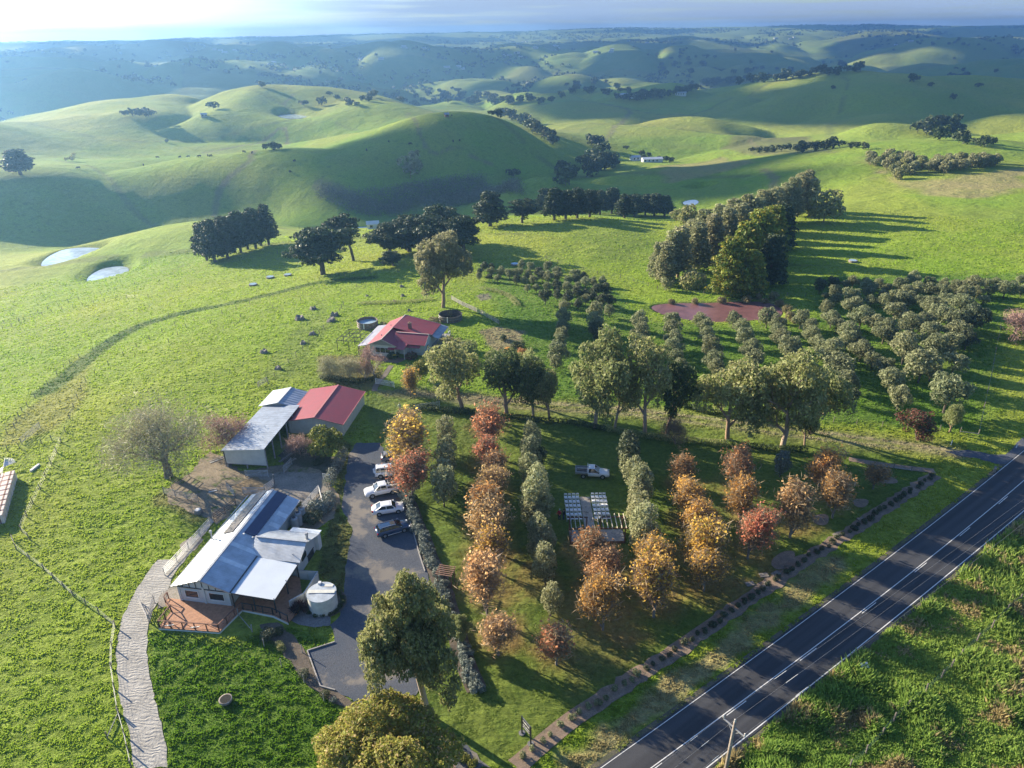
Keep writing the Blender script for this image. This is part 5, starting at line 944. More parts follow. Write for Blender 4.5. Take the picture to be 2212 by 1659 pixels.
def column_tree(nm, seed, R_=3.2, hh=14, mat=None, leaf=.42, dens=5, n=46, base=1.6, point=.5, bk=None, flat=.5, squash=1.0):
    rs = np.random.RandomState(seed); puffs = []
    for i in range(n):
        t = (i+.5)/n; z = base+(hh-base)*t*.97; rr = R_*(1-point*t**1.5)*(.55+.35*math.sin(math.pi*min(1, t*1.2+.1))); a = i*2.399+rs.rand(); f = rs.uniform(.45, .95); q = R_*rs.uniform(.28, .42)*(1-point*.35*t)
        puffs.append((np.array([math.cos(a)*rr*f, math.sin(a)*rr*f, z]), np.array([q, q, q*flat*rs.uniform(.9, 1.5)])))
    P_, Nn = puffs_points(puffs, dens, rs, (.6, 1.08), .35, .4); me = leaf_mesh(nm+'_crown', P_, Nn, leaf, mat, rs, 1.9, .7); mb = MB(); mb.tube([(0, 0, -.6), (.1, 0, hh*.4), (0, 0, hh*.85)], [.38, .28, .08], 7)
    for k in range(5): a = k*1.3+seed; mb.tube([(0, 0, base*.7+k*.3), (math.cos(a)*R_*.5, math.sin(a)*R_*.5, base*1.3+k*.8)], [.12, .05], 4, False)
    a, b, c = norm_dims(P_); return Proto(a, b, [('trunk', mb.mesh(nm+'_trunk', bk or B_DARK)), ('crown', me)], c)
def shrub(nm, seed, R_=.5, rz=.4, mat=None, leaf=.09, dens=90, npuff=6, aspect=2.0):
    rs = np.random.RandomState(seed); puffs = []
    for i in range(npuff): d = rs.randn(3)*.4; puffs.append((np.array([d[0]*R_, d[1]*R_, rz*.75+abs(d[2])*rz*.3]), np.array([R_*.66, R_*.66, rz*.75])*rs.uniform(.8, 1.1)))
    P_, Nn = puffs_points(puffs, dens, rs, (.6, 1.1), .2, .6); P_[:, 2] = np.maximum(P_[:, 2], -.02); me = leaf_mesh(nm, P_, Nn, leaf, mat, rs, aspect, .7); a, b, c = norm_dims(P_); return Proto(a, b, [('foliage', me)], c)
OL = [round_tree('olive', s, mat=F_OLIVE, leaf=.17, dens=30, th=.8) for s in (1, 2, 3, 4, 5)]
UPR = [round_tree('upright', 20+s, 1.5, 3.0, 2.6, 26, .17, 26, F_UPR, B_DARK, .9, 2.0, .35, (.34, .52), .7) for s in range(4)]
AU = [autumn_tree('autumn', s, n=n_, mat=F_ORG, leaf=.16, twigs=2500) for s, n_ in ((3, 2300), (4, 1900), (5, 2200), (14, 2000), (15, 2300))]; AUS = [autumn_tree('sparse', s, n=n_, mat=F_TAN, twigs=2600) for s, n_ in ((8, 1000), (9, 750))]
def dims(P_): return (round(P_.R, 2), round(P_.zc, 2), round(P_.Rz, 2))
GUMS = [gum_tree('gum', 31, 3.9, mat=F_GUM, extra=.5, start=.3, bk=B_GUMW), gum_tree('gum', 32, 3.6, mat=F_GUM, extra=.7, start=.3), gum_tree('gum', 37, 4.2, mat=F_GUM, spread=.38, bk=B_GUMW, extra=.4, start=.38), gum_tree('gum', 35, 3.8, mat=F_GUM, extra=.5, spread=.48, start=.35)]
GUM_BIG = gum_tree('great_gum', 41, 4.4, .34, .135, 80, F_GUM, B_GUMW, .50, 3, (.50, .86), .95, (3, 4), .70, .40, extra=.1); GUM_RND = round_tree('round_gum', 44, 5.2, 6.2, 4.0, 80, .15, 62, F_GUMY, B_GUMW, 2.2, 2.0, 0, (.20, .32), .9)
GUM_TALL = gum_tree('tall_gum', 47, 6.5, .38, .25, 18, F_BELT, B_GUM, .34, 3, (.8, 1.3), .85, (4, 5), .56, .3, start=.3, extra=.6)
CYP = [cypress_tree('cypress', 51, 5.4, mat=F_CYP), cypress_tree('cypress', 52, 4.8, mat=F_CYP, spread=.55), cypress_tree('cypress', 53, 6.4, .5, mat=F_CYP, spread=.4, start=.55, pq=(1.3, 2.0))]
COLD = [column_tree('pine', 61+s, 3.4, 11.5+s, F_CYP, .34, 9, 64, 2.4, .5+.08*s) for s in range(4)]; COLB = [column_tree('belt_gum', 71+s, 3.0, 14, F_BELT, .36, 9, 54, 2.0, .5, B_GUM, .8) for s in range(4)]
CYPG = [column_tree('golden_cypress', 81+s, 4.6, 13, F_CYPY, .40, 8, 60, 1.0, .55, B_DARK, .34) for s in range(3)]
BARE = bare_tree('bare_oak', 96, 1.9, .34, 5, .50, (2, 3), 8000, F_TWIGG, .032, B_GREY, .30, .55, .84, asp=16, sig=.30); BARE2 = bare_tree('bare_shrub', 92, 1.3, .12, 4, .42, (3, 4), 3200, F_TWIG, .035, B_GREY, .3, .2, .74, asp=13, sig=.22); BIRCH = bare_tree('bare_birch', 93, 1.8, .13, 3, .33, (4, 5), 1500, F_TWIGR, .035, bark('birch_bark', (.50, .46, .42), (.38, .34, .30)), .5, .25, .68, asp=14, sig=.25)
WISP = bare_tree('wispy_tree', 94, 1.5, .15, 4, .46, (3, 4), 4000, F_TWIG, .035, B_GREY, .25, .25, .74, asp=13, sig=.26)
FAR = [round_tree('far_tree', 101+s, 4.2, 4.6, 3.6, 9, 1.25, .9, F_DARK, B_DARK, 1.5, 1.5, 0, (.38, .6), .6) for s in range(4)]; FARG = [round_tree('far_gum', 111+s, 4.0, 5.0, 3.8, 9, 1.1, 1.1, F_BELT, B_GUM, 2.2, 1.5, 0, (.36, .55), .6) for s in range(3)]
MIDT = [round_tree('bush', 121+s, 2.8, 3.2, 2.9, 16, .5, 5, F_BELT, B_GUM, 1.0, 1.6, .2, (.34, .5), .6) for s in range(4)]
rT = random.Random(11)
def plant(pro, x, y, wpx, label=None, cat='tree', name='tree', group=None, zs=1.0, mat=None, tmat=None, rz=None, mode='crown', flat=False, ref=0):
    """a plant whose crown centre is seen at (x, y) with half-width wpx; or mode 'base': its foot is seen there"""
    r = ray(x, y); horiz = math.hypot(r[0], r[1])
    s = 1.0
    for _ in range(3):
        dz = pro.zc*s*zs if mode == 'crown' else 0
        g = cast_dz(x, y, dz); dep = math.hypot(g[0], g[1])/horiz; s = wpx*dep/FP/pro.R*pro.k
    s0 = s; p = (g[0], g[1], g[2])
    t = thing(name, label, cat, p, rT.uniform(0, 6.28) if rz is None else rz, group, (s0, s0, s0*zs))
    for nm, me in pro.parts:
        c = obj(nm, me, t)
        mm = mat if nm in ('crown', 'foliage') else (tmat if nm == 'trunk' else None)
        if mm: c.material_slots[0].link = 'OBJECT'; c.material_slots[0].material = mm
    return t
def plant_bt(pro, bx, by, ty, wpx, label=None, **kw):
    g = cast_dz(bx, by, 0); r = ray(bx, by); dep = math.hypot(g[0], g[1])/math.hypot(r[0], r[1]); s = wpx*dep/FP/pro.R*pro.k; h = height_at(g, bx, ty); kw['zs'] = h/((pro.zc+pro.Rz*1.08)*s)
    o_ = pro.zc; t = plant(pro, bx, by, wpx, label, mode='base', **kw); print('BT', label[:30] if label else '', 'h', round(h, 1), 'zs', round(kw['zs'], 2)); return t
def cast_dz(x, y, dz):
    global H0
    h = H0; r = ray(x, y); hh = math.hypot(r[0], r[1]); dx, dy, dzr = r[0]/hh, r[1]/hh, r[2]/hh
    rr = np.geomspace(30, 6400, 420); g = Hn(dx*rr, dy*rr)+dz-(h+dzr*rr); k = int(np.argmax(g > 0)); k = max(k, 1)
    o = rr[k-1]+(rr[k]-rr[k-1])*(-g[k-1])/(g[k]-g[k-1]) if g[k] > 0 else rr[-1]
    return (dx*o, dy*o, float(Hn(dx*o, dy*o)[0]))
def ordn(n): return ORD[n] if n < 20 else '%dth' % (n+1)
# ------------------------------------------------------------------ olives of the right-hand grove and the back grove
Z6 = lambda x, y: (1728.2+x/3.72, 557.5+y/3.72); Z5 = lambda x, y: (1282.2+x/4.251, 585.3+y/4.251); Z4 = lambda x, y: (1003.4+x/4.961, 557.5+y/4.961)
g6 = [(165,210,50),(265,190,50),(430,180,45),(370,205,40),(535,180,38),(640,200,45),(700,235,40),(915,155,60),(810,205,55),(1050,185,50),(1160,200,45),(1260,220,55),(1390,195,75),(1505,195,50),(1580,190,40),(1660,230,80),(1780,170,45),(1790,250,50),(285,260,55),(205,300,30),(290,320,45),(410,290,70),(550,220,60),(560,270,45),(575,335,50),(680,290,45),(850,260,60),(950,240,60),(1060,250,65),(1150,265,60),(1340,270,60),(1430,265,45),(1520,260,40),(1475,330,45),(215,385,55),(430,370,80),(260,470,75),(500,450,90),(690,330,65),(800,310,75),(890,300,55),(770,415,80),(860,340,60),(990,350,70),(1080,380,80),(1180,330,60),(1310,350,90),(1300,300,50),(600,510,80),(900,520,110),(840,460,60),(1010,500,70),(1140,440,90),(1250,480,90),(1410,460,100),(300,530,60),(400,580,80),(380,640,70),(690,560,90),(730,610,60),(1060,590,90),(1280,570,100),(1350,640,70),(260,730,90),(500,720,90),(450,650,60),(860,690,110),(760,650,60),(1100,680,85),(1230,660,85),(1180,740,60),(590,810,70),(320,840,110),(680,850,75),(990,840,120),(1060,900,80),(1250,830,90),(370,970,85),(430,1020,50),(740,950,105),(430,1100,55),(810,1100,90),(1210,1050,140)]
rows5 = [[(425,440,85),(430,555,90),(415,650,80)],[(720,440,75),(730,520,80),(740,600,80),(740,680,85),(760,770,70),(800,880,90)],[(990,440,75),(1030,500,70),(1040,570,75),(1080,680,90),(1110,800,90),(1130,870,80)],[(1290,430,70),(1370,500,75),(1400,590,90),(1450,700,95),(1490,790,80)],[(1600,410,80),(1680,460,80),(1700,540,70),(1730,600,85),(1800,690,110),(1830,740,90)],[(1910,420,75),(1990,500,75),(2010,570,75),(2060,640,75),(2110,700,80),(2150,770,90)]]
g4 = [(215,75,45),(290,85,35),(170,140,35),(285,135,45),(390,130,50),(155,185,35),(265,195,35),(355,205,40),(610,60,45),(705,85,45),(895,80,50),(480,160,55),(580,150,60),(680,170,50),(790,140,50),(840,180,60),(990,130,50),(900,190,55),(1000,190,50),(1190,170,60),(1280,190,45),(560,220,50),(640,230,45),(740,220,50),(1110,230,45),(1200,220,50),(1300,250,60),(1380,240,45),(1480,235,50),(675,315,40),(770,310,45),(885,300,45),(985,275,45),(1000,330,45),(1100,300,55),(1210,300,50),(1420,320,60),(1520,320,60),(870,390,75),(1000,380,50),(1110,400,65),(1210,360,60),(1310,380,55),(1220,480,50),(1370,400,50),(1480,440,70),(1560,440,60),(1300,430,50)]
rows4 = [[(1070,500,65),(1060,610,95),(1050,720,70),(1040,800,70),(1020,880,75),(1000,1000,115),(980,1100,80)], [(1410,540,85),(1555,550,60),(1400,660,95),(1410,750,85),(1400,790,70)]]
import itertools
def sort_rows(pts, tol):                      # name them row by row from the far side
    pts = sorted(pts, key=lambda p: p[1]); out = []; cur = []
    for p in pts:
        if cur and p[1]-cur[0][1] > tol: out.append(sorted(cur)); cur = []
        cur.append(p)
    out.append(sorted(cur)); return out
for i, row in enumerate(sort_rows(g6, 58)):
    for j, (x, y, w_) in enumerate(row):
        plant(OL[rT.randrange(5)], *Z6(x, y), w_/3.72*1.06, 'grey olive, %s from left in the %s row of the right grove' % (ordn(j), ordn(i)), name='olive_tree', group='olive trees of the right hand grove', zs=rT.uniform(.75, 1.1), mat=F_OLIVD if (x, y) in ((165, 210), (265, 190), (430, 1100), (1350, 640), (1410, 460)) else None)
for i, row in enumerate(rows5):
    for j, (x, y, w_) in enumerate(row):
        plant(OL[rT.randrange(5)], *Z5(x, y), w_/4.251*1.03, 'olive %s from the red pond in the %s line below it' % (ordn(j), ordn(i)), name='olive_tree', group='olive lines below the red pond', zs=rT.uniform(.9, 1.1))
for i, row in enumerate(sort_rows(g4, 50)):
    for j, (x, y, w_) in enumerate(row):
        plant(OL[rT.randrange(5)], *Z4(x, y), w_/4.961, 'dark olive, %s from left in the %s row of the back grove' % (ordn(j), ordn(i)), name='olive_tree', group='olive trees of the back grove', zs=rT.uniform(.95, 1.25), mat=F_OLIVD if rT.random() < .45 else None)
for i, row in enumerate(rows4):
    for j, (x, y, w_) in enumerate(row):
        plant(OL[rT.randrange(5)], *Z4(x, y), w_/4.961, 'olive %s down from the back grove in the %s line' % (ordn(j), ('left', 'right')[i]), name='olive_tree', group='olive lines left of the red pond', zs=rT.uniform(1.0, 1.2), mat=F_OLIVD if j > 2 and i == 1 else None)
# ------------------------------------------------------------------ evergreen columns inside the garden
ZA = lambda x, y: (1114.9+x/4.96, 891.9+y/4.96); ZB = lambda x, y: (724.7+x/4.96, 864.1+y/4.96); ZC = lambda x, y: (724.7+x/3.306, 1198.6+y/3.306)
for nm, Zf, row, k in (('left of the ute', ZA, [(150,150,60),(150,260,100),(170,400,105),(260,460,60),(150,600,105),(210,740,130),(220,880,150),(180,1010,120),(250,1230,110),(300,1350,110),(200,1430,85),(310,1530,120)], 4.96), ('right of the white chairs', ZA, [(1200,380,110),(1180,530,80),(1250,620,110),(1350,740,130),(1300,860,100),(1330,980,110),(1300,1090,110),(1400,1180,150),(1370,1300,130)], 4.96), ('beside the lavender hedge', ZB, [(1175,330,95),(1180,500,90),(1180,620,95),(1150,790,110),(1150,900,125)], 4.96), ('below the ceremony lawn', ZC, [(1540,300,70),(1500,60,80)], 3.306)):
    for j, (x, y, w_) in enumerate(row):
        dk_ = (x, y) in ((1200, 380), (260, 460)); X_, Y_ = Zf(x, y)
        plant(UPR[rT.randrange(4)], X_, Y_, w_/k*1.12, 'upright evergreen, %s from the far end of the row %s' % (ordn(j), nm), name='evergreen_tree', group='evergreens '+nm, zs=rT.uniform(.85, 1.1), mat=F_OLIVD if dk_ else None)
# ------------------------------------------------------------------ autumn trees
aut = [('golden orange tree over the hidden wagon', 874, 944, 50, F_GOLD, 0, .8), ('red tree over the white four wheel drive', 884, 1020, 48, F_RED, 0, .85), ('tan thinning tree behind the golden orange one', 886, 916, 28, F_TAN, 1, 1.0),
 ('coral red tree at the far end of the long autumn row', 1049, 918, 36, F_RED, 0, 1.0), ('dusky red tree second in the long autumn row', 1052, 970, 34, F_RED, 0, .9), ('bare brown topped tree third in the long autumn row', 1064, 1000, 31, F_BRN, 1, .95), ('tan orange tree fourth in the long autumn row', 1059, 1040, 38, F_TAN, 0, 1.0), ('copper tree fifth in the long autumn row', 1054, 1086, 35, F_ORG, 0, .95), ('wide bronze tree sixth in the long autumn row', 1051, 1124, 48, F_TAN, 0, .8), ('golden bronze tree seventh in the long autumn row', 1062, 1172, 44, F_GOLD, 0, 1.0), ('tall straw gold tree eighth in the long autumn row', 1051, 1246, 46, F_TAN, 0, 1.15), ('leafless tan tree at the near end of the long row', 1075, 1355, 42, F_TAN, 1, .95),
 ('small rusty red tree alone on the near lawn', 1203, 1384, 41, F_RED, 1, .8), ('half bare rust tree leaning over the stage', 1282, 1172, 40, F_BRN, 1, 1.0), ('copper tree just below the stage', 1310, 1215, 44, F_TAN, 0, .95), ('glowing orange tree nearest in the stage row', 1306, 1285, 44, F_ORG, 0, 1.05),
 ('bright yellow tree right of the stage', 1409, 1190, 44, F_GOLD, 0, 1.0), ('amber tree below the bright yellow one', 1420, 1255, 47, F_GOLD, 0, 1.0), ('orange topped tree at the far end of the right row', 1490, 1062, 34, F_ORG, 0, 1.0), ('orange rust tree second in the right row', 1510, 1110, 42, F_ORG, 0, .95), ('mustard gold tree third in the right row', 1533, 1168, 46, F_GOLD, 0, 1.0), ('nearest amber tree of the right row', 1528, 1215, 46, F_GOLD, 0, .95),
 ('copper tree behind the pink red one', 1610, 1070, 37, F_ORG, 0, .95), ('rounded pink red tree near the roadside bed', 1626, 1138, 42, F_RED, 0, 1.0), ('thin leafed straw tree left of the roadside bed', 1722, 1088, 42, F_TAN, 1, 1.0), ('dark amber tree near the end bed', 1788, 1003, 36, F_ORG, 0, .9), ('sparse russet tree in front of the dark amber one', 1812, 1058, 38, F_BRN, 1, .9), ('brown half bare tree in the shaded lawn', 1592, 1000, 35, F_BRN, 1, 1.1), ('dark maroon bare tree in the shade of the gums', 1472, 1010, 30, F_BRN, 1, .8), ('thin maroon tree close to the end garden bed', 1895, 1020, 30, F_BRN, 1, .7)]
for i, (lab, x, y, w_, mt, sp, zs) in enumerate(aut):
    pro = AUS[i % 2] if sp else AU[(i*3) % 5]; plant(pro, x, y, w_*.92, lab, name='autumn_tree', group='autumn trees on the garden lawn', zs=zs*.84, mat=mt)
plant(WISP, 1462, 925, 30, 'thin leafless tree against the boxwood hedge behind the lawn', name='bare_tree', zs=1.2)
plant(UPR[1], 1690, 998, 18, 'small silvery sapling in a mulch ring on the shaded lawn', name='young_tree', mat=F_LAV)
plant(GUMS[3], 1995, 908, 46, 'bronze red crowned round tree beside the driveway fence', name='photinia_tree', zs=.62, mat=F_PHOT, tmat=B_TAN); plant(GUMS[1], 2063, 893, 19, 'small thin olive green tree right of the bronze crowned one', name='young_tree', zs=1.1)
plant(BARE2, 2196, 695, 42, 'leafless reddish brown tree at the right edge beyond the grove', name='bare_tree', mat=F_TWIGR, zs=.9)
# ------------------------------------------------------------------ gums
plant_bt(GUM_BIG, 922, 1545, 1238, 98, 'great green gum standing at the near end of the car park', name='gum_tree', rz=1.1); plant(GUM_RND, 828, 1640, 138, 'round golden green gum cut by the bottom edge of the view', name='gum_tree', zs=.95)
plant(GUM_BIG, 990, 1345, 30, 'small green gum sapling beside the great gum', name='gum_sapling', zs=1.0, rz=2)
for lab, bx, by, ty, w_, k, m_ in [('bushy gum closest to the farmhouse garden', 1000, 884, 738, 56, 3, None), ('dark gum between the farmhouse gum and the pale trunked gums', 1095, 897, 768, 44, 1, F_GUMD), ('second dark gum in the clump by the driveway', 1152, 902, 772, 40, 0, F_GUMD), ('shadowy gum behind the driveway clump', 1125, 868, 758, 34, 2, F_GUM), ('spreading pale trunked gum left of centre in the driveway row', 1285, 922, 718, 58, 0, None), ('slim gum behind the spreading pale trunked one', 1328, 928, 772, 30, 2, None), ('tall gum with one straight pale trunk in the driveway row', 1393, 935, 732, 46, 2, None), ('dark gum right of the straight trunked one', 1440, 938, 785, 36, 1, F_GUMD), ('low crooked gum with a thin dark trunk', 1572, 948, 768, 62, 3, None), ('largest gum of the driveway row with white dead limbs', 1690, 966, 752, 80, 0, F_GUM), ('gum tucked behind the largest driveway gum', 1752, 935, 795, 42, 1, None), ('small dark gum at the foot of the largest driveway gum', 1738, 962, 885, 22, 1, F_GUMD), ('half seen gum behind the driveway hedge left of the row', 1187, 908, 800, 26, 1, F_GUM)]:
    plant_bt(GUMS[k], bx, by, ty, w_*1.06, lab, name='gum_tree', group='gums along the driveway', mat=m_)
plant_bt(GUM_TALL, 957, 664, 508, 50, 'tall lone gum behind the farmhouse tanks', name='gum_tree')
# ------------------------------------------------------------------ bare trees and shrubs about the yards
plant(BARE, 340, 940, 118, 'large spreading leafless oak in the paddock left of the sheds', name='bare_tree', rz=.8, zs=.92); plant(BARE2, 486, 925, 46, 'twiggy leafless tree leaning on the grey shelter', name='bare_tree', rz=2, zs=1.0, mat=F_TWIGR)
plant(WISP, 645, 955, 31, 'pinkish leafless bush in front of the crimson shed', name='bare_tree', mat=F_TWIGR, zs=.9); plant(round_tree('bay', 131, 2.5, 2.6, 1.9, 26, .2, 26, F_YEL, B_DARK, .6, 1.8, 0, (.3, .42), .8), 698, 950, 40, 'dense yellow tipped bush in front of the crimson shed', cat='shrub', name='bush', mat=F_YEL)
for lab, x, y, w_, pro, m_, zs in [('leftmost leafless tree in the farmhouse garden', 715, 790, 26, BARE2, F_TWIGG, 1.0), ('second leafless tree in the farmhouse garden', 752, 790, 28, BARE2, F_TWIGG, 1.0), ('thin leafless tree left of the pink birch', 785, 795, 14, BIRCH, F_TWIG, 1.2), ('pinkish white birch before the farmhouse', 808, 775, 24, BIRCH, F_TWIGR, 1.15), ('golden leafed small tree in the farmhouse front garden', 884, 818, 19, AUS[0], F_GOLD, .8), ('green and yellow bush beside the front path', 906, 795, 20, UPR[0], F_YEL, .6)]:
    plant(pro, x, y, w_, lab, name='garden_tree', zs=zs, mat=m_)
SH = [shrub('shrub', 141+s, 1.0, .8, F_DARK, .13, 34, 9) for s in range(4)]
for lab, x, y, w_, m_ in [('dark maroon bush under the farmhouse front window', 887, 768, 14, F_PHOT), ('dark glossy bush left of the farmhouse porch', 848, 766, 13, F_DARK), ('low dark bush at the corner of the farmhouse', 932, 775, 14, F_DARK), ('olive green bush right of the farmhouse verandah', 968, 742, 24, F_GUM), ('dark rounded bush below the farmhouse verandah', 985, 765, 22, F_DARK), ('bush behind the farmhouse garden gum', 1012, 748, 20, F_GUM), ('pale bush by the white garden gate', 948, 832, 12, F_OLIVE), ('green bush left of the mulch mound', 1060, 768, 14, F_GUM), ('clipped green bush among the driveway gums', 1085, 728, 10, F_DARK), ('dark bush on the mulch mound', 1118, 745, 14, F_DARK), ('brown bush on the mulch mound', 1128, 760, 12, F_BRN), ('small orange shrub on the mulch mound', 1096, 755, 7, F_ORG), ('low brown bush at the dairy yard tank', 832, 700, 9, F_TUSS), ('brown tuft by the empty round tank', 942, 690, 12, F_TUSS), ('dark spiky bush against the screen wall', 782, 1352, 1, F_DARK), ('dark blue green bush at the yard rails', 672, 1118, 20, F_OLIVD), ('grey bush at the corner of the yard rails', 685, 1090, 20, F_LAV), ('low dark bush beside the slim tanks', 655, 1120, 16, F_DARK), ('dark shrub at the end of the car park grass', 868, 893, 9, F_DARK), ('second dark shrub at the end of the car park grass', 862, 903, 8, F_DARK), ('clipped bush under the small pale gums', 1640, 905, 12, F_DARK), ('low dark bush by the driveway fence', 1975, 918, 12, F_DARK), ('spreading grey bush in the lower garden bed', 575, 1370, 18, F_OLIVD), ('green bush in the lower garden bed', 610, 1395, 14, F_GUM), ('dark bush beside the entry path', 600, 1365, 12, F_DARK), ('grey bush beside the car park timber edge', 655, 1455, 13, F_OLIVD), ('low bush by the bottom garden bed', 700, 1500, 11, F_DARK), ('white flowering bush near the round gum', 720, 1512, 8, F_LAV), ('low dark bush against the sheep yard rails', 640, 1090, 10, F_DARK)]:
    if w_ > 2: plant(SH[rT.randrange(4)], x, y, w_, lab, 'shrub', 'shrub', zs=1.0, mat=m_)
# screen beside the driveway: low hedge line
def hedge(name, label, cat, line, w_, hgt, mt, seed=0, dens=60, leaf=.11, bumpy=.15, group=None):
    L = np.array(densify(spline(line, 3) if len(line) > 2 else line, .55)); rs = np.random.RandomState(seed); puffs = []
    c0 = L[len(L)//2]; z0 = H(*c0)
    for i, (x, y) in enumerate(L):
        z = H(x, y)-z0; q = w_*.5*rs.uniform(1-bumpy, 1+bumpy); puffs.append((np.array([x-c0[0]+rs.randn()*.08, y-c0[1]+rs.randn()*.08, z+hgt*.42*rs.uniform(1-bumpy, 1+bumpy)]), np.array([q*1.05, q*1.05, hgt*.58*rs.uniform(1-bumpy, 1+bumpy)])))
    P_, Nn = puffs_points(puffs, dens, rs, (.7, 1.08), .2, .3); me = leaf_mesh(name, P_, Nn, leaf, mt, rs, 1.9, .7); o = obj(name, me, loc=(c0[0], c0[1], z0)); return tag(o, label, cat, group)
hedge('hedge', 'dark clipped hedge left of the driveway gums', 'hedge', GP((892, 882), (930, 885), (965, 892), (1000, 893), (1045, 897)), 1.3, 1.1, F_BOX, 1)
hedge('hedge', 'dark hedge running behind the long autumn row', 'hedge', GP((1060, 900), (1120, 905), (1180, 912), (1240, 916), (1300, 928)), 1.2, .9, F_BOX, 2)
hedge('hedge', 'ragged low hedge below the straight trunked gum', 'hedge', GP((1310, 928), (1370, 940), (1440, 950), (1500, 955), (1560, 960)), 1.4, .8, F_GUM, 3)
hedge('hedge', 'dark hedge below the largest driveway gum', 'hedge', GP((1575, 962), (1620, 968), (1680, 974), (1735, 976)), 1.3, 1.0, F_BOX, 4)
hedge('hedge', 'shaded hedge on the far side of the driveway', 'hedge', GP((1450, 870), (1520, 890), (1600, 902), (1680, 905), (1740, 918)), 1.2, 1.0, F_BOX, 5)
hedge('hedge', 'dark hedge below the farmhouse garden trees', 'hedge', GP((698, 818), (730, 822), (765, 826), (800, 824), (818, 815)), 1.3, .9, F_BOX, 6)
hedge('hedge', 'blue grey hedge between the stock yard and the car park', 'hedge', GP((742, 985), (732, 1005), (722, 1028), (712, 1048)), 1.7, 1.4, F_LAV, 7)
hedge('hedge', 'rounded blue grey hedge at the back corner of the silver building', 'hedge', GP((712, 1078), (712, 1092), (700, 1104), (682, 1105)), 1.7, 1.3, F_LAV, 8)
hedge('hedge', 'low dark hedge by the bottom corner of the stock yard', 'hedge', GP((700, 990), (690, 1000), (680, 1004)), 1.2, .8, F_OLIVD, 9)
hedge('hedge', 'low rambling hedge behind the farmhouse tanks', 'hedge', GP((778, 658), (810, 656), (850, 655), (900, 652), (930, 648)), 1.5, .7, F_GUM, 10, 30)
hedge('hedge', 'curved scrubby hedge beyond the rail fence', 'hedge', GP((1040, 625), (1060, 628), (1085, 635), (1105, 645), (1118, 660)), 1.6, .8, F_GUM, 11, 30)
# lavender row: one bush after another
LAVP = [shrub('lavender', 151+s, .62, .5, F_LAV, .08, 120, 7, 3.0) for s in range(4)]
LL = densify(spline(lavline, 4), .95); cnt = 0
for i, (x, y) in enumerate(LL):
    if i % 1 == 0:
        pr_ = LAVP[i % 4]; s = rT.uniform(.95, 1.2); t = thing('lavender_bush', 'silvery lavender bush, %s from the dual cab ute along the car park edge' % ordn(i), 'shrub', (x+rT.uniform(-.15, .15), y+rT.uniform(-.15, .15), H(x, y)+.05), rT.uniform(0, 6), 'lavender bushes along the car park', (s, s, s)); obj('foliage', pr_.parts[0][1], t)
TUF = [shrub('tuft', 161+s, .32, .32, F_OLIVD, .07, 150, 4, 3.0) for s in range(3)]
TL = densify(spline(bedline, 6), .25); acc = 0; L_ = TL[0]; k = 0; pts_ = []
for p in TL:
    if math.dist(p, L_) > 1.08: pts_.append(p); L_ = p
for k, (x, y) in enumerate(pts_):
    s = rT.uniform(.8, 1.3); t = thing('bed_shrub', 'small grey green shrub, %s from the bottom of the long roadside bed' % ordn(k), 'shrub', (x+rT.uniform(-.2, .2), y+rT.uniform(-.15, .15), H(x, y)+.03), rT.uniform(0, 6), 'small shrubs in the roadside bed', (s, s, s)); c = obj('foliage', TUF[k % 3].parts[0][1], t)
    if k < 14: c.material_slots[0].link = 'OBJECT'; c.material_slots[0].material = F_OLIVE
for k in range(12):
    a = -2.5+k*.36; x, y = tankbed[0]+2.3*math.cos(a), tankbed[1]+2.2*math.sin(a); t = thing('ball_shrub', 'clipped round shrub, %s clockwise in the ring round the white tank' % ordn(11-k), 'shrub', (x, y, H(x, y)+.05), k, 'round shrubs about the white tank'); obj('foliage', SH[k % 4].parts[0][1], t, sc=.3)
rsq = np.random.RandomState(5); n_ = 260; A = rsq.rand(n_)*6.28; el = rsq.uniform(.5, 1.4, n_); P_ = np.stack([np.cos(A)*np.cos(el)*.55, np.sin(A)*np.cos(el)*.55, np.sin(el)*.75], -1)
me = leaf_mesh('flax', P_, np.stack([-np.sin(A), np.cos(A), A*0], -1), .09, F_FLAX, rsq, 10, .15); q = BL(11.6, 1.0); t = thing('flax_bush', 'dark purple flax between the screen wall and the round tank', 'shrub', (q.x, q.y, .1), 0, None, 1.5); obj('foliage', me, t)
for k in range(5):
    x, y = GP((1000+k*0, 1600))[0] if False else GP((962+k*14, 1610+k*11))[0]; t = thing('yellow_shrub', 'yellow shrub in the bottom bed, %s from the left' % ORD[k], 'shrub', (x, y, H(x, y)), k, 'yellow shrubs by the bottom driveway', .5); obj('foliage', SH[k % 4].parts[0][1], t); t.children[0].material_slots[0].link = 'OBJECT'; t.children[0].material_slots[0].material = F_YEL
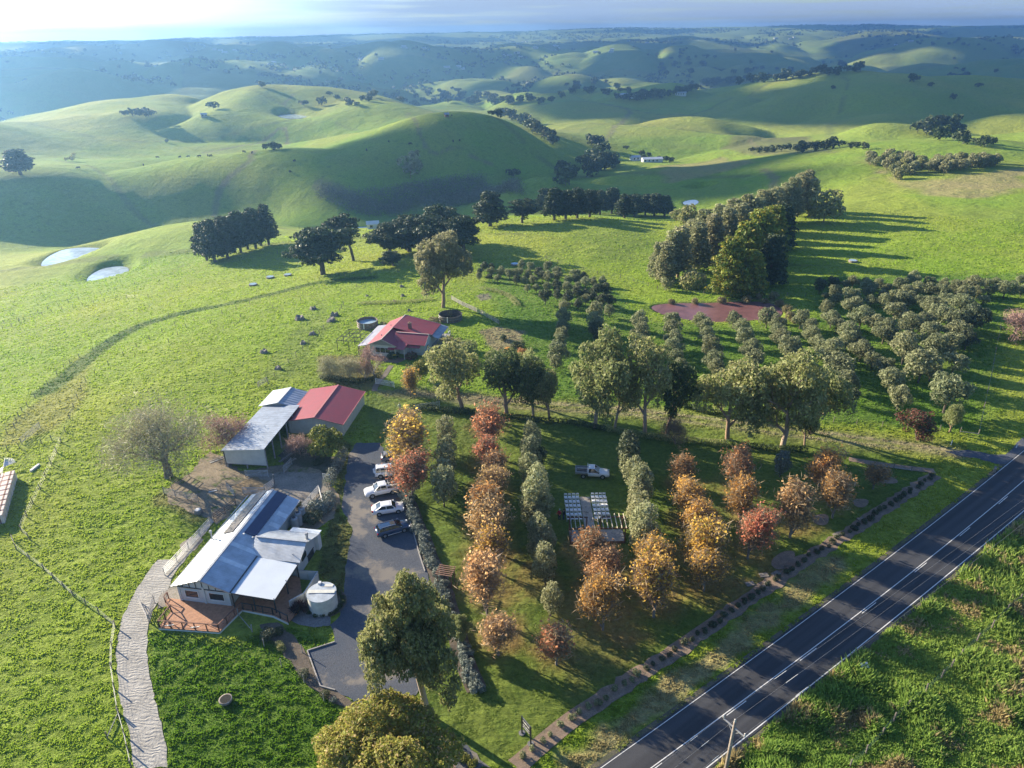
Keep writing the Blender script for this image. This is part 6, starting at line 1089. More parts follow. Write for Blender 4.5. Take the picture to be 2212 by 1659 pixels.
# ------------------------------------------------------------------ middle distance: cypress groups, shelter belts
for k in range(10):
    f = k/9; x = 440+f*132+(k*37 % 5-2); y = 560-f*42; plant(COLD[k % 2+1], x, y-42+f*5+(k*53 % 5-2), 26-f*2, 'dark cypress in the left paddock row, %s from the near end' % ORD[k], name='cypress_tree', group='cypress row in the left paddock', zs=.78)
plant(CYP[0], 690, 535, 58, 'wide cypress with a massive forked trunk by the lane', name='cypress_tree', zs=.88); plant(CYP[2], 757, 500, 34, 'cypress with a bare single trunk and flat crown', name='cypress_tree', zs=1.25)
for lab, x, y, w_, k, zs in [('flat crowned cypress at the left of the big clump', 838, 510, 44, 0, .8), ('cypress with pale twisted limbs in the big clump', 880, 500, 48, 1, .85), ('broad cypress in the middle of the big clump', 925, 500, 50, 0, .8), ('tallest cypress of the big clump', 960, 480, 46, 1, 1.0), ('dark cypress at the right of the big clump', 1000, 500, 44, 0, .95), ('low bushy cypress under the big clump', 848, 555, 22, 1, .8)]:
    plant(CYP[k], x, y, w_, lab, name='cypress_tree', group='big cypress clump', zs=zs)
plant(COLD[1], 1058, 450, 36, 'dark dome shaped cypress right of the big clump', name='cypress_tree', zs=.5); plant(CYP[2], 1128, 446, 30, 'umbrella shaped cypress with an open crown', name='cypress_tree', zs=.75); plant(SH[0], 1043, 472, 10, 'round dark bush at the foot of the dome cypress', 'shrub', 'shrub')
for k, (x, w_) in enumerate([(1176, 15), (1198, 20), (1222, 18), (1248, 19), (1275, 17), (1297, 15), (1322, 16), (1350, 17), (1372, 16), (1395, 15), (1415, 16), (1437, 15)]):
    plant(COLD[k % 2], x, 437+(k % 3)*1.5+(k > 6)*6, w_*1.35, 'dark pine in the ridge windbreak, %s from the left' % ORD[k], name='pine_tree', group='pine windbreak on the ridge', zs=.62 if k < 7 else .54)
for k, (x, y, w_) in enumerate([(1462, 462, 14), (1484, 464, 20), (1508, 466, 14)]): plant(MIDT[k], x, y, w_, '%s bushy gum from the left at the end of the pine windbreak' % ORD[k], name='gum_tree', mat=F_GUM, group='gums ending the windbreak')
belt = [(1422,560,18),(1440,565,20),(1452,545,22),(1470,540,24),(1490,525,24),(1508,530,24),(1520,505,24),(1540,515,24),(1552,492,24),(1572,500,24),(1580,478,22),(1600,486,22),(1612,466,22),(1632,470,20),(1645,455,20),(1662,452,20),(1678,444,19),(1696,436,19),(1712,428,20),(1728,418,20),(1742,412,20),(1755,424,17)]
for k, (x, y, w_) in enumerate(belt): plant(COLB[k % 4], x, y, w_*1.15, 'grey brown gum in the long belt, %s from the near end' % ordn(k), name='gum_tree', group='gum belt behind the red pond', zs=.74)
plant(MIDT[1], 1786, 440, 31, 'rounded green gum standing off the far end of the belt', name='gum_tree', mat=F_GUM, zs=.9); plant(SH[2], 1492, 603, 30, 'dense green bush below the belt by the red pond', 'shrub', 'bush', zs=1.15, mat=F_GUM); plant(MIDT[2], 1440, 612, 14, 'small pale gum at the near corner of the belt', name='gum_tree')
for k, (x, y, w_) in enumerate([(1578, 575, 40), (1608, 550, 44), (1640, 525, 42), (1668, 506, 38), (1692, 490, 30), (1625, 590, 30), (1668, 560, 34)]): plant(CYPG[k % 3], x, y, w_, 'golden tipped cypress beside the gum belt, %s from the left' % ORD[k], name='cypress_tree', group='golden cypresses beside the belt', zs=1.0, mat=F_CYPY if k not in (4, 6) else F_CYP)
# ------------------------------------------------------------------ far trees
def far(lst, lab, grp, pros=FAR, mt=None, zs=.85):
    for k, (x, y, w_) in enumerate(lst): plant(pros[k % len(pros)], x, y, w_, lab % ordn(k) if '%' in lab else lab, name='distant_tree', group=grp, zs=zs, mat=mt)
plant(COLD[0], 35, 346, 30, 'broad dark cypress alone on the left hill', name='cypress_tree', zs=.42); plant(FARG[0], 885, 350, 27, 'pale round gum on the shaded hillside', name='gum_tree', mat=F_BELT, zs=.9)
far([(155, 340, 7), (142, 343, 5), (158, 334, 5)], 'little tree on the left hill, %s from the left of three', 'little trees on the left hill', FARG)
far([(572, 313, 10), (588, 311, 10), (600, 315, 8)], 'dark tree in the small hillside clump, %s from the left', 'small hillside clump')
far([(459, 226, 13), (360, 304, 4), (627, 370, 3), (840, 305, 2)], 'single tree dotted on the near hills, %s from the left', 'single trees on the near hills')
far([(270, 243, 10), (285, 242, 10), (300, 241, 10), (318, 241, 10), (330, 242, 8)], 'dark tree of the hedge on the hill brow, %s from the left', 'hill brow hedge trees')
far([(1062,243,9),(1076,244,11),(1090,247,12),(1104,250,12),(1118,254,13),(1132,260,14),(1146,266,14),(1160,273,14),(1174,281,15),(1186,290,15),(1198,298,11),(1192,300,10)], 'tree in the row climbing the big hill, %s from the top', 'row of trees on the big hill')
far([(1110,372,16),(1215,366,20),(1235,372,16),(1222,378,22),(1265,345,20),(1285,335,20),(1300,345,22),(1318,342,18),(1290,360,20),(1275,365,18),(1290,302,14),(1278,300,12),(1330,350,12),(1303,318,14)], 'gully tree at the foot of the big hill, %s in the group', 'gully trees', FAR, None)
far([(1352,318,7),(1386,330,7),(1390,338,6),(1402,333,5),(1440,342,9),(1450,345,7),(1424,340,5)], 'tree about the white valley house, %s from the left', 'trees about the valley house')
far([(1625,322,8),(1640,323,8),(1655,322,8),(1670,321,8),(1690,318,12),(1704,316,8),(1720,318,9),(1735,316,13),(1748,312,11),(1762,314,12),(1780,312,12),(1800,307,13),(1815,309,12),(1838,313,8),(1850,312,8),(1870,314,8)], 'hedgerow tree on the right hill crest, %s from the left', 'hedgerow on the right hill crest')
far([(1985,270,18),(2005,272,20),(2025,266,22),(2045,272,22),(2062,280,20),(2035,285,18),(2075,292,16),(2085,300,10)], 'dark cypress in the far right clump, %s from the left', 'dark clump on the far right')
far([(2110,304,12),(2128,304,14),(2142,303,10)], 'dark tree right of the far right clump, %s of three', 'low dark trees on the right'); far([(2115,183,8),(2060,208,7),(1800,188,5),(1970,166,9),(1980,168,8)], 'lone tree on the shaded far hill, %s', 'lone trees on the shaded hill')
rr_s = random.Random(3); bush = []
for k in range(70):
    t = rr_s.random(); x = 1875+t*285; yt = 334+t*10-(t > .5)*2; yb = 384-t*38 if t > .28 else 345+t*140; y = yt+(yb-yt)*rr_s.random(); bush.append((x, y, rr_s.uniform(8, 12)))
bush.sort(key=lambda p: p[0]); bush = [b for i in range(0, 70, 14) for b in sorted(bush[i:i+14], key=lambda p: p[1])]
for k, (x, y, w_) in enumerate(bush): plant(MIDT[k % 4], x, y-2, w_, 'scrubby gum, %s from the back in the %s strip of the wedge plantation' % (ORD[k % 14], ORD[k//14]), name='plantation_tree', zs=1.0, mat=F_GUM if k % 3 == 0 else None)
for o in [o for o in COL.objects if o.name.startswith('plantation_tree')]: o['category'] = 'tree'; o['group'] = 'wedge shaped plantation on the right hill'
far([(1362,205,7),(1378,203,7),(1395,200,6),(1352,207,5),(1410,204,6),(1425,205,6)], 'tree about the hillside sheds, %s', 'trees about the hillside sheds')
vb = [(1350+i*13+rr_s.uniform(-4, 4), 208-i*1.45+rr_s.uniform(-4, 3)-(8 if i > 12 else 0), rr_s.uniform(7, 12)) for i in range(40)]; far(vb, 'creek line tree behind the shaded hill, %s from the left', 'creek line trees')
fw = []
for k in range(60):
    x = rr_s.uniform(0, 2212); y = 62+abs(rr_s.gauss(0, 1))*55+(1 if x > 900 else 1.25)*12; 
    if y < 190: fw.append((x, y, max(2.0, 1.6+(y-60)*.04)*rr_s.uniform(.7, 1.3)))
for cx, cy, n, sx, sy in ((1100, 215, 16, 60, 8), (1480, 120, 22, 60, 14), (1600, 150, 12, 60, 10), (1000, 205, 10, 60, 6), (2000, 92, 14, 90, 6), (1300, 190, 14, 50, 8), (800, 210, 12, 50, 6), (250, 125, 10, 80, 10)):
    for k in range(n): x = rr_s.gauss(cx, sx); y = rr_s.gauss(cy, sy); fw.append((x, max(y, 70), max(3, (y-50)*.05)*rr_s.uniform(.8, 1.3)))
fw = [f for f in fw if 0 < f[0] < 2212][:250]
fw.sort(key=lambda p: p[1]); fb = [sorted(fw[i:i+(len(fw)+4)//5]) for i in range(0, len(fw), (len(fw)+4)//5)]; BN = ('along the skyline', 'just below the skyline', 'high on the blue hills', 'midway on the blue hills', 'low on the blue hills'); fw = [(x, y, w_, '%s from the left of the trees %s' % (ordn(j), BN[b_])) for b_, q in enumerate(fb) for j, (x, y, w_) in enumerate(q)]
for k, (x, y, w_, lb) in enumerate(fw):
    t = plant(FAR[k % 4], x, y, w_, 'hazy dark tree, '+lb, name='distant_tree', group='trees scattered over the far hills', zs=.8)
# woods that read as one mass on the far ridges
rsw = np.random.RandomState(9); n_ = 30000; rr0 = 6300-4900*rsw.rand(n_)**1.3; aa = np.radians(rsw.uniform(-42, 42, n_)); X_ = rr0*np.sin(aa); Y_ = rr0*np.cos(aa)
wm_ = fbm(X_/420+3, Y_/420+7, 3)+.10*np.clip((rr0-3500)/2500, 0, 1)+.03*np.sin(aa*5); vv = (Hn(X_+130, Y_)+Hn(X_-130, Y_)+Hn(X_, Y_+130)+Hn(X_, Y_-130))/4-Hn(X_, Y_); k_ = (wm_+np.clip(vv, -8, 14)*.0125 > .60); X_, Y_ = X_[k_], Y_[k_]; Zw = Hn(X_, Y_); n_ = len(X_)
rep = 7; C_ = np.repeat(np.stack([X_, Y_, Zw], -1), rep, 0); dd = rsw.randn(n_*rep, 3); dd /= np.linalg.norm(dd, axis=1)[:, None]; dd[:, 2] = np.abs(dd[:, 2]); sz = np.repeat(rsw.uniform(3, 7, n_), rep)[:, None]
me = leaf_mesh('far_wood', C_+dd*sz*np.array([1, 1, .9])+np.array([0, 0, 1.5]), dd, 5.5, F_DARK, rsw, 1.3, .4); tag(obj('far_woodland', me), 'hazy dark woods and tree lines on the farthest ridges', 'woodland', kind='stuff')
# bare grey scrub along the gully below the shaded hill
scr = np.array(GP((690, 405), (760, 425), (900, 400), (1040, 385), (1120, 400), (1130, 425), (1040, 432), (900, 445), (800, 470), (740, 455), (690, 430))); lo, hi = scr.min(0), scr.max(0); q = rsw.uniform(lo, hi, (9000, 2)); q = q[inside_dist(scr, q[:, 0], q[:, 1]) > 0][:1500]; rep = 26
zz = Hn(q[:, 0], q[:, 1]); C_ = np.repeat(np.stack([q[:, 0], q[:, 1], zz], -1), rep, 0); P_ = C_+rsw.randn(len(C_), 3)*np.array([1.5, 1.5, 1.5])+np.array([0, 0, 2.2]); me = leaf_mesh('scrub', P_, rsw.randn(len(P_), 3), .34, foliage('grey_scrub', (.12, .125, .08), (.22, .215, .15), .1, .01, .2), rsw, 3, .4)
tag(obj('gully_scrub', me), 'bare grey scrub filling the gully under the shaded hill', 'scrub', kind='stuff')
# ------------------------------------------------------------------ fences, rails and gates
POSTM = plain('fence_post', (.22, .19, .16), .9, var=.2, scale=5); WIRE = plain('fence_wire', (.30, .30, .30), .5, metal=.4)
def fence(label, line, sp=4.0, h=1.1, wires=3, rails=0, pr_=.07, mt=None, world=False, name='wire_fence', pts=False):
    """posts one by one, the wires of each fence one mesh"""
    L = line if world else GP(*line); D = [Vector(p) for p in L]; P_ = []
    if pts: P_ = D
    else:
        for a, b in zip(D, D[1:]):
            n = max(1, round((b-a).length/sp)); P_ += [a.lerp(b, k/n) for k in range(n)]
        P_.append(D[-1])
    P_ = P_[:95]; x0, y0 = P_[0]; z0 = H(x0, y0); t = thing(name, label, 'fence', (x0, y0, z0)); zs = [H(*p)-z0 for p in P_]; me = MB().tube([(0, 0, -.2), (.01, 0, h)], pr_, 6).mesh('post', mt or POSTM)
    for p, z in zip(P_, zs): c = obj('post', me, t, (p.x-x0, p.y-y0, z)); c.rotation_euler = (rT.uniform(-.04, .04), rT.uniform(-.04, .04), 0)
    if wires:
        w_ = MB()
        for k in range(wires):
            hh_ = h*(.3+.62*k/max(1, wires-1)); w_.tube([(p.x-x0, p.y-y0, z+hh_) for p, z in zip(P_, zs)], .008, 3, False)
        w_.build('wires', WIRE, t)
    for k in range(rails):
        w_ = MB()
        for (p, z), (q, zq) in zip(zip(P_, zs), list(zip(P_, zs))[1:]): w_.bar((p.x-x0, p.y-y0, z+h*(.25+.65*k/max(1, rails-1))), (q.x-x0, q.y-y0, zq+h*(.25+.65*k/max(1, rails-1))), .05, .11)
        w_.build('rail', mt or TIMG, t)
    return t
q7 = lambda x, y: ((x/2.37)/1.7938, (1100+y/2.37)/1.7938)     # paddock zoom
fence('wire fence on the far side of the sunk lane', [q7(*p) for p in ((380,990),(325,1050),(255,1130),(205,1175),(175,1220),(152,1270),(135,1325),(68,1380),(0,1395))][::-1]+[q7(*p) for p in ((440,930),(525,840),(590,780),(645,735),(728,680),(853,612),(985,540),(1098,485),(1208,430),(1280,400),(1388,362),(1550,300))], pts=True, wires=3)
fence('wire fence on the near side of the sunk lane', [q7(*p) for p in ((565,1460),(602,1365),(645,1245),(680,1140),(715,1055),(750,975),(790,900),(875,835),(997,750),(1135,665),(1255,580),(1375,512),(1490,445),(1610,385))], pts=True, wires=3)
fence('wire fence of the wedge shaped tussock patch', [q7(*p) for p in ((0,1590),(75,1540),(180,1510),(385,1475),(478,1440),(565,1460))], pts=True)
fence('fence running down from the tussock patch past the stacked cages', [q7(*p) for p in ((565,1460),(520,1550),(465,1640))]+[((x/3.318)/1.7938, (1700+y/3.318)/1.7938) for x, y in ((735,190),(665,345),(590,505),(520,655),(430,840),(350,1010),(275,1190),(375,1290))], pts=True)
fence('timber and wire fence from the left edge to the cow race', [(28, 1168), (36, 1188), (95, 1232), (160, 1290), (215, 1328), (250, 1356)], sp=3.2, wires=4)
fence('fence beside the cow race at the lower left', [(250, 1356), (243, 1400), (242, 1446), (248, 1490), (256, 1540), (270, 1590), (285, 1659)], sp=2.5, wires=4)
fence('pale timber end stays of the lower left fence', [(233, 1596), (256, 1544)], sp=9, wires=0, rails=1, h=1.0)
fence('long wire fence across the left paddock', [q7(*p) for p in ((0,435),(28,420),(110,395),(178,355),(222,335),(290,310),(390,290),(475,262),(570,240),(670,215),(758,200),(862,180),(962,160),(1065,145),(1165,130),(1242,130),(1362,125),(1452,120))], pts=True)
fence('second wire fence across the left paddock', [q7(*p) for p in ((0,380),(40,365),(180,340),(350,265),(440,235),(538,205),(630,172),(725,145),(822,135),(930,100),(995,75),(1060,55),(1130,35),(1240,8))]+[(600, 548), (680, 530), (780, 520)], pts=True)
fence('wire fence along the lane towards the cypresses', [(1550/4.2514+0, 740), (420, 695), (480, 678), (540, 658), (590, 640), (640, 622), (690, 605), (745, 598), (800, 592), (860, 588)], sp=6)
fence('second lane fence towards the cypresses', [(455, 700), (520, 685), (590, 668), (650, 650), (700, 640), (770, 620), (860, 612)], sp=7)
fence('fence below the stumps to the trellis', [(560, 835), (580, 830), (606, 800), (640, 770), (668, 742), (700, 712), (726, 690), (742, 660)], sp=3.0)
fence('garden fence in front of the farmhouse', [(845, 838), (880, 842), (920, 846), (960, 846), (990, 845)], sp=2.6, wires=3)
fence('weathered rail fence below the tall lone gum', [(975, 648), (1000, 662), (1040, 680), (1078, 702)], sp=2.6, rails=4, wires=0, h=1.3, name='rail_fence')
fence('fence between the driveway and the right grove', [(1800, 912), (1850, 917), (1905, 922), (1960, 926), (2030, 930)], sp=5)
fence('short rail by the gateway of the right grove', [(2074, 935), (2113, 940)], sp=9, wires=0, rails=1)
fence('fence up the bare strip right of the grove', [(2113, 940), (2125, 880), (2140, 815), (2150, 760), (2160, 710)], sp=7, wires=3)
fence('low fence at the end garden bed', [(1895, 1008), (1930, 1012), (1968, 1018)], sp=3, rails=1, wires=0, h=.9)
fence('fence along the far side of the red pond', [(1420, 625), (1460, 632), (1520, 636), (1600, 640), (1660, 640), (1740, 640)], sp=6)
fence('fence skirting the ridge paddock behind the back grove', [(1180, 560), (1230, 575), (1290, 592), (1340, 600), (1400, 618)], sp=7)
fence('old timber fence beside the long grass right of the road', [(1835, 1659), (1870, 1628), (1905, 1590), (1930, 1558), (1960, 1530), (2000, 1495), (2033, 1465), (2075, 1420), (2110, 1385), (2142, 1357), (2175, 1322), (2202, 1300), (2240, 1265)], sp=3.0, h=1.2, pr_=.08)
fence('top rail posts by the lower garden bed', [(515, 1330), (545, 1365)], sp=9, rails=1, wires=0, h=1.1, mt=TIMG)
for k, (x, y) in enumerate([(571, 1398), (608, 1440), (657, 1475), (700, 1515), (653, 1410)]):
    p = C1(x, y); t = thing('marker_post', 'thin pale post in the lower garden, %s from the deck' % ORD[k], 'post', p, 0, 'thin pale garden posts'); MB().tube([(0, 0, -.1), (.03, 0, 1.2)], .05, 6).build('post', TIMG, t)
def railpanel(label, a, b, h=1.3, n=5, name='rail_fence', mt=GALV, cat='fence'):
    (x0, y0), (x1, y1) = GP(a, b); z0 = H(x0, y0); z1 = H(x1, y1); t = thing(name, label, cat, (x0, y0, z0)); dx, dy = x1-x0, y1-y0; L = math.hypot(dx, dy); k = max(1, round(L/2.6)) if cat == 'fence' else 1
    for i in range(k+1): MB().tube([(dx*i/k, dy*i/k, -.1), (dx*i/k, dy*i/k, h+(z1-z0)*i/k)], .05, 6).build('post', mt, t)
    m_ = MB()
    for j in range(n): m_.tube([(0, 0, .25+(h-.3)*j/(n-1)), (dx, dy, z1-z0+.25+(h-.3)*j/(n-1))], .042, 5)
    if cat == 'gate': m_.tube([(0, 0, .25), (dx, dy, z1-z0+h-.05)], .025, 5)
    m_.build('pipe_rails', mt, t); return t
Z7 = lambda x, y: ((600+x/2.765)/1.7938, (1500+y/2.765)/1.7938)
for lab, a, b, nm, ct, mt in [('long pipe rail along the west side of the silver building', Z7(110, 2020), Z7(600, 1480), 'rail_fence', 'fence', GALV), ('pipe rails at the left corner of the stock yard', Z7(100, 1150), Z7(470, 1230), 'rail_fence', 'fence', TIMG), ('pipe rails on the right of the concrete yard', Z7(1590, 1330), Z7(1760, 1130), 'rail_fence', 'fence', GALV), ('short pipe rail by the blue grey bushes', Z7(1765, 1130), Z7(1810, 1300), 'rail_fence', 'fence', GALV), ('pipe gate below the grey shelter', Z7(975, 965), Z7(1220, 965), 'farm_gate', 'gate', GALV), ('open pipe gate in the shaded yard', Z7(1385, 930), Z7(1470, 830), 'farm_gate', 'gate', GALV), ('pipe gate behind the silver building', Z7(950, 1150), Z7(1190, 1150), 'farm_gate', 'gate', GALV), ('pipe rails meeting the silver building ridge', Z7(1180, 1130), Z7(1285, 1060), 'rail_fence', 'fence', GALV), ('rusty rails by the west wall', Z7(640, 1440), Z7(870, 1270), 'rail_fence', 'fence', TIMR), ('leaning rails in the middle of the stock yard', Z7(780, 1100), Z7(860, 1180), 'rail_fence', 'fence', TIMG), ('timber rail on the left side of the stock yard', Z7(190, 1110), Z7(370, 960), 'rail_fence', 'fence', TIMB), ('open gate where the race meets the deck', (300, 1300), (322, 1345), 'farm_gate', 'gate', TIMG), ('small open gate at the deck corner', (335, 1303), (325, 1345), 'farm_gate', 'gate', TIMG), ('white gate to the farmhouse garden', (812, 830), (852, 838), 'farm_gate', 'gate', WHITE), ('driveway gate by the dark hedge', (898, 888), (950, 880), 'farm_gate', 'gate', GALV), ('gate by the left end of the lane', (47, 940+20), (88, 925), 'farm_gate', 'gate', TIMG), ('white frame at the blue grey hedge', Z7(1810, 1000), Z7(1885, 1010), 'rail_fence', 'fence', WHITE), ('gate behind the feed shed', (558, 838), (578, 826), 'farm_gate', 'gate', TIMG)]:
    railpanel(lab, a, b, name=nm, cat=ct, mt=mt, n=4 if mt is TIMR or mt is TIMB else 5)
MBp = MB(); p = C1(*Z7(1290, 1070)); t = thing('yard_post', 'tall grey steel post where the yard rails meet', 'post', p); MB().tube([(0, 0, -.1), (0, 0, 2.3)], .1, 8).build('post', STEEL, t)
# ------------------------------------------------------------------ power pole and its wires
pole = C1(1563, 1690); zt = height_at(pole, 1574, 1556); zc = height_at(pole, 1572, 1567)
d_ = rpt(RFC, 60)-rpt(RFC, 50); d_ = d_/np.linalg.norm(d_)
pp = thing('power_pole', 'timber power pole with a steel crossarm at the bottom of the road', 'pole', pole); MB().tube([(0, 0, -.5), (0, 0, zt*.6), (0, 0, zt)], [.19, .16, .12], 12).build('pole', plain('pole_wood', (.33, .28, .23), .9, var=.2, scale=2, bmp=.01), pp, smooth=True)
nx, ny = -d_[1], d_[0]; arm = 1.15; ar = MB().bar((nx*arm, ny*arm, zc), (-nx*arm, -ny*arm, zc), .09, .11).build('crossarm', GALV, pp)
MB().bar((nx*.6, ny*.6, zc-.05), (0, 0, zc-.8), .05).build('brace', GALV, pp); MB().bar((-nx*.6, -ny*.6, zc-.05), (0, 0, zc-.8), .05).build('brace', GALV, pp)
tops = []
for s, z_ in ((arm, zc+.05), (0, zt), (-arm, zc+.05)):
    MB().tube([(nx*s, ny*s, z_), (nx*s, ny*s, z_+.12), (nx*s, ny*s, z_+.36), (nx*s, ny*s, z_+.4)], [.06, .1, .08, .04], 10).build('insulator', plain('porcelain', (.55, .53, .50), .3) if 'porcelain' not in MATS else MATS['porcelain'], pp); tops.append((nx*s, ny*s, z_+.38))
for k, tp in enumerate(tops):
    for sgn, e in ((1, 190), (-1, 90)):
        a = Vector((pole[0]+tp[0], pole[1]+tp[1], pole[2]+tp[2])); b_ = a+Vector((d_[0], d_[1], 0))*e*sgn; pts = [a.lerp(b_, f)-Vector((0, 0, 1))*(4*f*(1-f)*(2.2 if sgn > 0 else 1)) for f in np.linspace(0, 1, 17)]
        q_ = MB().tube([p-a for p in pts], .010, 4, False); o_ = q_.build('power_line', WIRE, loc=a); tag(o_, '%s wire %s the power pole over the road' % (('road side', 'middle', 'verge side')[k], ('going uphill from', 'going off below from')[sgn < 0]), 'wire')
        q_ = MB().tube([(pts[1]-a)*.6, (pts[1]-a)*.75], .022, 5).build('armour_sleeve', WHITE, o_)
# ------------------------------------------------------------------ sign, guide posts, boxes
s0, s1_ = C1(1108-14+30, 1592), C1(1147, 1606)
sp0 = C1((1950+437/6.01)/1.7938, (2700+845/6.01)/1.7938); sp1 = C1((1950+640/6.01)/1.7938, (2700+1100/6.01)/1.7938)
hs = height_at(sp1, (1950+635/6.01)/1.7938, (2700+715/6.01)/1.7938); sg = thing('roadside_sign', 'dark framed sign with white lettering between two posts on the near lawn', 'sign', sp0); D1 = Vector((sp1[0]-sp0[0], sp1[1]-sp0[1], 0))
for p in (Vector((0, 0, 0)), D1):
    MB().box(p.x-.07, p.x+.07, p.y-.07, p.y+.07, -.1, hs+.08).build('post', DARK, sg); MB().cyl(p.x, p.y, -.05, .07, .33, 14).build('footing', MATS['path_paving'], sg)
bd_ = MB().bar(D1*.06+Vector((0, 0, hs*.72)), D1*.94+Vector((0, 0, hs*.72)), .05, hs*.5).build('board', DARK, sg)
MB().bar(D1*.03+Vector((0, 0, hs)), D1*.97+Vector((0, 0, hs)), .08, .06).build('top_rail', STEEL, sg)
dn = Vector((D1.y, -D1.x, 0)).normalized(); dn = dn if dn.x > 0 else -dn      # towards the road
for sd_ in (1, -1):
    tx = MB(); L = D1.length; rsn = random.Random(8)
    for row, (zr, hh_, n_) in enumerate(((.86, .16, 7), (.66, .10, 12), (.54, .08, 10))):
        x = .14
        for k in range(n_):
            wl_ = (.72/n_)*rsn.uniform(.6, .9); tx.bar(D1*x+Vector((0, 0, hs*zr))+dn*.035*sd_, D1*(x+wl_)+Vector((0, 0, hs*zr+rsn.uniform(-.02, .02)))+dn*.035*sd_, .012, hs*hh_*.5*rsn.uniform(.5, 1)); x += .74/n_
    tx.build('lettering', WHITE, bd_)
for lab, x, y in (('white guide post at the driveway mouth', 2195, 968), ('white guide post among the grass above the driveway mouth', 2054, 962)):
    p = C1(x, y); t = thing('guide_post', lab, 'post', p); MB().box(-.07, .07, -.03, .03, 0, 1.0).build('post', WHITE, t); MB().box(-.04, .04, -.035, -.028, .8, .92).build('reflector', TAIL, t)
p = C1(2148, 1018); t = thing('drain_marker', 'squat pale concrete headwall beside the road at the driveway corner', 'block', p, .9); MB().box(-.45, .45, -.18, .18, -.1, .7).build('block', MATS['weathered_concrete'], t, bevel=.03)
CONC = MATS['weathered_concrete']
for k, (x, y, a) in enumerate([(1860, 1122, .3), (1808, 1155, .5), (1676, 1240, .5), (1620, 1262, .2), (1655, 1265, 1.0), (1650, 1243, .1)]):
    p = C1(x, y); t = tag(MB().box(-.55, .55, -.35, .35, 0, .12).build('stone_slab', CONC, loc=p, rz=a), 'flat pale stone slab by the roadside bed, %s from the far end' % ORD[k], 'stone', 'pale slabs by the roadside bed')
p = C1(1865, 1447); tag(MB().slab((-.5, -.3, .5), (.5, -.2, .55), (.45, .4, .75), (-.4, .3, .7), .03).build('white_panel', WHITE, loc=p), 'small white panel caught in the long grass beside the road', 'panel')
# pot on the lower lawn
pot = C1(489, 1517); t = thing('garden_tub', 'round stone tub alone on the shaded lower lawn', 'planter', pot, 0, None, 1.0); MB().tube([(0, 0, -.02), (0, 0, .3), (0, 0, .5), (0, 0, .52)], [.5, .66, .68, .6], 22).build('tub_wall', plain('tub_stone', (.30, .26, .23), .9, var=.2), t, smooth=True); MB().tube([(0, 0, .45), (0, 0, .53)], [.55, .55], 20).build('soil', plain('dark_soil', (.02, .02, .018), .9), t)
# timber lattice arch at the car park edge
p = C1(968, 1255); t = thing('timber_lattice', 'brown timber lattice arch behind the great gum', 'trellis', p, -.25)
for x in (-.9, .9): MB().box(x-.05, x+.05, -.05, .05, 0, 2.2).build('post', TIMR, t); MB().box(x-.05, x+.05, -1.3, -1.2, 0, 2.2).build('post', TIMR, t)
for k in range(6): MB().bar((-1.1, -1.5+k*.34, 2.25), (1.1, -1.5+k*.34, 2.25), .07, .09).build('slat', plain('cedar_slat', (.42, .25, .17), .8) if 'cedar_slat' not in MATS else MATS['cedar_slat'], t)
MB().bar((-.9, -1.6, 2.18), (-.9, .4, 2.18), .08, .1).bar((.9, -1.6, 2.18), (.9, .4, 2.18), .08, .1).build('beam', TIMR, t)
# edging sleepers of the car park
for lab, L in (('pale sleeper edging beside the lavender bushes', [(865, 1072), (880, 1110), (893, 1150), (905, 1195), (918, 1235)]), ('sleeper edging at the left corner of the lower car park', [(664, 1407), (678, 1445), (692, 1483), (724, 1492)]), ('sleeper edging below the entry path', [(664, 1407), (723, 1388)]), ('bright timber edging under the great gum', [(990, 1380), (998, 1405), (1008, 1440), (1022, 1475)])):
    G = GP(*L); x0, y0 = G[0]; z0 = H(x0, y0); m_ = MB()
    for a, b_ in zip(G, G[1:]): m_.bar((a[0]-x0, a[1]-y0, H(*a)-z0+.1), (b_[0]-x0, b_[1]-y0, H(*b_)-z0+.1), .12, .16)
    tag(m_.build('timber_edging', TIMG, loc=(x0, y0, z0)), lab, 'edging')
# ------------------------------------------------------------------ paddock clutter: stumps, troughs, stacked cages
for k, (x, y, s) in enumerate([(648, 690, 1.1), (677, 668, .9), (715, 694, 1.0), (722, 682, 1.0), (570, 762, .8), (600, 797, .7), (870, 640, .6), (852, 652, .55), (793, 640, .5), (868, 620, .7), (884, 672, .5), (675, 722, .8), (655, 742, .7)]):
    p = C1(x, y); rs = random.Random(k); m_ = MB(); n = 9; ring = [(math.cos(6.28*i/n)*rs.uniform(.5, .8), math.sin(6.28*i/n)*rs.uniform(.5, .8)) for i in range(n)]
    m_.add([(a*1.5, b_*1.5, -.1) for a, b_ in ring]+[(a, b_, rs.uniform(.5, 1.0)) for a, b_ in ring]+[(0, 0, .55)], [(i, (i+1) % n, n+(i+1) % n, n+i) for i in range(n)]+[(n+i, n+(i+1) % n, 2*n) for i in range(n)])
    t = thing('tree_stump', ('weathered grey stump in the near paddock, %s counting from the lane side' if k < 6 else 'low broken stump near the farmhouse tanks, %s of that scatter') % ORD[k if k < 6 else k-6], 'stump', p, k, 'old stumps in the paddock', s*1.1); m_.build('stump_wood', plain('stump_grey', (.26, .235, .21), .95, var=.3, scale=3, bmp=.02) if 'stump_grey' not in MATS else MATS['stump_grey'], t); m2 = MB()
    for j in range(4): a = j*1.6+k; m2.tube([(math.cos(a)*.5, math.sin(a)*.5, .1), (math.cos(a)*1.2, math.sin(a)*1.2, -.05)], [.14, .05], 5)
    m2.build('roots', MATS['stump_grey'], t)
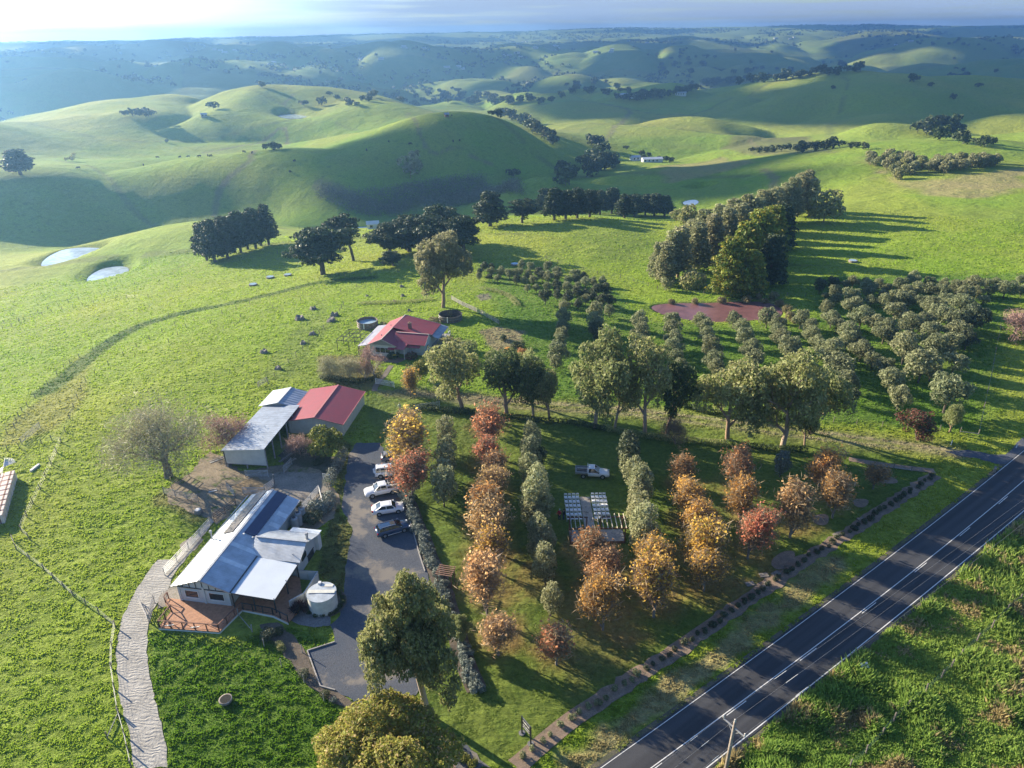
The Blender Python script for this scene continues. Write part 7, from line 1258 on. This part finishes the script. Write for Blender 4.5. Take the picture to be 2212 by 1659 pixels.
for k, (x, y) in enumerate([(622, 596), (584, 601), (547, 617), (1112, 555+18), (1842, 566)]):
    p = C1(x, y); t = thing('water_trough', ('concrete trough by the left paddock fence, nearest the lane cypress', 'concrete trough second from the lane cypress', 'concrete trough third from the lane cypress', 'round trough in the shaded paddock behind the back grove', 'white trough far out in the right paddock')[k], 'trough', p, k*.3); MB().tube([(0, 0, 0), (0, 0, .6)], [1.3, 1.3], 18).build('trough_wall', CONC, t); MB().tube([(0, 0, .55), (0, 0, .62)], [1.1, 1.1], 18).build('water', MATS['tank_water'], t)
CAGEM = plain('net_straw', (.60, .44, .36), .9, var=.25, scale=2, col2=(.75, .68, .62)); CAGEW = plain('white_wrap', (.75, .74, .72), .5)
ca, cb = GP((36, 1032), (8, 1132)); ca, cb = np.array(ca), np.array(cb); dv = (cb-ca); Lc = np.linalg.norm(dv); dv /= Lc; nv = np.array([dv[1], -dv[0]]) if dv[1] < 0 else np.array([-dv[1], dv[0]]); nv = nv if nv[0] < 0 else -nv
kk = 0; ncell = int(Lc/1.35)
for i in range(ncell):
    for j in range(3):
        c = ca+dv*(i+.5)*Lc/ncell+nv*(.5+j*1.5); t = thing('oyster_crate', 'pinkish wrapped bundle in the stack at the left edge, row %s, %s from the right' % (ORD[i], ORD[j]), 'bundle', (c[0], c[1], H(*c)), math.atan2(dv[1], dv[0]), 'wrapped bundles stacked at the left edge')
        MB().box(-.58, .58, -.68, .68, 0, 1.5).build('bundle', CAGEM, t, bevel=.08); MB().box(-.6, .6, .1, .3, .0, 1.52).build('strap', TIMR, t); MB().box(-.5, .5, -.69, -.6, .9, 1.3).build('wrap', CAGEW, t)
c = GP((12, 1018))[0]; t = thing('pole_bundle', 'fan of white poles lying behind the bundles at the left edge', 'poles', (*c, H(*c)))
for k in range(12): a = .5+k*.13; MB().tube([(-1.5*math.cos(a), -1.5*math.sin(a), .5), (1.7*math.cos(a), 1.7*math.sin(a), 1.2+k*.03)], .05, 5).build('white_pole', WHITE, t)
p = C1(76, 1012); t = tag(MB().box(-.18, .18, -1.0, 1.0, 0, .3).build('painted_beam', WHITE, loc=p, rz=-.1), 'white painted beam lying in the grass near the left edge', 'beam')
p = C1(429, 1108); t = thing('cement_trough', 'small round pale trough at the edge of the stock yard', 'trough', p); MB().tube([(0, 0, 0), (0, 0, .5), (0, 0, .6)], [.6, .6, .5], 16).build('trough_wall', CONC, t); MB().tube([(0, 0, .55), (0, 0, .63)], [.4, .4], 14).build('lid', WHITE, t)
for k, (x, y, a, l) in enumerate([(500, 985, .8, 2.2), (515, 990, .9, 2.6), (470, 995, .7, 2.4), (620, 990, 1.1, 3.0), (628, 1000, 1.0, 2.6), (460, 1062, .4, 1.2), (520, 1120, 2.5, 2.0), (540, 1095, .2, 2.4)]):
    p = C1(x, y); m_ = MB(); [m_.bar((-l/2, j*.22, .1+j*.03), (l/2, j*.22, .1+j*.03), .16, .06) for j in range(3)]; t = thing('board_pile', 'few loose boards lying in the stock yard, %s from the grey shelter' % ORD[k], 'boards', (p[0], p[1], p[2]+.03), a, 'loose boards in the yard')
    for j in range(3): MB().bar((-l/2, j*.22, .06+j*.03), (l/2, j*.22+rT.uniform(-.1, .1), .08+j*.03), .16, .05).build('board', (TIMB, TIMG, WHITE)[(j+k) % 3 if k in (2, 5) else j % 2], t)
REED = shrub('reeds', 181, .8, .9, F_TUSS, .10, 40, 6, 6.0)
for k, (x, y) in enumerate([(1452, 652), (1500, 652), (1560, 650), (1612, 648), (1652, 650), (1684, 655), (1700, 668), (1708, 682), (1716, 692), (1694, 694), (1730, 680), (1672, 640), (1640, 641)]):
    plant(REED, x, y, 7+(k*5 % 4), 'straw coloured reed clump, %s along the bank of the red pond' % ORD[k], 'reeds', 'reed_clump', 'reeds round the red pond')
# ------------------------------------------------------------------ cattle, sheds and houses far off
cow = MB(); COWM = plain('cow_hide', (.03, .025, .02), .9)
def cow_mesh():
    m_ = MB(); m_.tube([(-1.0, 0, 1.0), (-.85, 0, 1.02), (-.3, 0, .95), (.4, 0, .98), (.8, 0, 1.05), (1.0, 0, 1.1)], [.2, .33, .38, .36, .28, .15], 8); m_.tube([(.8, 0, 1.15), (1.15, 0, .8), (1.45, 0, .35), (1.6, 0, .22)], [.22, .16, .13, .08], 7)
    for x in (-.8, -.65, .55, .7):
        s = 1 if x in (-.8, .7) else -1; m_.tube([(x, s*.2, .9), (x+.03, s*.2, .5), (x, s*.2, 0)], [.14, .09, .06], 5)
    m_.tube([(-1.0, 0, 1.15), (-1.12, 0, .5)], [.05, .03], 4); m_.tube([(1.1, -.2, .95), (1.1, .2, .95)], .05, 4); return m_.mesh('body', COWM, True)
CM = cow_mesh()
for k, (x, y) in enumerate([(310, 358), (340, 342), (389, 341), (407, 340), (431, 340), (449, 338), (455, 339), (527, 330), (545, 332), (792, 326), (886, 313), (979, 307), (993, 306), (1183, 276), (1196, 274), (1213, 269), (1262, 262), (1285, 255), (636, 350), (170, 365)]):
    if x > 1050: continue
    p = C1(x, y); t = thing('grazing_cow', 'dark grazing cow on the sunlit hill paddock, %s from the left by the fence' % ORD[k] if k < 20 else None, 'cow', p, rT.uniform(0, 6.2), 'cattle on the hill paddock', 1.25); obj('body', CM, t)
def hut(label, x, y, L, W, h, wall=WHITE, roof=None, rz=0, name='farm_building', cat='house', rh=1.2):
    p = C1(x, y); t = thing(name, label, cat, p, rz); w_ = MB(); wall_box(w_, -L/2, L/2, -W/2, W/2, -1, h, .2); w_.build('wall', wall, t)
    r_2 = MB(); r_2.slab((-L/2-.4, -W/2-.4, h-.1), (L/2+.4, -W/2-.4, h-.1), (L/2+.4, 0, h+rh), (-L/2-.4, 0, h+rh), .12); r_2.slab((-L/2-.4, 0, h+rh), (L/2+.4, 0, h+rh), (L/2+.4, W/2+.4, h-.1), (-L/2-.4, W/2+.4, h-.1), .12); r_2.build('roof', roof or ROOF_B, t)
    gb_ = MB()
    for xx in (-L/2, L/2-.2): gb_.add([(xx, -W/2, h-.2), (xx, W/2, h-.2), (xx, 0, h+rh-.1), (xx+.2, -W/2, h-.2), (xx+.2, W/2, h-.2), (xx+.2, 0, h+rh-.1)], [(0, 1, 2), (5, 4, 3), (0, 3, 4, 1), (1, 4, 5, 2), (2, 5, 3, 0)])
    gb_.build('gable', wall, t)
    for k in range(max(2, int(L/4))): MB().box(-L/2+1.2+k*3.4, -L/2+2.4+k*3.4, -W/2-.05, -W/2+.02, h*.35, h*.8).build('window', GLASS, t)
    return t
hut('long white house in the valley among dark trees', 1408, 350, 17, 7, 3, WHITE, WHITE, .1); hut('small white outbuilding left of the long valley house', 1372, 346, 8, 6, 3, WHITE, ROOF_B, .3); hut('white roofed hillside shed on the far slope', 1378, 211, 22, 9, 4, WHITE, WHITE, 0, 'farm_shed', 'shed'); hut('smaller pale shed left of the white roofed one', 1350, 209, 14, 9, 4, WHITE, ROOF_B, .3, 'farm_shed', 'shed'); hut('pale house behind the hillside sheds', 1470, 206, 16, 9, 4, CREAM, ROOF_B, -.2)
hut('white shed half hidden behind the lane cypresses', 806, 494, 5, 3, 2.4, WHITE, WHITE, .2, 'farm_shed', 'shed'); hut('little tin shed on the left hill', 441, 252, 6, 4, 2.6, GALV, ROOF_B, .4, 'farm_shed', 'shed'); hut('tiny hut on the crest of the big hill', 965, 252, 3, 2.5, 1.8, TIMR, ROOF_G, .4, 'farm_shed', 'shed')
rsh = random.Random(12)
for k, (x, y, n) in enumerate([(1120, 95, 4), (1180, 100, 4), (1100, 120, 5), (480, 110, 4), (900, 106, 3), (1300, 112, 3), (1690, 84, 3), (800, 128, 4), (600, 140, 3), (980, 148, 3), (1400, 90, 3), (1960, 95, 2)]):
    for j in range(n):
        px, py = x+rsh.uniform(-28, 28), y+rsh.uniform(-5, 5); hut('tiny far house, %s in the %s farm cluster from the left' % (ORD[j], ORD[sorted([1120, 1180, 1100, 480, 900, 1300, 1690, 800, 600, 980, 1400, 1960]).index(x)]), px, py, rsh.uniform(9, 20), rsh.uniform(7, 10), 3.5, CREAM, rsh.choice([ROOF_G, ROOF_B, ROOF_B]), rsh.uniform(-.5, .5), 'distant_house', rh=1.8)
for o in [o for o in COL.objects if o.name.startswith('distant_house')]: o['group'] = 'far off farm houses'
# ------------------------------------------------------------------ people
SKIN = plain('skin', (.45, .27, .20), .6, var=.03)
def person(label, x, y, face, top, legs, hat, arms=((-.1, .25), (.1, .3)), h=1.72, skirt=False):
    p = C1(x, y); t = thing('person', label, 'person', p, face, None, h/1.72); J = {}
    V = [(0, 0, .92), (0, 0, 1.12), (0, 0, 1.34), (0, .0, 1.47), (0, .03, 1.56), (0, .03, 1.66)]; RR = [(.15, .11), (.135, .10), (.17, .11), (.06, .06), (.075, .09), (.075, .09)]; E = [(0, 1), (1, 2), (2, 3), (3, 4), (4, 5)]
    for s in (-1, 1):
        b_ = len(V); V += [(s*.09, 0, .86), (s*.10, .02, .48), (s*.11, -.02, .09), (s*.12, .12, .03)]; RR += [(.085, .09), (.06, .06), (.04, .04), (.04, .035)]; E += [(0, b_), (b_, b_+1), (b_+1, b_+2), (b_+2, b_+3)]
        ax, ay = arms[0 if s < 0 else 1]; b_ = len(V); V += [(s*.19, 0, 1.37), (s*.26, ay*.3, 1.12), (s*.22+ax*.3, .08+ay, .98+ay*.3), (s*.21+ax*.4, .13+ay*1.2, .95+ay*.35)]; RR += [(.06, .06), (.045, .045), (.032, .032), (.035, .02)]; E += [(2, b_), (b_, b_+1), (b_+1, b_+2), (b_+2, b_+3)]
        hd = V[-1]
        for f in range(5): n_ = len(V); o_ = (f-2)*.018; l = (.05, .07, .075, .07, .055)[f] if f else .045; V += [(hd[0]+o_, hd[1]+.05, hd[2]-.01), (hd[0]+o_*1.2, hd[1]+.05+l*.7, hd[2]-.03)]; RR += [(.009, .009), (.008, .008)]; E += [(b_+3, n_), (n_, n_+1)]
    me = bpy.data.meshes.new('body'); me.from_pydata(V, E, []); o_ = bpy.data.objects.new('body', me); COL.objects.link(o_); o_.parent = t; bm = bmesh.new(); bm.from_mesh(me); ly = bm.verts.layers.skin.verify()
    for i, v in enumerate(bm.verts): v[ly].radius = RR[i]; v[ly].use_root = (i == 0)
    bm.to_mesh(me); bm.free(); o_.modifiers.new('skin', 'SKIN'); o_.modifiers.new('sub', 'SUBSURF').levels = 1; o_.modifiers['sub'].render_levels = 1; me.materials.append(SKIN)
    c = MB(); c.tube([(0, 0, .86), (0, 0, 1.0), (0, 0, 1.15), (0, 0, 1.36), (0, 0, 1.46)], [.18, .19, .175, .20, .10], 12)
    for s in (-1, 1): ax, ay = arms[0 if s < 0 else 1]; c.tube([(s*.16, 0, 1.38), (s*.26, ay*.3, 1.12), (s*.22+ax*.3, .08+ay, .98+ay*.3)], [.085, .07, .055], 8)
    c.build('jacket', top, t, smooth=True); l_ = MB(); l_.tube([(0, 0, .98), (0, 0, .84)], [.17, .18], 10)
    for s in (-1, 1): l_.tube([(s*.09, 0, .9), (s*.10, .02, .48), (s*.11, -.02, .1)], [.115, .085, .065], 8)
    l_.build('trousers', legs, t, smooth=True); sh_ = MB()
    for s in (-1, 1): sh_.sphere((s*.115, .05, .05), (.055, .14, .055), 8, 5)
    sh_.build('shoes', RUBBER, t, smooth=True); MB().sphere((0, .0, 1.70), (.095, .11, .10), 10, 6).build('hair', hat, t, smooth=True)
    for s in (-1, 1): MB().sphere((s*.03, .115, 1.64), .012, 6, 4).build('eye', RUBBER, t)
    MB().sphere((0, .13, 1.61), (.014, .025, .02), 6, 4).build('nose', SKIN, t); MB().sphere((0, .115, 1.575), (.03, .01, .008), 6, 4).build('mouth', plain('lip', (.35, .12, .10), .6) if 'lip' not in MATS else MATS['lip'], t); return t
zp = lambda x, y: ((2050+x/4.148)/1.7938, (1750+y/4.148)/1.7938)
JR = plain('red_cloth', (.45, .02, .04), .8); JD = plain('dark_cloth', (.02, .022, .03), .8); JB = plain('blue_denim', (.03, .07, .16), .8); JY = plain('pale_green_shirt', (.50, .62, .38), .8); WH = plain('white_hair', (.6, .6, .58), .8); DH = plain('dark_hair', (.03, .02, .015), .7)
person('person in a red jacket and black trousers beside the white chairs', *zp(488, 1085), 2.6, JR, JD, WH, ((.0, .15), (.1, .2))); person('person in a dark top and blue jeans next to the red jacketed one', *zp(557, 1083), 1.2, JD, JB, DH, ((-.1, .2), (.1, .25)), 1.66)
person('person in a pale green shirt leaning on the driveway fence post', (1300+790/3.16)/1.7938, (1150+1400/3.16)/1.7938, 2.9, JY, JD, plain('straw_hat', (.5, .4, .25), .8), ((-.05, .2), (.05, .3)))
p = C1((1300+780/3.16)/1.7938, (1150+1500/3.16)/1.7938); t = thing('gate_post', 'dark strainer post on the lawn below the person in pale green', 'post', p); MB().tube([(0, 0, -.2), (0, 0, 1.5)], .11, 8).build('post', POSTM, t)
p = C1(884, 905); 
# ------------------------------------------------------------------ grass: real blades on the near ground
def tint_at(x, y):
    r = np.hypot(x, y); a = np.degrees(np.arctan2(x, y)); i = np.clip(np.searchsorted(_rr, r), 0, len(_rr)-1); j = np.clip(np.searchsorted(_az, a), 0, len(_az)-1); return tint[i*na+j], rough[i*na+j]
rg = np.random.RandomState(33); n_ = 600000; az_ = np.radians(rg.uniform(-60, 60, n_)); dep_ = np.radians(rg.uniform(11.0, 58, n_)); rd = H0/np.tan(dep_); gx, gy = rd*np.sin(az_), rd*np.cos(az_)
keep = np.ones(n_, bool)
def cutpoly(poly, m=.1):
    global keep
    p = np.array(poly); c = p.mean(0); rad = np.hypot(*(p-c).T).max()+1; i = np.where(keep & (np.hypot(gx-c[0], gy-c[1]) < rad))[0]
    if len(i): keep[i[inside_dist(p, gx[i], gy[i]) > -m]] = False
for o in list(COL.objects):
    if o.get('kind') == 'structure' and o.type == 'MESH' and o.name.split('.')[0] in ('car_park', 'driveway_apron', 'concrete_cow_race', 'concrete_pad', 'concrete_apron', 'stock_yard', 'concrete_yard', 'stained_concrete', 'yard_soil', 'roadside_garden_bed', 'end_garden_bed', 'mulch_patch', 'lavender_bed', 'car_park_edge_bed', 'tank_garden_bed', 'entry_path', 'lower_garden_bed', 'bottom_driveway', 'farmhouse_path', 'farmhouse_paving'):
        bm = bmesh.new(); bm.from_mesh(o.data); be = {}
        for e in bm.edges:
            if e.is_boundary:
                a, b_ = e.verts; be.setdefault(a.index, []).append(b_.index); be.setdefault(b_.index, []).append(a.index)
        st = next(iter(be)); loop = [st]; prev = None; cur = st
        while True:
            nx_ = [q for q in be[cur] if q != prev]
            if not nx_ or nx_[0] == st or len(loop) > 5000: break
            prev, cur = cur, nx_[0]; loop.append(cur)
        bm.verts.ensure_lookup_table(); cutpoly([tuple(bm.verts[i].co[:2]) for i in loop], .05); bm.free()
tk = .809*gx+.588*gy; sk2 = -.588*gx+.809*gy; ll = np.polyval(RFL, np.clip(tk, 20, 150))+.3; rr3 = np.polyval(RFR, np.clip(tk, 20, 150))-.3; onroad = (sk2 < ll) & (sk2 > rr3); keep &= ~onroad
for poly in ([BL(-5.2, -4.5), BL(5, -4.2), BL(12, -1.4), BL(12, 3), BL(9.6, 13.2), BL(4.9, 13.3), BL(4.9, 19), BL(-4.1, 19), BL(-4.1, 0)],): cutpoly([(v.x, v.y) for v in poly])
cutpoly([RL(-11.6, -10.8), RL(-3.6, -10.9), RL(-4.2, .6), RL(4.9, .6), RL(4.9, 12.4), RL(-12, 11.5)]); cutpoly([FL_(-6.2, 1.6), FL_(10.6, 1.6), FL_(10.6, 16), FL_(-6, 16)]); cutpoly([(7.6, 76), (15, 76), (15, 78.8), (7.6, 78.8)]); cutpoly([(9.8, 79), (11.4, 79), (11.4, 87), (9.8, 87)]); cutpoly(pond_red, .8)
gx, gy = gx[keep], gy[keep]; rd = np.hypot(gx, gy); tn_, rg_ = tint_at(gx, gy); gz = Hn(gx, gy); n_ = len(gx)
pg = fbm(gx*1.1+3, gy*1.7, 3); px_ = rd/62*1.0
long_ = np.clip((sk2[keep] < rr3[keep]-.3)*1.0, 0, 1)*(tk[keep] > 0)           # rank growth right of the road
lf = fbm(gx*.22+9, gy*.22+4, 3)
hgt = (.05+.15*np.clip((pg-.38)*3.4, 0, 1)*rg_)*(.8+rd/260)*np.where(rg_ < .7, .55, 1)+long_*(.15+.65*np.clip((lf-.42)*5, 0, 1))
lw2 = inside_dist(np.array(GP((320, 1360), (500, 1380), (640, 1350), (720, 1400), (760, 1520), (700, 1700), (370, 1700), (330, 1500))), gx, gy) > 0; hgt = np.where(lw2, hgt*1.35, hgt)
bpt = 2; N_ = n_*bpt; X_ = np.repeat(gx, bpt)+rg.randn(N_)*.05*np.repeat(px_, bpt); Y_ = np.repeat(gy, bpt)+rg.randn(N_)*.05*np.repeat(px_, bpt); Z_ = np.repeat(gz, bpt)-.02; hh_ = np.repeat(hgt, bpt)*rg.uniform(.6, 1.3, N_); an = rg.rand(N_)*6.28; wd = np.repeat(.055*px_+.02, bpt)*rg.uniform(.6, 1.4, N_)+hh_*.1
ln = rg.rand(N_)*6.28; lx, ly = np.cos(ln)*hh_*.55, np.sin(ln)*hh_*.55; cx, cy = np.cos(an)*wd, np.sin(an)*wd
V = np.empty((N_, 3, 3)); V[:, 0] = np.stack([X_-cx, Y_-cy, Z_], -1); V[:, 1] = np.stack([X_+cx, Y_+cy, Z_], -1); V[:, 2] = np.stack([X_+lx, Y_+ly, Z_+hh_], -1)
me = mesh_from('grass', V.reshape(-1, 3), np.arange(3*N_).reshape(N_, 3), None, False); tc_ = np.repeat(tn_, bpt, 0); Lr = np.repeat(long_, bpt)
dryk = (np.repeat(fbm(gx*.35+20, gy*.35, 3), bpt)+rg.randn(N_)*.05 > .66) & (Lr > 0); tc_ = tc_*(.9+.25*rg.rand(N_))[:, None]; tc_[dryk] = np.array([.34, .28, .14])*(.7+.5*rg.rand(dryk.sum()))[:, None]; gm_ = (Lr > 0) & ~dryk; tc_[gm_] = tc_[gm_]*.5+np.array([.13, .22, .07])*.6
dk2 = rg.rand(N_) < .015; tc_[dk2] = tc_[dk2]*.4+np.array([.25, .22, .08])*.6
at = me.attributes.new('tint', 'FLOAT_COLOR', 'POINT'); at.data.foreach_set('color', np.concatenate([np.repeat(tc_, 3, 0), np.ones((3*N_, 1))], 1).astype(np.float32).ravel())
m, nt, o = mat_new('grass_blade'); ta = N(nt, 'ShaderNodeAttribute'); ta.attribute_name = 'tint'; hsv = N(nt, 'ShaderNodeHueSaturation'); hsv.inputs['Value'].default_value = 1.35; lk(nt, ta.outputs['Color'], hsv.inputs['Color'])
d1 = N(nt, 'ShaderNodeBsdfDiffuse'); t1 = N(nt, 'ShaderNodeBsdfTranslucent'); sh = N(nt, 'ShaderNodeMixShader'); sh.inputs[0].default_value = .5; lk(nt, hsv.outputs[0], d1.inputs[0]); lk(nt, hsv.outputs[0], t1.inputs[0]); lk(nt, d1.outputs[0], sh.inputs[1]); lk(nt, t1.outputs[0], sh.inputs[2]); lk(nt, sh.outputs[0], o.inputs[0]); me.materials.append(m)
tag(obj('grass', me), 'grass blades growing over the near paddocks, lawns and road verge', 'grass', kind='stuff')
# ------------------------------------------------------------------ clouds out of view, added and placed to throw shade on the hills
CLM = plain('cloud', (.8, .8, .8), 1.0, var=.01, spec=0)
cmb = MB(); rcl = random.Random(21); CH = 950.0; kx, ky = -math.sin(R(56))*CH/math.tan(SUN_EL), math.cos(R(56))*CH/math.tan(SUN_EL)
shade = [(-70, 500, 150, 45), (60, 560, 100, 50), (-140, 455, 130, 32), (430, 900, 230, 130), (640, 960, 220, 120), (250, 1010, 160, 100), (820, 1000, 200, 130), (520, 760, 130, 60), (60, 480, 70, 40), (-560, 560, 90, 60)]
for k in range(230):
    r0 = rcl.uniform(1150, 6200); a = R(rcl.uniform(-46, 46)); x, y = r0*math.sin(a), r0*math.cos(a)
    if float(fbm(np.array([x/900+2]), np.array([y/900+5]), 2)[0]) > .36: shade.append((x, y, rcl.uniform(160, 380)*(.7+r0/5000), rcl.uniform(120, 260)*(.7+r0/5000)))
for x, y, rx, ry in shade:
    for j in range(5):
        a = rcl.uniform(0, 6.28); f = rcl.uniform(.0, .5); cmb.sphere((x+kx+math.cos(a)*rx*f, y+ky+math.sin(a)*ry*f, CH+rcl.uniform(-15, 15)), (rx*rcl.uniform(.5, .75), ry*rcl.uniform(.5, .75), 22), 12, 6)
tag(cmb.build('shade_clouds', CLM, smooth=True), kind='structure')
# ------------------------------------------------------------------ air
m, nt, o = mat_new('haze_air'); pv_ = N(nt, 'ShaderNodeVolumePrincipled'); pv_.inputs['Color'].default_value = (.27, .56, 1.0, 1); pv_.inputs['Density'].default_value = 1.95e-4; pv_.inputs['Anisotropy'].default_value = .55; lk(nt, pv_.outputs[0], o.inputs['Volume'])
zl = float(TZ.min())-1; zt_ = max(float(TZ.max()), H0)+28; hz = MB().box(-7400, 7400, -7400, 7400, zl, zt_).build('haze', m); tag(hz, 'thin blue air over the whole valley', 'haze', kind='stuff')
